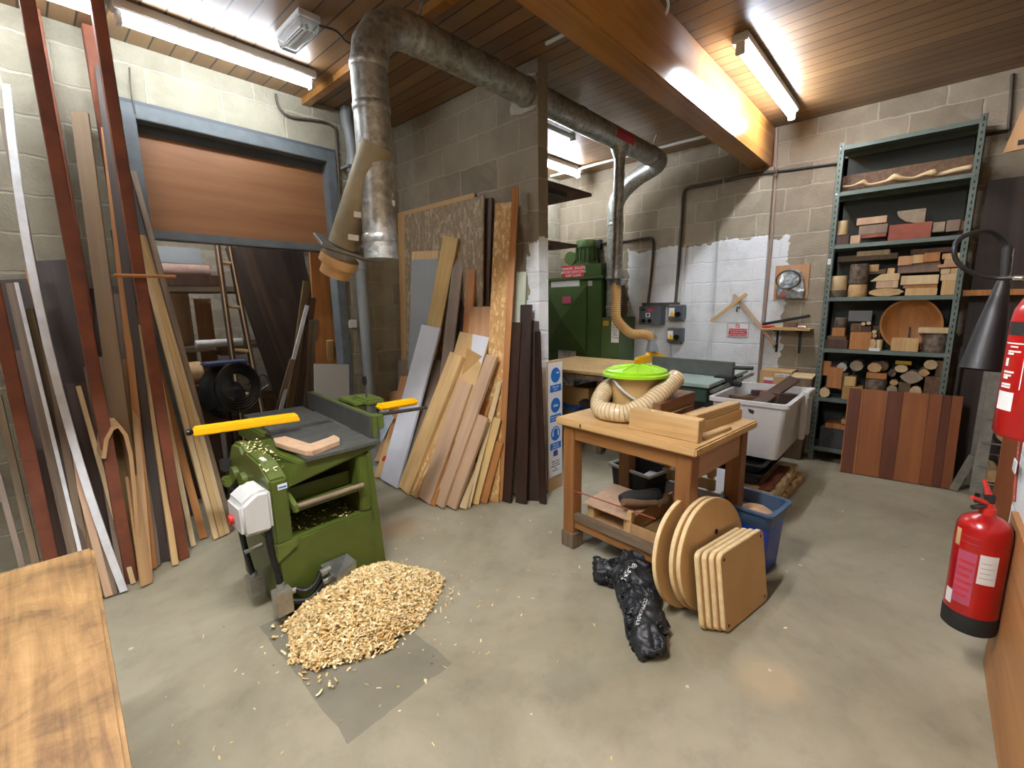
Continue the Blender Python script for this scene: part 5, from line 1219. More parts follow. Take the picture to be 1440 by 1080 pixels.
def ang_px(a, b):
    p, q = gZ(*a, .1), gZ(*b, .1); return math.atan2(q.y-p.y, q.x-p.x)
surf_text('BIO-BIN', .042, 884, 818, ang_px((894, 810), (876, 830)), o)
surf_text('COMPOSTABLE', .022, 902, 867, ang_px((912, 845), (893, 888)), o)
# ================================================================ steel shelving
SX, SX2 = 5.09, 5.40
SY0, SY1 = -.175, .735
LZ = [gX(1183, y, SX).z for y in (206, 270, 344, 418, 491, 562, 634)]
ZT = LZ[0] + .03
su = thing('steel_shelving', 'tall grey green slotted steel shelving full of wood offcuts against the back wall', 'shelving', ((SX+SX2)/2, (SY0+SY1)/2, 0))
for x, sxn in ((SX, 1), (SX2, -1)):
    for y, sy in ((SY0, 1), (SY1, -1)):
        bm = B(); box(bm, (min(x, x+sxn*.003), min(y, y+sy*.042), .001), (max(x, x+sxn*.003), max(y, y+sy*.042), ZT)); box(bm, (min(x, x+sxn*.042), min(y, y+sy*.003), .001), (max(x, x+sxn*.042), max(y, y+sy*.003), ZT))
        u = mk('upright', bm, G('shelf_grey'), su)
        if x == SX:
            bm = B(); z = .06
            while z < ZT - .04:
                box(bm, (SX-.0008, y+sy*.021-.004, z), (SX-.0002, y+sy*.021+.004, z+.022)); z += .05
            h = mk('slots', bm, G('black_soft'), u); h['kind'] = 'stuff'
for z in LZ:
    bm = B(); box(bm, (SX+.004, SY0+.004, z-.003), (SX2-.004, SY1-.004, z)); box(bm, (SX+.003, SY0+.005, z-.034), (SX+.006, SY1-.005, z)); box(bm, (SX2-.006, SY0+.005, z-.034), (SX2-.003, SY1-.005, z))
    sf = mk('shelf', bm, G('shelf_grey'), su)
    for y in (SY0+.02, SY1-.02):
        bm = B(); tube(bm, [(SX-.005, y, z-.017), (SX+.001, y, z-.017)], .007, 8); mk('bolt', bm, G('chrome'), sf)
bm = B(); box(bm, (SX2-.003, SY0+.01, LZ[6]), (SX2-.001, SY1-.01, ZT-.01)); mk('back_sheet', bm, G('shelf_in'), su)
for x0, y0, x1, y1 in ((1164, 364, 1168, 372), (1222, 489, 1237, 494)):
    p, q = gX(x0, y0, SX-.001), gX(x1, y1, SX-.001); bm = B(); box(bm, (SX-.002, q.y, q.z), (SX-.0012, p.y, p.z)); mk('shelf_ticket', bm, G('paper'), su)
def SI(nm, lb_, lev, x0, x1, y0, y1, mt, xf=.02, dep=.22, shape='box', cat='offcut', zb=None, rot=0, grp=None):
    """an offcut on shelf level lev seen between pixel columns x0..x1 and rows y0..y1 at depth xf behind the shelf front"""
    X = SX + xf; ym = (y0+y1)/2
    a, b_ = gX(x0, ym, X), gX(x1, ym, X); c_ = (x0+x1)/2
    zt, z0 = gX(c_, y0, X).z, gX(c_, y1, X).z
    if zb is None and lev is not None and z0 < LZ[lev] + .03: z0 = LZ[lev] + .001
    if zb is not None: z0 = zb
    dep = min(dep, SX2 - .012 - X); w = a.y - b_.y; cy_ = (a.y+b_.y)/2; h = zt - z0
    bm = B(); bev = .003; sm = False; m_ = G(mt)
    if shape == 'box':
        cbox(bm, (X+dep/2, cy_, z0+h/2), (dep, w, h), Matrix.Rotation(R(rot), 3, 'X') if rot else None)
    elif shape == 'wedge':
        hexa(bm, [(X, cy_+w/2, z0), (X, cy_-w/2, z0), (X+dep, cy_-w/2, z0), (X+dep, cy_+w/2, z0), (X, cy_+w*.12, zt), (X, cy_-w/2, zt), (X+dep, cy_-w/2, zt), (X+dep, cy_+w*.12, zt)])
    elif shape == 'log':          # end grain towards the room
        bev = 0; sm = 40
        n = 18; rr = [1+.06*math.sin(3*k)+random.uniform(-.03,.03) for k in range(n)]
        lo = [bm.verts.new((X, cy_+w/2*rr[k]*math.cos(2*math.pi*k/n), z0+h/2+h/2*min(rr[k],1.0)*math.sin(2*math.pi*k/n))) for k in range(n)]
        hi = [bm.verts.new((X+dep, v.co.y, v.co.z)) for v in lo]
        bm.faces.new(lo); bm.faces.new(hi[::-1])
        for k in range(n): bm.faces.new((lo[k], lo[(k+1)%n], hi[(k+1)%n], hi[k]))
    elif shape == 'round':        # standing short log
        bev = 0; sm = 40; r = min(w/2, (SX2-.014-X)/2); n = 22
        lathe(bm, [(r*.97,0),(r,h*.05),(r*1.0,h*.5),(r*.96,h*.97),(r*.92,h)], n, TM((X+r+.002, cy_, z0)))
        for v in bm.verts: v.co += V((0,0,0)) + V((noise.noise(v.co*30), noise.noise(v.co*30+V((4,0,0))), 0))*.003
    elif shape == 'half':         # half moon blank
        bev = 0; n = 12
        prism(bm, [(-w/2, h)] + [(-w/2+w*(1-math.cos(math.pi*.5*k/n))*1.0, h - h*math.sin(math.pi*.5*k/n)) for k in range(1, n+1)] + [(w/2, h*.4), (w/2, h)], dep, TM((X, cy_, z0), Matrix(((0,0,1),(-1,0,0),(0,1,0)))))
    elif shape == 'leaf':
        n = 10; pl_ = [(-w/2+w*k/n, h/2-(h/2)*math.sin(math.pi*k/n)) for k in range(n+1)] + [(w/2-w*k/n, h/2+(h/2)*math.sin(math.pi*k/n)) for k in range(1, n)]
        prism(bm, pl_, dep, TM((X, cy_, z0), Matrix(((0,0,1),(-1,0,0),(0,1,0)))))
    mm = m_
    if shape == 'log': mm = [G('bark'), m_]
    if shape == 'round': mm = [G('bark'), G('endgrain_grey')] if mt in ('bark', 'endgrain_grey') else [m_, m_]
    if mt in ('turned',): mm = G('pine')
    o = mk(nm, bm, mm, loc=(X+dep/2, cy_, z0), bev=bev, smooth=sm)
    if shape == 'log':
        for f in o.data.polygons:
            if abs(f.normal.x) > .8: f.material_index = 1
    if shape == 'round':
        for f in o.data.polygons:
            if abs(f.normal.z) > .8: f.material_index = 1
    return tag(o, lb_, cat, grp)
# second level (under the top sheet)
SI('long_board', 'long brown board standing on edge on the highest filled shelf', 1, 1186, 1376, 232, 262, 'oak_brown', .10, .04, cat='board')
o = SI('driftwood_slab', 'wavy pale waney branch lying along the front of the highest filled shelf', 1, 1184, 1372, 250, 268, 'endgrain_pale', .012, .06, cat='timber')
bm = B(); p = [gX(x, y, SX+.02) for x, y in ((1184,262),(1200,260),(1214,255),(1222,259),(1245,254),(1258,248),(1268,250),(1285,249),(1300,244),(1312,242),(1320,244),(1345,238),(1368,234))]
for q in p: q.z = max(q.z, LZ[1]+.017)
for k in range(len(p)): p[k] = V((SX+.045+.01*math.sin(k*2), p[k].y, p[k].z))
me_old = o.data
for q in p: pass
tube(bm, p, [.008,.010,.017,.011,.013,.027,.017,.012,.014,.026,.014,.018,.02], 12, sub=4)
bm.transform(Matrix.Translation(-o.location)); bm.to_mesh(me_old); bm.free(); me_old.shade_smooth()
# third level
for a in (('small_log', 'short grey branch stub standing at the left of the third shelf', 2, 1177, 1192, 310, 330, 'endgrain_pale', .03, .1, 'round'),
          ('block', 'grey brown block under the pink tinted batten on the third shelf', 2, 1208, 1248, 316, 329, 'taupe_ply', .03, .16),
          ('slip', 'thin reddish slip under the grey block on the third shelf', 2, 1208, 1246, 329, 334, 'redwood', .03, .16),
          ('batten', 'pink tinted batten with a chipped end on top of the grey block', None, 1205, 1247, 305, 315, 'ply_pink', .03, .12),
          ('red_block', 'long brick red wood block on the third shelf', 2, 1250, 1310, 314, 333, 'redwood', .025, .14),
          ('half_blank', 'half moon bowl blank on top of the brick red block', None, 1261, 1301, 295, 315, 'endgrain_grey', .03, .14, 'half'),
          ('block', 'small pale split block right of the brick red block', 2, 1312, 1329, 312, 326, 'endgrain_grey', .03, .1),
          ('block', 'rounded grey block near the right end of the third shelf', 2, 1331, 1350, 309, 325, 'taupe_ply', .03, .12),
          ('block', 'orange block at the right end of the third shelf', 2, 1351, 1365, 310, 323, 'beech', .06, .12),
          ('slip', 'flat brown slip at the left end of the third shelf', 2, 1176, 1194, 331, 341, 'walnut', .02, .1),
          ('slip', 'flat pale slip on the third shelf before the grey block', 2, 1196, 1210, 331, 338, 'ply_pink', .015, .06),
          # fourth level
          ('wood_round', 'pale debarked round at the left of the fourth shelf', None, 1165, 1190, 388, 408, 'endgrain_pale', .02, .2, 'round'),
          ('wood_round', 'dark flat round under the pale debarked round', 3, 1163, 1190, 408, 414, 'bark', .02, .2, 'round'),
          ('wood_round', 'tall knotty grey log on top of a pale round on the fourth shelf', None, 1193, 1220, 371, 399, 'bark', .02, .2, 'round'),
          ('wood_round', 'pale round under the tall knotty log', 3, 1191, 1219, 400, 414, 'endgrain', .02, .2, 'round'),
          ('wood_round', 'broad flat waney disc low on the fourth shelf', 3, 1222, 1270, 405, 414, 'endgrain', .02, .24, 'log'),
          ('block', 'pink block under the pointed offcut on the fourth shelf', None, 1232, 1263, 395, 405, 'ply_pink', .02, .16),
          ('wedge_offcut', 'pale pointed offcut on the pink block', None, 1224, 1265, 385, 395, 'pine_pale', .02, .16, 'wedge'),
          ('small_block', 'small pine cube on top of the pointed offcut', None, 1248, 1258, 377, 385, 'pine', .04, .06),
          ('board', 'uppermost thin pale board across the back of the fourth shelf', None, 1205, 1251, 352, 359, 'pine_pale', .12, .12),
          ('board', 'long thin brown board bridging at the back of the fourth shelf', None, 1178, 1262, 358, 366, 'olive_wood', .13, .12),
          ('board', 'short tan board behind the tall knotty log', None, 1220, 1236, 372, 382, 'pine', .13, .1),
          ('board', 'dark tan board low behind the pointed offcut', None, 1220, 1246, 379, 385, 'olive_wood', .14, .1),
          ('block', 'reddish block left end of the upper row on the fourth shelf', None, 1263, 1283, 360, 373, 'beech', .06, .16),
          ('block', 'tan block middle of the upper row on the fourth shelf', None, 1283, 1299, 358, 370, 'pine', .06, .16),
          ('block', 'long pine block right of the upper row on the fourth shelf', None, 1299, 1322, 355, 368, 'pine_orange', .06, .16),
          ('board', 'brown board lying over the upper row on the fourth shelf', None, 1281, 1338, 349, 356, 'oak_brown', .12, .1),
          ('board', 'grey board under the upper row on the fourth shelf', None, 1263, 1322, 369, 383, 'taupe_ply', .09, .16),
          ('wany_block', 'pale waney topped block in the middle of the fourth shelf', None, 1267, 1320, 387, 400, 'pine_pale', .02, .16),
          ('board', 'yellow stained board under the waney topped block', None, 1270, 1318, 400, 405, 'pine_orange', .03, .16),
          ('block', 'broad tan block at the bottom under the yellow stained board', 3, 1273, 1318, 405, 413, 'pine', .02, .18),
          ('block', 'big square pale block at the right of the fourth shelf', 3, 1324, 1350, 394, 412, 'pine', .02, .18),
          ('block', 'second pale block up at the right of the fourth shelf', None, 1323, 1350, 385, 394, 'pine_pale', .02, .16),
          ('block', 'small left pale cube in the right hand stack of the fourth shelf', None, 1323, 1336, 378, 385, 'pine_pale', .025, .12),
          ('block', 'small right pale cube in the right hand stack of the fourth shelf', None, 1337, 1350, 377, 385, 'pine', .025, .12),
          ('board', 'flat board across the right hand stack of the fourth shelf', None, 1319, 1352, 371, 376, 'beech', .02, .16),
          ('block', 'topmost pinkish block of the right hand stack', None, 1328, 1346, 364, 371, 'ply_pink', .03, .12),
          ('block', 'tan block behind the top of the right hand stack', None, 1325, 1352, 356, 364, 'pine', .07, .12),
          # fifth level
          ('block', 'long dusty brown block at lower left of the fifth shelf', 4, 1160, 1192, 478, 487, 'walnut', .02, .2),
          ('block', 'thin brown block on the long dusty block of the fifth shelf', None, 1163, 1190, 473, 478, 'oak_brown', .03, .18),
          ('block', 'orange brown cube above the thin brown block', None, 1170, 1188, 461, 473, 'pine_orange', .03, .12),
          ('wood_round', 'greyish cylinder on top of the orange brown cube', None, 1172, 1190, 447, 461, 'endgrain_grey', .03, .12, 'round'),
          ('square_block', 'large tan cube on the fifth shelf left of the bowl', 4, 1195, 1225, 467, 488, 'pine_orange', .02, .18),
          ('block', 'left dark block resting on the large tan cube', None, 1196, 1211, 455, 466, 'oak_brown', .05, .12),
          ('block', 'right dark block resting on the large tan cube', None, 1211, 1225, 459, 467, 'walnut', .05, .12),
          ('dowel', 'left small dowel end above the dark block', None, 1211, 1217, 453, 458, 'endgrain_pale', .05, .1, 'log'),
          ('dowel', 'right small dowel end above the dark block', None, 1218, 1225, 452, 457, 'endgrain_pale', .05, .1, 'log'),
          ('slate_piece', 'slanting bluish grey piece at the back of the fifth shelf', None, 1193, 1226, 437, 452, 'grey_board', .16, .03),
          ('dowel', 'upper dowel end in the column beside the bowl', None, 1226, 1233, 464, 469, 'endgrain_pale', .04, .1, 'log'),
          ('dowel', 'lower dowel end in the column beside the bowl', None, 1226, 1233, 469, 475, 'endgrain', .04, .1, 'log'),
          ('branch', 'short pale branch piece at the foot of the bowl', 4, 1222, 1232, 476, 489, 'endgrain', .02, .08, 'log'),
          ('turned_knob', 'small turned wooden knob at the foot of the bowl', 4, 1231, 1241, 478, 490, 'endgrain_pale', .02, .05, 'round'),
          ('dark_block', 'dark stack behind the dowels on the fifth shelf', 4, 1226, 1238, 458, 486, 'walnut', .10, .1),
          ('waney_block', 'broken waney block in front of the bowl', 4, 1253, 1292, 476, 492, 'pine', .02, .1),
          ('wood_round', 'fat grey barked log slice at the right of the fifth shelf', 4, 1296, 1336, 470, 494, 'endgrain_grey', .02, .2, 'round'),
          ('board', 'pale plank resting on the fat barked log slice', None, 1291, 1340, 461, 469, 'pine_pale', .02, .2),
          # sixth level
          ('log', 'octagonal pale turning blank at the lower left of the sixth shelf', 5, 1152, 1167, 545, 557, 'endgrain_pale', .02, .2, 'log'),
          ('stick', 'thin slanting stick at the left of the sixth shelf', None, 1153, 1168, 508, 528, 'pine_orange', .06, .03),
          ('split_block', 'big orange split block at the left of the sixth shelf', None, 1163, 1184, 517, 546, 'pine_orange', .04, .16),
          ('split_block', 'tilted orange block next to the big split block', None, 1180, 1192, 524, 549, 'oak_brown', .05, .16),
          ('log', 'shiny grey round log end at the upper left of the sixth shelf', None, 1177, 1191, 510, 523, 'grey_light', .05, .2, 'log'),
          ('log', 'smooth grey log end second from left on the sixth shelf', None, 1195, 1214, 507, 522, 'endgrain_grey', .05, .2, 'log'),
          ('log', 'pale oval log end in the middle of the sixth shelf', None, 1220, 1240, 510, 524, 'endgrain', .05, .2, 'log'),
          ('log', 'brown log end behind the pale oval one on the sixth shelf', None, 1231, 1250, 508, 522, 'oak_brown', .10, .2, 'log'),
          ('box', 'open cardboard box at the front of the sixth shelf', 5, 1184, 1212, 544, 561, 'cardboard', .015, .2),
          ('yellow_block', 'yellowish faceted block above the cardboard box', None, 1187, 1203, 530, 543, 'pine_yellow', .03, .14),
          ('log_slice', 'rough grey log slice under an orange board on the sixth shelf', 5, 1215, 1247, 534, 552, 'bark', .03, .2, 'round'),
          ('board', 'shiny orange brown board on the rough log slice', None, 1218, 1247, 525, 533, 'pine_orange', .04, .14),
          ('log', 'round brown log end in the middle lower row of the sixth shelf', None, 1247, 1262, 542, 554, 'endgrain_grey', .03, .2, 'log'),
          ('log', 'small dark log end in the upper middle of the sixth shelf', None, 1249, 1260, 520, 530, 'bark', .05, .2, 'log'),
          ('log', 'flat oval log end right of the middle of the sixth shelf', None, 1258, 1277, 513, 524, 'endgrain_pale', .05, .2, 'log'),
          ('yellow_stick', 'bright yellow stick at the top of the sixth shelf', None, 1259, 1282, 508, 513, 'yellow_dull', .08, .05),
          ('split_log', 'large leaf shaped split log end on the sixth shelf', None, 1265, 1299, 522, 540, 'endgrain_grey', .03, .2, 'leaf'),
          ('log', 'thin oval end below the leaf shaped split log', None, 1251, 1263, 534, 542, 'endgrain', .04, .2, 'log'),
          ('dark_block', 'dark olive block under the leaf shaped split log', 5, 1263, 1280, 538, 556, 'olive_wood', .06, .2),
          ('log', 'bright squarish log end low right on the sixth shelf', 5, 1279, 1296, 543, 558, 'endgrain_pale', .02, .2, 'log'),
          ('log', 'pale round log end at the upper right of the sixth shelf', None, 1299, 1319, 506, 520, 'endgrain_pale', .04, .2, 'log'),
          ('log', 'slanted flat log end under the pale round one at right', None, 1291, 1308, 519, 530, 'endgrain', .05, .2, 'leaf'),
          ('board', 'brown timber standing at the upper right corner of the sixth shelf', None, 1316, 1334, 508, 530, 'olive_wood', .08, .16),
          ('carton', 'dark brown carton at the right of the sixth shelf', 5, 1299, 1332, 530, 560, 'oak_brown', .06, .2),
          # bottom levels
          ('stone_block', 'dark grey box shaped block on the bottom shelf', 6, 1152, 1196, 603, 630, 'stone', .03, .25),
          ('plank', 'thick tan plank on the dark grey block', None, 1160, 1194, 597, 604, 'pine_orange', .04, .22),
          ('small_plank', 'small tan plank end on top of the thick tan plank', None, 1183, 1196, 590, 597, 'beech', .05, .12)):
    nm, lb_, lev, x0, x1, y0, y1, mt = a[:8]; xf = a[8]; dep = a[9]; shp = a[10] if len(a) > 10 else 'box'
    SI(nm, lb_, lev, x0, x1, y0, y1, mt, xf, dep, shp)
# big hollowed wooden bowl blank standing on edge on the fifth shelf
c_ = gX(1281, 457, SX+.12); X = SX+.12
a, b_ = gX(1237, 457, X), gX(1327, 457, X); zt, z0 = gX(1283, 419, X).z, LZ[4]+.001
w, h = (a.y-b_.y)/2, (zt-z0)/2
bw = thing('wooden_bowl', 'large oval hollowed wooden bowl standing on edge at the back of the fifth shelf', 'bowl', (X, (a.y+b_.y)/2, z0))
bm = B(); n = 40; rings = []
for s, dx in ((.001,.075),(.35,.07),(.62,.055),(.80,.02),(.93,-.03),(1.0,-.035),(1.0,.0),(.9,.06),(.6,.1),(.001,.11)):
    rings.append([bm.verts.new((X+dx, (a.y+b_.y)/2 + w*s*math.cos(2*math.pi*k/n)*(1+.03*math.sin(2*math.pi*k/n*2)), z0+h + h*s*math.sin(2*math.pi*k/n))) for k in range(n)])
for r1, r2 in zip(rings, rings[1:]):
    for k in range(n): bm.faces.new((r1[k], r1[(k+1)%n], r2[(k+1)%n], r2[k]))
mk('bowl_body', bm, G('pine_orange'), bw, smooth=30)
bm = B(); cbox(bm, (X+.055, (a.y+b_.y)/2+.002, z0+h*.62), (.012, .012, h*.55)); mk('crack', bm, G('walnut'), bw)
# tongue and groove panel leaning on the shelving
wood('tg_a', '#955731', '#80482a', rough=.4, scale=.5); wood('tg_b', '#71402a', '#603523', rough=.4, scale=.5); wood('tg_c', '#a06335', '#8a5330', rough=.4, scale=.5)
pn = thing('boarded_panel', 'reddish brown panel of joined boards leaning on the foot of the steel shelving', 'panel', M=TM((4.925, .075, .005), Matrix.Rotation(R(6), 3, 'Z') @ Matrix.Rotation(R(7), 3, 'Y')))
ys_ = [.375, .285, .265, .10, .0, -.165, -.245, -.30, -.365]; ms = ['tg_b', 'tg_a', 'tg_c', 'tg_b', 'tg_c', 'tg_a', 'tg_b', 'tg_a']
for k in range(8):
    bm = B(); hexa(bm, [(-.01,ys_[k],0-.0),(-.01,ys_[k+1]+.001,0),(.014,ys_[k+1]+.001,0),(.014,ys_[k],0),(-.01,ys_[k],.765),(-.01,ys_[k+1]+.001,.765),(.014,ys_[k+1]+.001,.765),(.014,ys_[k],.765)])
    mk('strip', bm, G(ms[k]), pn, world=False, bev=.002)
for y in (.274, .374):
    bm = B(); box(bm, (-.0125, y-.004, 0), (-.0102, y+.002, .765)); mk('pale_edge', bm, G('pine_orange'), pn, world=False)
# ================================================================ dust extractor
CX = 5.0
ex = thing('dust_extractor', 'tall dark green dust extractor cabinet with a motor on top beyond the partition', 'dust extractor', (5.0, 3.2, 0))
bm = B(); box(bm, (CX, 3.05, .001), (5.42, 3.95, 1.87)); mk('cabinet', bm, G('green_cab'), ex, bev=.008)
bm = B(); box(bm, (CX-.015, 3.035, 1.865), (5.425, 3.97, 1.90)); mk('top_flange', bm, G('green_cab_light'), ex, bev=.003)
bm = B(); box(bm, (CX+.0, 3.06, 1.90), (5.42, 3.68, 2.05)); mk('fan_housing', bm, G('green_cab'), ex, bev=.006)
# folded door
D = [gX(772, 393, CX-.02), gX(822, 404, CX-.02), gX(819, 480, CX-.02)]
y0, y1, z0, z1 = 3.27, 3.95, .93, 1.78
bm = B(); box(bm, (CX-.02, y0, z0), (CX-.001, y1, z1)); mk('door', bm, G('green_cab_light'), ex, bev=.002)
bm = B(); v = [bm.verts.new(p) for p in ((CX-.0205,y0+.01,z0+.01),(CX-.0205,y1-.01,z0+.01),(CX-.0205,y1-.01,z1-.01),(CX-.0205,y0+.01,z1-.01),(CX-.10,(y0+y1)/2,(z0+z1)/2))]
for q in ((0,1,4),(1,2,4),(2,3,4),(3,0,4),(3,2,1,0)): bm.faces.new([v[i] for i in q])
mk('pyramid_panel', bm, G('green_cab'), ex)
def LBL(nm, x0, y0, x1, y1, X, mt, parent=ex, off=.0015): return lab(parent, nm, x0, y0, x1, y1, X, mt, off)
LBL('white_strip', 775, 396, 815, 403, CX-.0005, 'label_white')
LBL('small_label', 827, 395, 833, 402, CX-.0005, 'grey_light')
LBL('pink_label', 791, 417, 803, 427, CX-.07, 'pink_label')
LBL('small_label', 793, 455, 798, 461, CX-.075, 'label_white')
n_ = LBL('notice', 785, 488, 810, 507, CX-.0005, 'paper')
p = gX(797, 497, CX-.003); text('lettering', 'Empty the bags\nbefore use\nand wear\na mask', .034, face_nX((CX-.0025, p.y, p.z)), G('black'), n_)
r_ = LBL('warning_plate', 791, 375, 821, 390, CX-.0005, 'sign_red')
p = gX(806, 382.5, CX-.003); text('lettering', 'DANGER  ISOLATE\nBEFORE SERVICING\nKEEP CLEAR', .045, face_nX((CX-.0025, p.y, p.z)), G('label_white'), r_)
bm = B(); box(bm, (4.99, 2.80, .60), (5.42, 3.048, 1.38)); mk('inlet_box', bm, G('green_cab_light'), ex, bev=.008)
yl = LBL('hazard_label', 848, 451, 856, 458, 4.99, 'yellow_dull')
n_ = LBL('notice', 860, 451, 870, 482, 4.99, 'paper')
p = gX(865, 466, 4.987); text('lettering', 'Caution\nDo not\nremove\npipe\nwhile\nrunning', .03, face_nX((4.9875, p.y, p.z)), G('black'), n_)
bm = B(); tube(bm, [(5.2,3.42,2.05),(5.2,3.42,2.08)], .16, 24); mk('motor_flange', bm, G('green_cab_light'), ex, smooth=True)
bm = B(); tube(bm, [(5.2,3.42,2.08),(5.2,3.42,2.30)], .125, 24); mo = mk('motor', bm, G('green_cab'), ex, smooth=40)
for k in range(16):
    a = 2*math.pi*k/16; bm = B(); cbox(bm, (5.2+.13*math.cos(a), 3.42+.13*math.sin(a), 2.19), (.022,.006,.17), Matrix.Rotation(a, 3, 'Z')); mk('cooling_fin', bm, G('green_cab'), mo)
bm = B(); lathe(bm, [(.128,0),(.13,.06),(.12,.085),(.09,.095),(.001,.098)], 28, TM((5.2,3.42,2.28)) @ Matrix.Scale(1.08, 4), cap=False); mk('fan_cowl', bm, G('green_cab_light'), ex, smooth=40)
bm = B(); tube(bm, [(5.14,3.64,2.16),(5.2,3.64,2.16)], .09, 20); mk('terminal_box', bm, G('green_cab_light'), ex, smooth=30)
# small junction above the cabinet
p, q = gX(835, 338, 5.38), gX(845, 344, 5.38)
jb = thing('cable_junction', 'black junction box on the back wall right of the extractor motor', 'junction box', (5.4, p.y, p.z))
bm = B(); box(bm, (5.37, q.y, q.z-.05), (XB-.001, p.y, p.z)); mk('box', bm, G('black_soft'), jb, bev=.004)
bm = B(); tube(bm, [(5.40,(p.y+q.y)/2,q.z-.05),(5.40,(p.y+q.y)/2-.03,1.95)], .012, 8); mk('cable', bm, G('black'), jb)
# wooden shelf ends seen past the partition
for nm, lb_, pts in (('wall_shelf', 'upper dark shelf end sticking out beyond the partition edge', ((772,262),(832,272))), ('wall_shelf', 'lower dark shelf end sticking out beyond the partition edge', ((772,338),(812,344)))):
    z = gX(pts[1][0], pts[1][1], 3.45).z; y = gX(pts[1][0], pts[1][1], 3.45).y
    sh_ = thing(nm, lb_, 'shelf', (3.2, y+.2, z)); bm = B(); box(bm, (XP+.117, y-.0, z-.025), (3.45, y+1.2, z)); mk('board', bm, G('walnut'), sh_)
    bm = B(); box(bm, (XP+.117, y+.08, z-.06), (3.2, y+.11, z-.026)); box(bm, (XP+.117, y+.08, z-.22), (XP+.145, y+.11, z-.026)); mk('bracket', bm, G('steel_dark'), sh_)

# ================================================================ table saw
ts = thing('table_saw', 'table saw with pale steel top, dark rip fence and wooden side table behind the workbench', 'table saw', (4.7, 2.0, 0))
SZT = .87
bm = B(); prism(bm, [(3.80,1.28),(4.90,1.28),(4.90,2.30),(3.80,2.30)], .03, TM((0,0,SZT-.03))); mk('steel_top', bm, G('saw_top'), ts, bev=.003)
bm = B(); box(bm, (3.84,1.31,SZT-.16), (4.86,2.26,SZT-.031)); mk('table_skirt', bm, G('green_saw'), ts, bev=.006)
bm = B(); hexa(bm, [(4.0,1.62,.001),(4.75,1.62,.001),(4.75,2.2,.001),(4.0,2.2,.001),(3.9,1.52,SZT-.161),(4.8,1.52,SZT-.161),(4.8,2.22,SZT-.161),(3.9,2.22,SZT-.161)]); mk('base', bm, G('green_saw'), ts, bev=.01)
bm = B(); box(bm, (3.84,2.305,SZT-.03), (4.94,3.40,SZT)); st_ = mk('side_table', bm, G('ply_tan_top') if 'ply_tan_top' in MATS else G('pine'), ts, bev=.003)
bm = B(); box(bm, (3.87,2.32,SZT-.09), (4.90,3.37,SZT-.031)); mk('side_frame', bm, G('weathered'), ts)
for x, y in ((3.9,3.28),(4.82,3.28),(3.9,2.36)):
    bm = B(); box(bm, (x,y,.001), (x+.06,y+.06,SZT-.09)); mk('leg', bm, G('weathered'), ts, bev=.003)
f0, f1 = gZ(931, 521, SZT), gZ(1031, 531, SZT)
bm = B(); d = (f1-f0).normalized(); nrm = V((-d.y, d.x, 0)); Lf = (f1-f0).length
Mf = TM(f0, Matrix((d, nrm, V((0,0,1)))).transposed())
vs_ = box(bm, (-.1,-.03,.004), (Lf,.03,.14))
for v in vs_: v.co = Mf @ v.co
mk('rip_fence', bm, G('fence_grey'), ts, bev=.004)
bm = B(); p = Mf @ V((Lf,0,.09)); tube(bm, [p, p + d*.16 + V((0,0,.01))], .018, 10); mk('fence_bar', bm, G('steel_dark'), ts, smooth=True)
bm = B(); p = Mf @ V((Lf-.05,-.05,-.02)); cbox(bm, p, (.16,.12,.07), Matrix((d,nrm,V((0,0,1)))).transposed()); tube(bm, [p+d*.05+V((0,0,-.01)), p+d*.14+V((0,0,-.03))], .028, 10); mk('fence_clamp', bm, G('black_soft'), ts, bev=.006)
bm = B(); a, b_ = gZ(985, 549, SZT-.035), gZ(1035, 530, SZT-.035); tube(bm, [(3.78,1.25,SZT-.05),(4.95,1.25,SZT-.05)], .016, 10); mk('guide_rail', bm, G('steel'), ts, smooth=True)
bc_ = gZ(915, 520, SZT); bc_ = V((4.52, 2.10, SZT))
bd_ = gZ(918, 530, SZT)
bm = B(); n = 44; R0_ = .125; cc_ = V((bd_.x, bd_.y, SZT-.05))
prism(bm, [((R0_ + (.014 if k % 2 else 0))*math.cos(2*math.pi*k/n), (R0_ + (.014 if k % 2 else 0))*math.sin(2*math.pi*k/n)) for k in range(n)], .003, TM(cc_, Matrix(((1,0,0),(0,0,-1),(0,1,0))) @ Matrix.Identity(3)))
for v in bm.verts:
    w_ = v.co - cc_; v.co = cc_ + V((w_.x*.75 - w_.y*.2, -w_.x*.65 + w_.y, w_.z))
mk('saw_blade', bm, G('black'), ts)
g0, g1 = gD(894, 506, 4.6), gD(936, 497, 4.9)
bm = B(); d2 = (g1-g0); d2.z = 0; L2 = d2.length; d2.normalize(); Mg = TM(V((g0.x,g0.y,g0.z-.03)), Matrix((d2, V((0,0,1)).cross(d2), V((0,0,1)))).transposed())
prism(bm, [(0,-.02),(L2*.95,-.005),(L2,.04),(L2*.8,.055),(L2*.62,.10),(L2*.42,.10),(L2*.36,.065),(.03,.055),(0,.03)], .05, Mg @ Matrix(((1,0,0,0),(0,0,-1,.025),(0,1,0,0),(0,0,0,1))))
mk('blade_guard', bm, G('yellow'), ts, bev=.006)
gp = Mg @ V((L2*.52,0,.10)); bm = B(); lathe(bm, [(.07,0),(.055,.06),(.046,.11),(.046,.15)], 20, TM(gp), cap=False); mk('guard_spout', bm, G('grey_pvc'), ts, smooth=40)
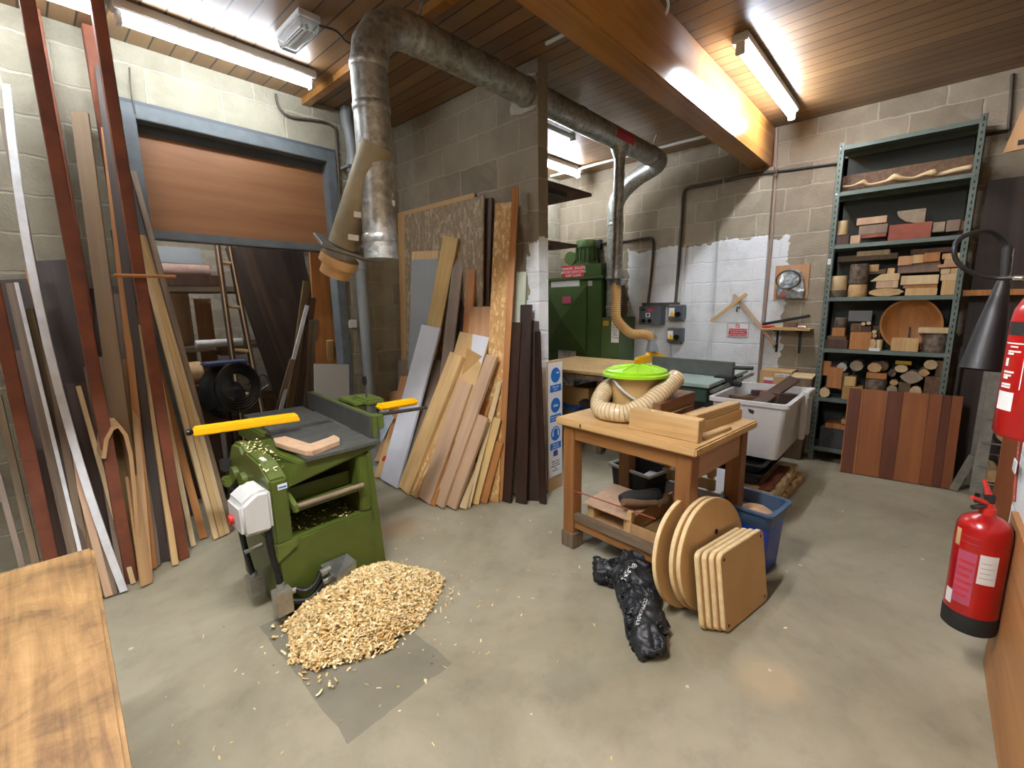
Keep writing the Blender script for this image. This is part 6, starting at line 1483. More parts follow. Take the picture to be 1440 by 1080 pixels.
# ochre hose from the branch down to the guard
hs2 = [V((bx+.022, DY+.02, 1.75)), V((bx+.022, DY+.02, 1.62)), V((bx+.024, DY+.015, 1.42)), gD(874, 458, 4.62), gD(888, 469, 4.66), gD(905, 470, 4.70), gD(916, 474, 4.72), gp+V((0,0,.16))]
bm = B(); HP2 = tube(bm, hs2, .047, 16, sub=8, cap=False); h2 = mk('extraction_hose', bm, G('hose_ochre'), None, loc=hs2[-1], smooth=True); tag(h2, 'ochre ribbed hose hanging from the ceiling duct down to the table saw guard', 'hose'); PM[h2.name] = Matrix.Translation(hs2[-1])
bm = B(); F_ = None; acc = 0
for i in range(1, len(HP2)):
    t = (HP2[i]-HP2[i-1]); Ls = t.length; t.normalize()
    k = acc
    while k < Ls:
        p = HP2[i-1] + t*k; Fm = frame(t, F_); F_ = Fm.col[0]
        rr_ = [bm.verts.new(p + Fm @ V((.050*math.cos(2*math.pi*j/14), .050*math.sin(2*math.pi*j/14), 0)) + t*o_) for o_ in (-.004, .004) for j in range(14)]
        for j in range(14): bm.faces.new((rr_[j], rr_[(j+1)%14], rr_[14+(j+1)%14], rr_[14+j]))
        k += .02
    acc = k - Ls
mk('ribs', bm, G('hose_rib2') if 'hose_rib2' in MATS else G('pine_orange'), h2, smooth=True)['kind'] = 'stuff'
# clutter under the side table
for nm, lb_, a, b_, mt, cat in (('cardboard_box', 'brown cardboard box under the saw side table', (4.1,2.65,.42), (4.5,3.15,.64), 'cardboard', 'box'),
        ('lower_shelf', 'dark lower shelf board under the saw side table', (3.9,2.43,.38), (4.85,3.27,.415), 'weathered', 'shelf'),
        ('clear_bag', 'crumpled clear plastic bag under the saw side table', (4.1,2.85,.645), (4.5,3.2,.76), 'silver_foil', 'bag'),
        ('blue_rag', 'flat blue rag beside the cardboard box under the saw side table', (3.93,2.7,.418), (4.09,3.1,.44), 'blue_rag', 'rag'),
        ('black_bag', 'dark glossy bag at the right under the saw side table', (3.92,2.46,.418), (4.3,2.63,.53), 'bag_black', 'bag')):
    bm = B(); box(bm, a, b_)
    if 'bag' in nm or 'rag' in nm:
        bmesh.ops.subdivide_edges(bm, edges=bm.edges, cuts=5, use_grid_fill=True)
        for v in bm.verts:
            if v.co.z > a[2]+.01: v.co += V((noise.noise(v.co*12), noise.noise(v.co*12+V((5,0,0))), noise.noise(v.co*12+V((0,5,0)))))*.03
    tag(mk(nm, bm, G(mt), loc=a, bev=0 if 'bag' in nm else .003, smooth='bag' in nm), lb_, cat)

# ================================================================ back wall fittings
WX = XB
def wbox(parent, nm, x0, y0, x1, y1, dep, mt, bev=.004, X=None):
    Xf = (X or WX) - dep; p, q = gX(x0, y0, Xf), gX(x1, y1, Xf); bm = B(); box(bm, (Xf, q.y, q.z), ((X or WX)+.001, p.y, p.z)); return mk(nm, bm, G(mt), parent, bev=bev), Xf
cb1 = thing('control_box', 'large grey control box with two black knobs on the white wall', 'switch box', (WX, 2.6, 1.4))
o, xf = wbox(cb1, 'enclosure', 899, 431, 929, 457, .13, 'box_grey')
lab(cb1, 'nameplate', 902, 434, 907, 437, xf, 'black_soft'); a_ = lab(cb1, 'red_label', 911, 434, 918, 438, xf, 'sign_red'); lab(cb1, 'blue_label', 908, 440, 914, 446, xf, 'label_white'); lab(cb1, 'blue_mark', 909.5, 441, 912.5, 445, xf-.0012, 'sign_navy')
for px in (906, 914):
    p = gX(px, 451, xf); bm = B(); tube(bm, [p, p+V((-.03,0,0))], .022, 12); mk('knob', bm, G('black_gloss'), cb1, smooth=True)
for lb_, x0, y0, x1, y1 in (('upper grey isolator switch with a yellow warning triangle on the white wall', 940, 430, 959, 450), ('lower grey isolator switch with a yellow warning triangle on the white wall', 938, 462, 957, 481)):
    t = thing('isolator_switch', lb_, 'switch', tuple(gX((x0+x1)/2, y1, WX)))
    wbox(t, 'base', x0+1, y0-1.5, x1+3, y1+1.5, .05, 'zinc_box')
    o, xf = wbox(t, 'cover', x0, y0, x1, y1, .12, 'box_grey')
    lab(t, 'label', x0+1, y0+3, x0+8, y0+15, xf, 'label_white')
    pz = [gX(*q, xf-.003) for q in ((x0+1.5, y0+15), (x0+9, y0+15), (x0+5, y0+7))]
    bm = B(); vs1 = [bm.verts.new(q) for q in pz]; vs2 = [bm.verts.new(q+V((.001,0,0))) for q in pz]; bm.faces.new(vs1); bm.faces.new(vs2[::-1])
    for i in range(3): bm.faces.new((vs1[i], vs1[(i+1)%3], vs2[(i+1)%3], vs2[i]))
    mk('warning_triangle', bm, G('yellow'), t)
    p = gX(x0+14, y0+12, xf); bm = B(); tube(bm, [p, p+V((-.035,0,0))], .03, 14); cbox(bm, p+V((-.045,0,0)), (.02,.018,.06)); mk('rotary_handle', bm, G('black_gloss'), t)
tk = thing('wall_trunking', 'brown trunking strip linking the control box to the isolator switch', 'trunking', tuple(gX(930, 430, WX)))
p, q = gX(903, 426, WX-.03), gX(955, 431, WX-.03); bm = B(); box(bm, (WX-.03, q.y, q.z), (WX-.0005, p.y, p.z)); mk('strip', bm, G('conduit'), tk)
def pipe_run(lb_, pts, r, mt, X=None, nm='conduit', cat='conduit'):
    P_ = [gX(x, y, (X or WX)-r+.002) for x, y in pts]; bm = B(); tube(bm, P_, r, 10, sub=4); o = mk(nm, bm, G(mt), loc=P_[0], smooth=True); return tag(o, lb_, cat)
pipe_run('dark conduit dropping from the cable under the roof beam to the isolator switch', [(1015,255),(1000,258),(985,261),(968,264),(961,272),(959,300),(956,345),(953,390),(950,428)], .018, 'conduit')
pipe_run('dark conduit bending down behind the ducts to the control box', [(846,342),(880,339),(912,334),(918,340),(918,360),(915,395),(911,428)], .016, 'conduit')
pipe_run('second thin white pipe running down beside the isolator conduit', [(964,345),(961,385),(957,428)], .012, 'conduit_white')
pipe_run('thin pipe running down from the lower isolator switch', [(942,483),(941,505),(940,540)], .014, 'conduit_white')
pipe_run('short length of dark conduit crossing the pier under the beam end', [(1094,241),(1075,243),(1040,249),(1019,254)], .018, 'conduit', X=XB-.09)
pipe_run('black cable sagging along the back wall from the roof beam past the shelving', [(1093,242),(1098,241),(1115,239),(1150,234),(1180,230),(1240,221),(1300,212),(1375,192),(1418,184)], .012, 'black', nm='wall_cable', cat='cable')
pipe_run('pinkish painted pipe running down the back wall right of the pier', [(1092,180),(1090,240)], .02, 'pipe_pink') if 'pipe_pink' in MATS else None
plain('pipe_pink', '#9a8272', .6)
pipe_run('pinkish painted pipe running down the back wall right of the pier', [(1092,180),(1090,240),(1086,320),(1076,430),(1066,540),(1060,600)], .018, 'pipe_pink', nm='wall_pipe', cat='pipe')
pipe_run('thin pipe rising up the back wall corner above the steel shelving', [(1424,104),(1421,150),(1418,184)], .012, 'conduit', nm='wall_pipe', cat='pipe')
a, b_ = gZ(822, 237, 3.22), gZ(1012, 184, 3.22)
bm = B(); tube(bm, [(a.x, 3.9, 3.235), (a.x, 1.51, 3.235)], .016, 10); tag(mk('ceiling_pipe', bm, G('conduit_white'), loc=(a.x, 1.51, 3.235), smooth=True), 'white pipe running under the ceiling along the back wall', 'pipe')
a = gZ(800, 45, 3.25); bm = B(); tube(bm, [(a.x, 2.05, 3.25), (a.x, 1.51, 3.25)], .012, 8); tag(mk('ceiling_pipe', bm, G('conduit_white'), loc=(a.x,1.51,3.25), smooth=True), 'thin white pipe crossing the ceiling beside the roof beam', 'pipe')
# crossed try squares hung on the pier
PXW = XB-.09
def wpl(nm, lb_, a, b_, w, t, mt, X, cat): 
    A_, B_ = gX(*a, X), gX(*b_, X); return plank(nm, lb_, cat, A_, B_, w, t, G(mt), (0, 1, .3), lift=False)
s1 = wpl('wooden_square', 'wooden try square hanging on the white pier, blade slanting down to the left', (1000,452), (1050,413), .035, .02, 'pine', PXW-.06, 'try square')
s2 = wpl('wooden_square', 'wooden try square hanging on the white pier, blade slanting down to the right', (1090,485), (1032,414), .035, .02, 'ply_pink', PXW-.025, 'try square')
hk = thing('wall_hook', 'small black hook on the white pier under the crossed squares', 'hook', tuple(gX(1040, 432, PXW)))
p = gX(1040, 432, PXW); bm = B(); tube(bm, [p, p+V((-.08,0,0)), p+V((-.085,0,-.05))], .008, 8); mk('hook', bm, G('black'), hk, smooth=True)
ns = thing('safety_notice', 'small red and white prohibition notice on the white pier', 'sign', tuple(gX(1038, 475, PXW)))
p, q = gX(1023, 454, PXW-.006), gX(1052, 475, PXW-.006); bm = B(); box(bm, (PXW-.006, q.y, q.z), (PXW-.0005, p.y, p.z)); mk('frame', bm, G('grey_light'), ns)
lab(ns, 'panel', 1024, 455, 1051, 474, PXW-.0062, 'paper'); rb = lab(ns, 'red_panel', 1025, 462, 1050, 473, PXW-.0075, 'sign_red')
p = gX(1037.5, 467.5, PXW-.01); text('lettering', 'Do not operate this\nmachine unless\nyou are authorised', .024, face_nX((PXW-.0095, p.y, p.z)), G('label_white'), rb)
p = gX(1037.5, 458.3, PXW-.009); bm = B(); tube(bm, [p+V((0, .02*math.cos(2*math.pi*k/20), .02*math.sin(2*math.pi*k/20))) for k in range(21)], .0035, 6, cap=False); tube(bm, [p+V((0,.014,.014)), p+V((0,-.014,-.014))], .003, 6); mk('prohibition_ring', bm, G('sign_red'), ns)
# board with silver bag
bo = thing('backing_board', 'brown square board fixed to the back wall holding a silver bag', 'board', tuple(gX(1112, 420, WX)))
p, q = gX(1091, 374, WX-.018), gX(1135, 420, WX-.018); bm = B(); box(bm, (WX-.018, q.y, q.z), (WX-.0005, p.y, p.z)); mk('board', bm, G('beech'), bo, bev=.001)
sb = thing('silver_bag', 'crumpled silver foil bag with a black hoop hanging on the brown board', 'bag', tuple(gX(1112, 422, WX-.04)))
cs = [gX(*q, WX-.06) for q in ((1094,398),(1100,385),(1112,378),(1126,382),(1130,392),(1132,408),(1128,418),(1108,421),(1092,418),(1091,406))]
bm = B(); cen = sum(cs, V())/len(cs); lay = []
for s, dx in ((1,.025),(.96,-.02),(.6,-.045),(.25,-.055)): lay.append([bm.verts.new(cen.lerp(q, s)+V((dx,0,0))+V((random.uniform(-.02,.02), random.uniform(-.012,.012), random.uniform(-.012,.012)))) for q in cs])
for r1, r2 in zip(lay, lay[1:]):
    for k in range(len(cs)): bm.faces.new((r1[k], r1[(k+1)%len(cs)], r2[(k+1)%len(cs)], r2[k]))
bm.faces.new(lay[-1]); bm.faces.new(lay[0][::-1])
mk('foil', bm, G('silver_foil'), sb)
hc = gX(1108, 393, WX-.125); bm = B(); tube(bm, [hc+V((.01*math.sin(2*math.pi*k/24), .105*math.cos(2*math.pi*k/24), .09*math.sin(2*math.pi*k/24))) for k in range(25)], .008, 8, cap=False); mk('hoop', bm, G('steel_dark'), sb, smooth=True)
p = gX(1101, 414, WX-.13); bm = B(); disc(bm, p, .018); 
for v in bm.verts: v.co = V((p.x-.0, p.y+(v.co.x-p.x), v.co.z))
bm.free(); bm = B(); tube(bm, [p, p+V((-.001,0,0))], .018, 14); mk('red_badge', bm, G('sign_red'), sb)
# tool shelf
z_ = gX(1105, 462, 5.24).z
sl = thing('tool_shelf', 'small plywood wall shelf on black brackets beside the steel shelving', 'shelf', tuple(gX(1105, 462, WX)))
a, b_ = gX(1068, 462, 5.22), gX(1139, 461, 5.22)
bm = B(); box(bm, (5.22, b_.y, z_-.018), (WX-.001, a.y, z_)); mk('board', bm, G('pine_y'), sl, bev=.002)
for y in (a.y-.14, b_.y+.1):
    bm = B(); box(bm, (5.26, y, z_-.035), (WX-.001, y+.02, z_-.0185)); box(bm, (WX-.02, y, z_-.26), (WX-.001, y+.02, z_-.0185)); mk('bracket', bm, G('black'), sl)
def onshelf(nm, lb_, x0, x1, h, xo, dep, mt, cat, cyl=False, zo=0, rz=0):
    p, q = gX(x0, 460, xo), gX(x1, 460, xo); bm = B()
    if cyl: tube(bm, [(xo, p.y, z_+h/2+.001+zo), (xo, q.y, z_+h/2+.001+zo)], h/2, 12)
    else: box(bm, (xo, q.y, z_+.001+zo), (xo+dep, p.y, z_+h+zo))
    return tag(mk(nm, bm, G(mt), loc=(xo, p.y, z_), smooth=cyl, bev=0 if cyl else .003), lb_, cat)
onshelf('red_tool_handle', 'left red tool handle on the tool shelf', 1072, 1090, .028, 5.30, .03, 'red_bright', 'tool', True)
onshelf('red_tool_handle', 'right red tool handle on the tool shelf', 1116, 1130, .03, 5.32, .03, 'red_bright', 'tool', True)
onshelf('wooden_block', 'brown wooden block in the middle of the tool shelf', 1101, 1120, .06, 5.25, .05, 'oak_brown', 'block')
onshelf('thin_strip', 'thin pale slat along the front of the tool shelf', 1084, 1122, .012, 5.225, .018, 'pine', 'slat')
onshelf('pale_block', 'pale small block left of the brown block on the tool shelf', 1088, 1101, .03, 5.29, .05, 'pine_pale', 'block')
onshelf('metal_fitting', 'small shiny metal fitting at the right of the tool shelf', 1122, 1133, .03, 5.26, .03, 'chrome', 'tool', True)
a, b_ = gX(1072, 456, 5.39), gX(1139, 444, 5.39); bm = B(); tube(bm, [V((5.39,a.y,max(a.z,z_+.03))), V((5.39,b_.y,max(b_.z,z_+.05)))], .014, 8); tag(mk('black_bar', bm, G('black_soft'), loc=(5.39,a.y,a.z)), 'long black bar lying at the back of the tool shelf', 'bar')

# ================================================================ ceiling emergency light
p = [gZ(*q, 3.2) for q in ((395, 57), (421, 13), (446, 30), (437, 62))]
el = thing('emergency_light', 'clear emergency bulkhead light fixed to the ceiling boards near the duct', 'light', (1.40, 3.05, ZC))
bm = B(); box(bm, (1.34, 2.86, ZC-.035), (1.47, 3.22, ZC-.001)); mk('base', bm, G('white_plastic'), el, bev=.004)
bm = B(); hexa(bm, [(1.355,2.88,ZC-.10),(1.455,2.88,ZC-.10),(1.455,3.20,ZC-.10),(1.355,3.20,ZC-.10),(1.342,2.865,ZC-.036),(1.468,2.865,ZC-.036),(1.468,3.215,ZC-.036),(1.342,3.215,ZC-.036)]); mk('diffuser', bm, G('clear_diffuser'), el, bev=.008)
bm = B(); tube(bm, [(1.405,2.92,ZC-.06),(1.405,3.16,ZC-.06)], .012, 10); mk('lamp', bm, G('white_plastic'), el, smooth=True)
bm = B(); tube(bm, [(1.47,2.95,ZC-.012),(1.58,2.90,ZC-.02),(1.70,2.98,ZC-.01),(1.84,2.95,ZC-.012)], .007, 8, sub=5); tag(mk('ceiling_cable', bm, G('conduit'), loc=(1.47,2.95,ZC-.02), smooth=True), 'thin cable from the emergency light to the ceiling batten', 'cable')
p = gZ(925, 4, 3.25); bm = B(); tube(bm, [p+V((-.05,.05,0)), p+V((.02,.02,-.05)), p+V((.10,.0,-.02)), p+V((.05,-.04,0)), p+V((-.02,-.05,.01))], .008, 8, sub=6); tag(mk('cable_loop', bm, G('conduit_white'), loc=p, smooth=True), 'loop of white cable hanging beside the top of the roof beam', 'cable')

# ================================================================ right wall and extinguishers
def extinguisher(label, x, y, z0, r, h, kind):
    t = thing('fire_extinguisher', label, 'fire extinguisher', (x, y, z0))
    T0 = TM((x, y, z0)); sh_h = h*.12
    if kind == 'water':
        bm = B(); lathe(bm, [(r*.93,0),(r*1.01,.006),(r*1.02,.07),(r*1.0,.078)], 40, T0); mk('base_skirt', bm, G('black_soft'), t, smooth=40)
        bm = B(); lathe(bm, [(r*.98,.06),(r,.075),(r,h-.07),(r*.97,h-.04),(r*.85,h-.015),(r*.6,h),(r*.3,h+.012),(.022,h+.014)], 40, T0); mk('cylinder', bm, G('red'), t, smooth=50)
        bm = B(); lathe(bm, [(.024,h+.01),(.024,h+.04),(.017,h+.042),(.017,h+.06),(.001,h+.06)], 18, T0, cap=False); mk('neck', bm, G('red_bright'), t, smooth=40)
        bm = B(); tube(bm, [(x, y, z0+h+.055), (x-.055, y+.05, z0+h+.085)], [.012,.008], 8); tube(bm, [(x, y, z0+h+.08),(x+.03,y+.02,z0+h+.14)], [.012,.006], 8); mk('lever', bm, G('red_bright'), t, bev=.001)
        bm = B(); cbox(bm, (x, y, z0+h+.075), (.03,.03,.035)); mk('valve', bm, G('black_soft'), t, bev=.004)
        bm = B(); tube(bm, [(x,y,z0+h+.05),(x-.05,y+.045,z0+h+.045)], .009, 10); tube(bm, [(x,y,z0+h+.055),(x+.05,y-.01,z0+h+.05)], .005, 8); mk('outlet', bm, G('steel_dark'), t, smooth=True)
    def patch(nm, a0, a1, z0_, z1_, mt, rr=1.004, parent=None):
        bm = B(); prev = None; n = 8
        for i in range(n+1):
            a = a0+(a1-a0)*i/n; q = [bm.verts.new((x+r*rr*math.cos(a), y+r*rr*math.sin(a), z0+z)) for z in (z0_, z1_)]
            if prev: bm.faces.new((prev[0], q[0], q[1], prev[1]))
            prev = q
        return mk(nm, bm, G(mt), parent or t, smooth=True)
    return t, patch
# angle facing the camera on a cylinder at (x,y)
EXX, EXY, EXZ, EXR, EXH = 2.43, -.248, .24, .080, .47
we, patch = extinguisher('red water fire extinguisher with a black base hung low on the right wall', EXX, EXY, EXZ, EXR, EXH, 'water')
ca = math.atan2(-EXY, -EXX)
patch('white_label', ca+R(2), ca+R(40), .225, .345, 'paper')
rp = patch('instruction_label', ca-R(45), ca-R(3), .12, .34, 'pink_label')
patch('year_label', ca-R(62), ca-R(46), .35, .42, 'card_light'); patch('small_label', ca-R(66), ca-R(44), .10, .16, 'label_white')
for k in range(2): patch('rule_line', ca-R(44), ca-R(4), .375+.025*k, .377+.025*k, 'pink_label')
for k in range(6): patch('text_line', ca-R(40), ca-R(12-4*(k%3)), .15+.028*k, .162+.028*k, 'sign_red', 1.007, rp)
for k in range(4): patch('text_line', ca+R(6), ca+R(34-6*(k%2)), .25+.02*k, .253+.02*k, 'grey_light', 1.007)
bm = B(); box(bm, (EXX+.02, YR+.0005, EXZ+.40), (EXX+.08, EXY-EXR+.02, EXZ+.43)); mk('wall_bracket', bm, G('black_soft'), we)
# carbon dioxide extinguisher
CEX, CEY, CZ0, CRR, CH = 1.80, -.247, 1.175, .083, .40
co = thing('fire_extinguisher', 'red gas fire extinguisher with a black horn at the right edge of the view', 'fire extinguisher', (CEX, CEY, CZ0))
T0 = TM((CEX, CEY, CZ0)); r, h = CRR, CH
bm = B(); lathe(bm, [(r*.9,0),(r,.012),(r,h-.09),(r*.96,h-.06),(r*.8,h-.03),(r*.5,h-.008),(.03,h)], 40, T0); mk('cylinder', bm, G('red'), co, smooth=50)
ca2 = math.atan2(-CEY, -CEX)
def patch2(nm, a0, a1, z0_, z1_, mt, rr=1.004):
    bm = B(); prev = None; n = 8
    for i in range(n+1):
        a = a0+(a1-a0)*i/n; q = [bm.verts.new((CEX+r*rr*math.cos(a), CEY+r*rr*math.sin(a), CZ0+z)) for z in (z0_, z1_)]
        if prev: bm.faces.new((prev[0], q[0], q[1], prev[1]))
        prev = q
    return mk(nm, bm, G(mt), co, smooth=True)
patch2('black_band', ca2-R(75), ca2-R(35), .275, .31, 'black_soft')
for a0, a1, z0_, z1_ in ((-32,-30.5,.135,.255),(-75,-31,.252,.2555)): patch2('label_border', ca2+R(a0), ca2+R(a1), z0_, z1_, 'pink_white' if 'pink_white' in MATS else 'paper')
for k, (a0, a1, zz, hh) in enumerate(((-60,-44,.318,.006),(-64,-38,.298,.006),(-64,-50,.286,.008),(-66,-58,.235,.03),(-66,-44,.205,.008),(-66,-48,.19,.008),(-66,-54,.178,.01),(-68,-46,.15,.008),(-68,-46,.138,.008))): patch2('text_line', ca2+R(a0), ca2+R(a1), .13+(zz-.13)*.6, .13+(zz-.13)*.6+hh*.7, 'paper')
patch2('paper_label', ca2-R(72), ca2-R(38), .075, .125, 'label_white')
bm = B(); lathe(bm, [(.03,h-.002),(.03,h+.03),(.02,h+.035),(.02,h+.07)], 18, T0); mk('valve', bm, G('yellow_dull'), co, smooth=40)
bm = B(); tube(bm, [(CEX,CEY,CZ0+h+.06),(CEX+.0,CEY+.05,CZ0+h+.062)], .012, 10); mk('outlet', bm, G('chrome'), co, smooth=True)
dh = (V((CEX,CEY,1.3))-EYE).dot(CF)
hp_ = [gD(1440,391,dh+.0), gD(1425,391,dh+.02), gD(1400,391,dh+.05), gD(1370,385,dh+.07), gD(1346,368,dh+.08), gD(1343,345,dh+.08), gD(1360,330,dh+.09), gD(1390,325,dh+.10), gD(1412,340,dh+.10), gD(1416,356,dh+.10)]
hp_[0] = V((CEX, CEY+.05, CZ0+h+.062)) if False else hp_[0]
bm = B(); tube(bm, hp_, .0062, 12, sub=7); mk('discharge_hose', bm, G('black'), co, smooth=True)
bm = B(); tube(bm, [hp_[0], hp_[0].lerp(hp_[1], .9)], .008, 12); mk('hose_ferrule', bm, G('chrome'), co, smooth=True)
t0, t1, t2 = gD(1417,345,dh+.10), gD(1413,388,dh+.11), gD(1378,520,dh+.14)
bm = B(); ax_ = (t1-t0); tube(bm, [t0.lerp(t1,k/6) for k in range(7)], [.009,.0115,.010,.012,.010,.0115,.009], 14); mk('horn_grip', bm, G('black_soft'), co, smooth=True)
bm = B(); tube(bm, [t1, t1.lerp(t2,.1), t1.lerp(t2,.5), t2], [.010,.016,.031,.047], 24, cap=False); tube(bm, [t2, t1.lerp(t2,.5)], [.044,.029], 24, cap=False); mk('horn', bm, G('black'), co, smooth=True)
bm = B(); tube(bm, [gD(1424,350,dh+.13), gD(1418,400,dh+.13), gD(1414,470,dh+.13), gD(1408,520,dh+.13)], .004, 6); mk('horn_clip', bm, G('chrome'), co)
bm = B(); box(bm, (CEX-.03, YR+.0005, CZ0+.3), (CEX+.03, CEY-.05, CZ0+.33)); mk('wall_bracket', bm, G('black_soft'), co)
# wooden lining board low on the right wall
bm = B(); box(bm, (-2.6, YR+.0005, .001), (2.60, YR+.02, .70)); o = tag(mk('lining_board', bm, G('ply_tan_x'), loc=(2.6,YR,0)), 'tan board lining the low part of the right wall beneath the extinguishers', 'board') if 'ply_tan_x' in MATS else None
wood('ply_tan_x', '#b98550', '#9d6c3c', 'X', scale=.5)
bm = B(); box(bm, (-2.6, YR+.0005, .001), (2.60, YR+.02, .70)); tag(mk('lining_board', bm, G('ply_tan_x'), loc=(2.6,YR,0)), 'tan board lining the low part of the right wall beneath the extinguishers', 'board')
# red chain and tag on the white wall
bm = B(); P_ = [gY(1436,600,YR+.005), gY(1432,640,YR+.005), gY(1428,680,YR+.005), gY(1426,705,YR+.005)]; tube(bm, P_, .006, 8, sub=4); rc = tag(mk('red_rope', bm, G('red_oxide_bright'), loc=P_[0]), 'red rope hanging down the right wall with a white tag', 'rope'); PM[rc.name] = Matrix.Translation(P_[0])
p = gY(1427, 655, YR+.02); bm = B(); cbox(bm, p, (.07,.004,.05)); mk('tag', bm, G('label_white'), rc)
# dark corner: wire rack with offcuts
rk = thing('wire_rack', 'grey framed wire rack holding rough offcuts in the right hand corner', 'rack', (4.35, -.24, 0))
RX = 4.75
a, b_ = gX(1386, 555, RX), gX(1376, 665, RX)
yl_, yr_ = a.y, a.y - .30
bm = B(); hexa(bm, [(RX,a.y-.07,.08),(RX,a.y-.0,.08),(RX+.02,a.y,.08),(RX+.02,a.y-.07,.08),(RX,a.y-.07,1.05),(RX,a.y,1.05),(RX+.02,a.y,1.05),(RX+.02,a.y-.07,1.05)]); mk('side_plate', bm, G('zinc_box'), rk)
for z in (.10, .17, .30, .48, .66):
    bm = B(); tube(bm, [(RX-.01, a.y-.02, z), (RX-.01, yr_, z)], .006, 6); tube(bm, [(RX+.4, a.y-.02, z), (RX+.4, yr_, z)], .006, 6)
    for k in range(4): tube(bm, [(RX-.01, a.y-.02-(a.y-.04-yr_)*k/4, z), (RX+.4, a.y-.02-(a.y-.04-yr_)*k/4, z)], .003, 6)
    mk('wire_shelf', bm, G('steel'), rk)
bm = B(); box(bm, (RX+.38, a.y-.03, .02), (RX+.40, a.y, 1.05)); mk('rear_post', bm, G('zinc_box'), rk)
for x in (RX+.03, RX+.37):
    bm = B(); tube(bm, [(x, a.y-.035, .035), (x, a.y-.06, .035)], .034, 14); mk('castor', bm, G('black_soft'), rk, smooth=True)
q = gX(1418, 640, 3.6); bm = B(); box(bm, (3.6, q.y-.06, .001), (3.63, q.y+.03, .95)); tag(mk('cherry_board', bm, G('tg_a'), loc=(3.6,q.y,0), bev=.002), 'upright reddish board between the wire rack and the right wall', 'board')
for k, (lb_, y, z, s, mt) in enumerate((('pale split log piece on the middle of the wire rack', a.y-.16, .487, .15, 'endgrain'), ('grey log piece on the lower wire shelf', a.y-.22, .177, .11, 'endgrain_grey'), ('round log end on the lower wire shelf', a.y-.10, .177, .10, 'endgrain'), ('dark offcut on the upper wire shelf', a.y-.2, .667, .13, 'walnut'))):
    bm = B(); tube(bm, [(RX+.02, y, z+s/2), (RX+.3, y, z+s/2)], s/2, 12); tag(mk('rack_log', bm, G(mt), loc=(RX+.02,y,z), smooth=40), lb_, 'log')
bm = B(); plank('grey_slat', 'grey slat leaning in the dark corner beside the boarded panel', 'batten', gZ(1340,690), gX(1368,643,4.9), .05, .02, G('zinc_box'), (0,1,0)); bm.free()
plank('tall_dark_tube', 'thin dark upright rod between shelving and the right wall', 'rod', (5.2, -.23, 0), (5.22, -.235, 1.15), .02, .02, G('steel_dark'), (0,1,0))
p, q = gX(1360, 408, 5.15), gX(1440, 425, 5.15)
bm = B(); box(bm, (5.13, -.62, p.z-.045), (5.302, -.185, p.z)); tag(mk('cross_piece', bm, G('pine_orange'), loc=(5.15,-.2,p.z), bev=.002), 'short orange wood piece jutting out between shelving and right wall', 'timber')
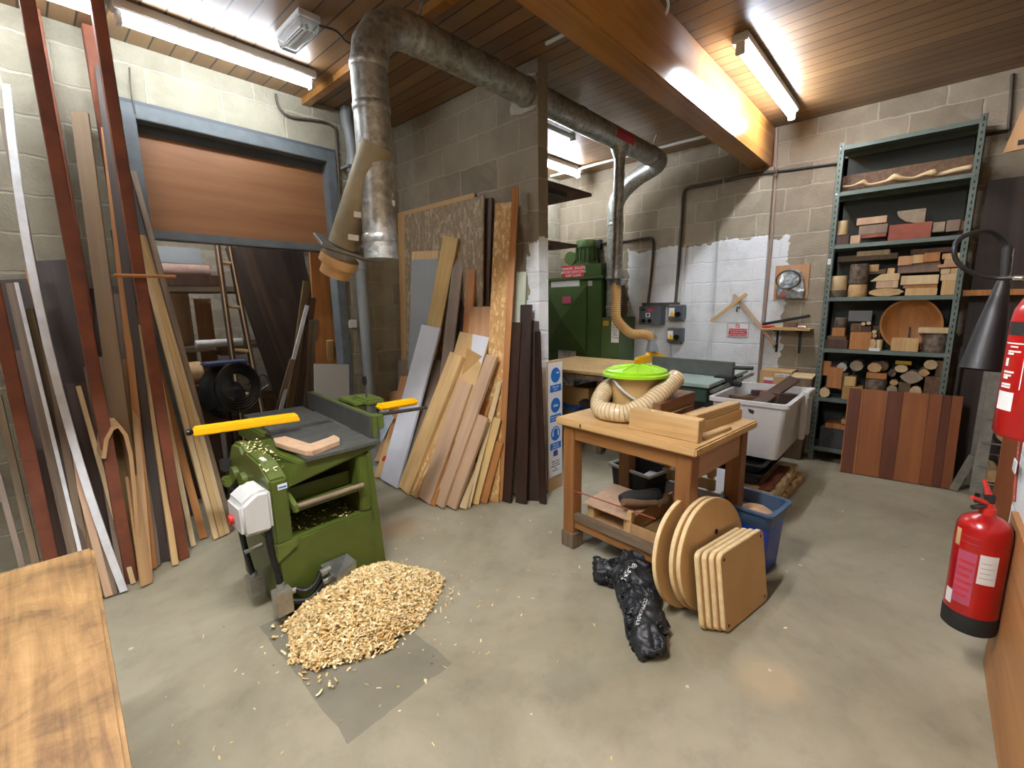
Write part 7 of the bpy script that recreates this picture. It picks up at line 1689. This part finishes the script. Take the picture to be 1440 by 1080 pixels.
# added dark board for the shaded corner wall, and cupboard at the upper right
pz = gX(1412, 213, 2.6)
cu_ = thing('wall_cupboard', 'tan wooden cupboard side with a hand hole at the upper right edge', 'cupboard', (pz.x, -.22, pz.z))
print('cupboard', pz)
X_ = 2.6
pg = [gX(*q, X_) for q in ((1412,214),(1470,201),(1470,60),(1448,132))]
for q in pg: q.y = max(q.y, YR+.001)
bm = B(); v1 = [bm.verts.new(q) for q in pg]; v2 = [bm.verts.new(q+V((.02,0,0))) for q in pg]; bm.faces.new(v1); bm.faces.new(v2[::-1])
for i in range(4): bm.faces.new((v1[i], v1[(i+1)%4], v2[(i+1)%4], v2[i]))
mk('side_panel', bm, G('ply_tan'), cu_, bev=.002)
p, q = gX(1432, 197, X_-.001), gX(1446, 202, X_-.001); bm = B(); box(bm, (X_-.0012, q.y, q.z), (X_-.0002, p.y, p.z)); mk('hand_hole', bm, G('black_soft'), cu_)
bm = B(); box(bm, (5.30, -1.0, .001), (5.33, -.235, 2.45)); tag(mk('shade_board', bm, G('slab_dark'), loc=(5.3,-.6,0), bev=.002), 'tall dark brown board added as the shaded wall right of the steel shelving', 'board')  # dark board added where the corner wall lies in shade

# ================================================================ front workbench at the lower left
FB = .80
A1, A2 = gZ(131, 768, FB), gZ(186, 1085, FB)
0 and wood('old_bench', '#b59260', '#947146', 'Y', .6, .5, dark='#6a5338', bmp=.3)
ob = thing('worn_bench', 'worn scarred wooden bench top in the lower left foreground', 'workbench', (A1.x-.5, 1.4, 0))
d = (A1-A2); d.normalize(); nn = V((-d.y, d.x, 0))
A2b = A1 - d*1.7
def pt(s, t, z): q = A1 - d*s + nn*t; return V((q.x, q.y, z))
bm = B(); hexa(bm, [pt(0,0,FB-.06), pt(1.7,0,FB-.06), pt(1.7,1.2,FB-.06), pt(0,1.2,FB-.06), pt(0,0,FB), pt(1.7,0,FB), pt(1.7,1.2,FB), pt(0,1.2,FB)]); mk('top', bm, G('old_bench'), ob, bev=.008)
bm = B(); hexa(bm, [pt(.05,.02,FB-.20), pt(1.65,.02,FB-.20), pt(1.65,.05,FB-.20), pt(.05,.05,FB-.20), pt(.05,.02,FB-.061), pt(1.65,.02,FB-.061), pt(1.65,.05,FB-.061), pt(.05,.05,FB-.061)]); mk('apron', bm, G('green_saw'), ob)
for s, t_ in ((.06,.06),(1.55,.06),(.06,1.1),(1.55,1.1)):
    bm = B(); hexa(bm, [pt(s,t_,.001), pt(s+.09,t_,.001), pt(s+.09,t_+.09,.001), pt(s,t_+.09,.001), pt(s,t_,FB-.061), pt(s+.09,t_,FB-.061), pt(s+.09,t_+.09,FB-.061), pt(s,t_+.09,FB-.061)]); mk('leg', bm, G('weathered'), ob, bev=.004)
SC.cycles.max_bounces = 8; SC.cycles.diffuse_bounces = 4; SC.cycles.glossy_bounces = 3; SC.cycles.transmission_bounces = 6; SC.cycles.sample_clamp_indirect = 6.0
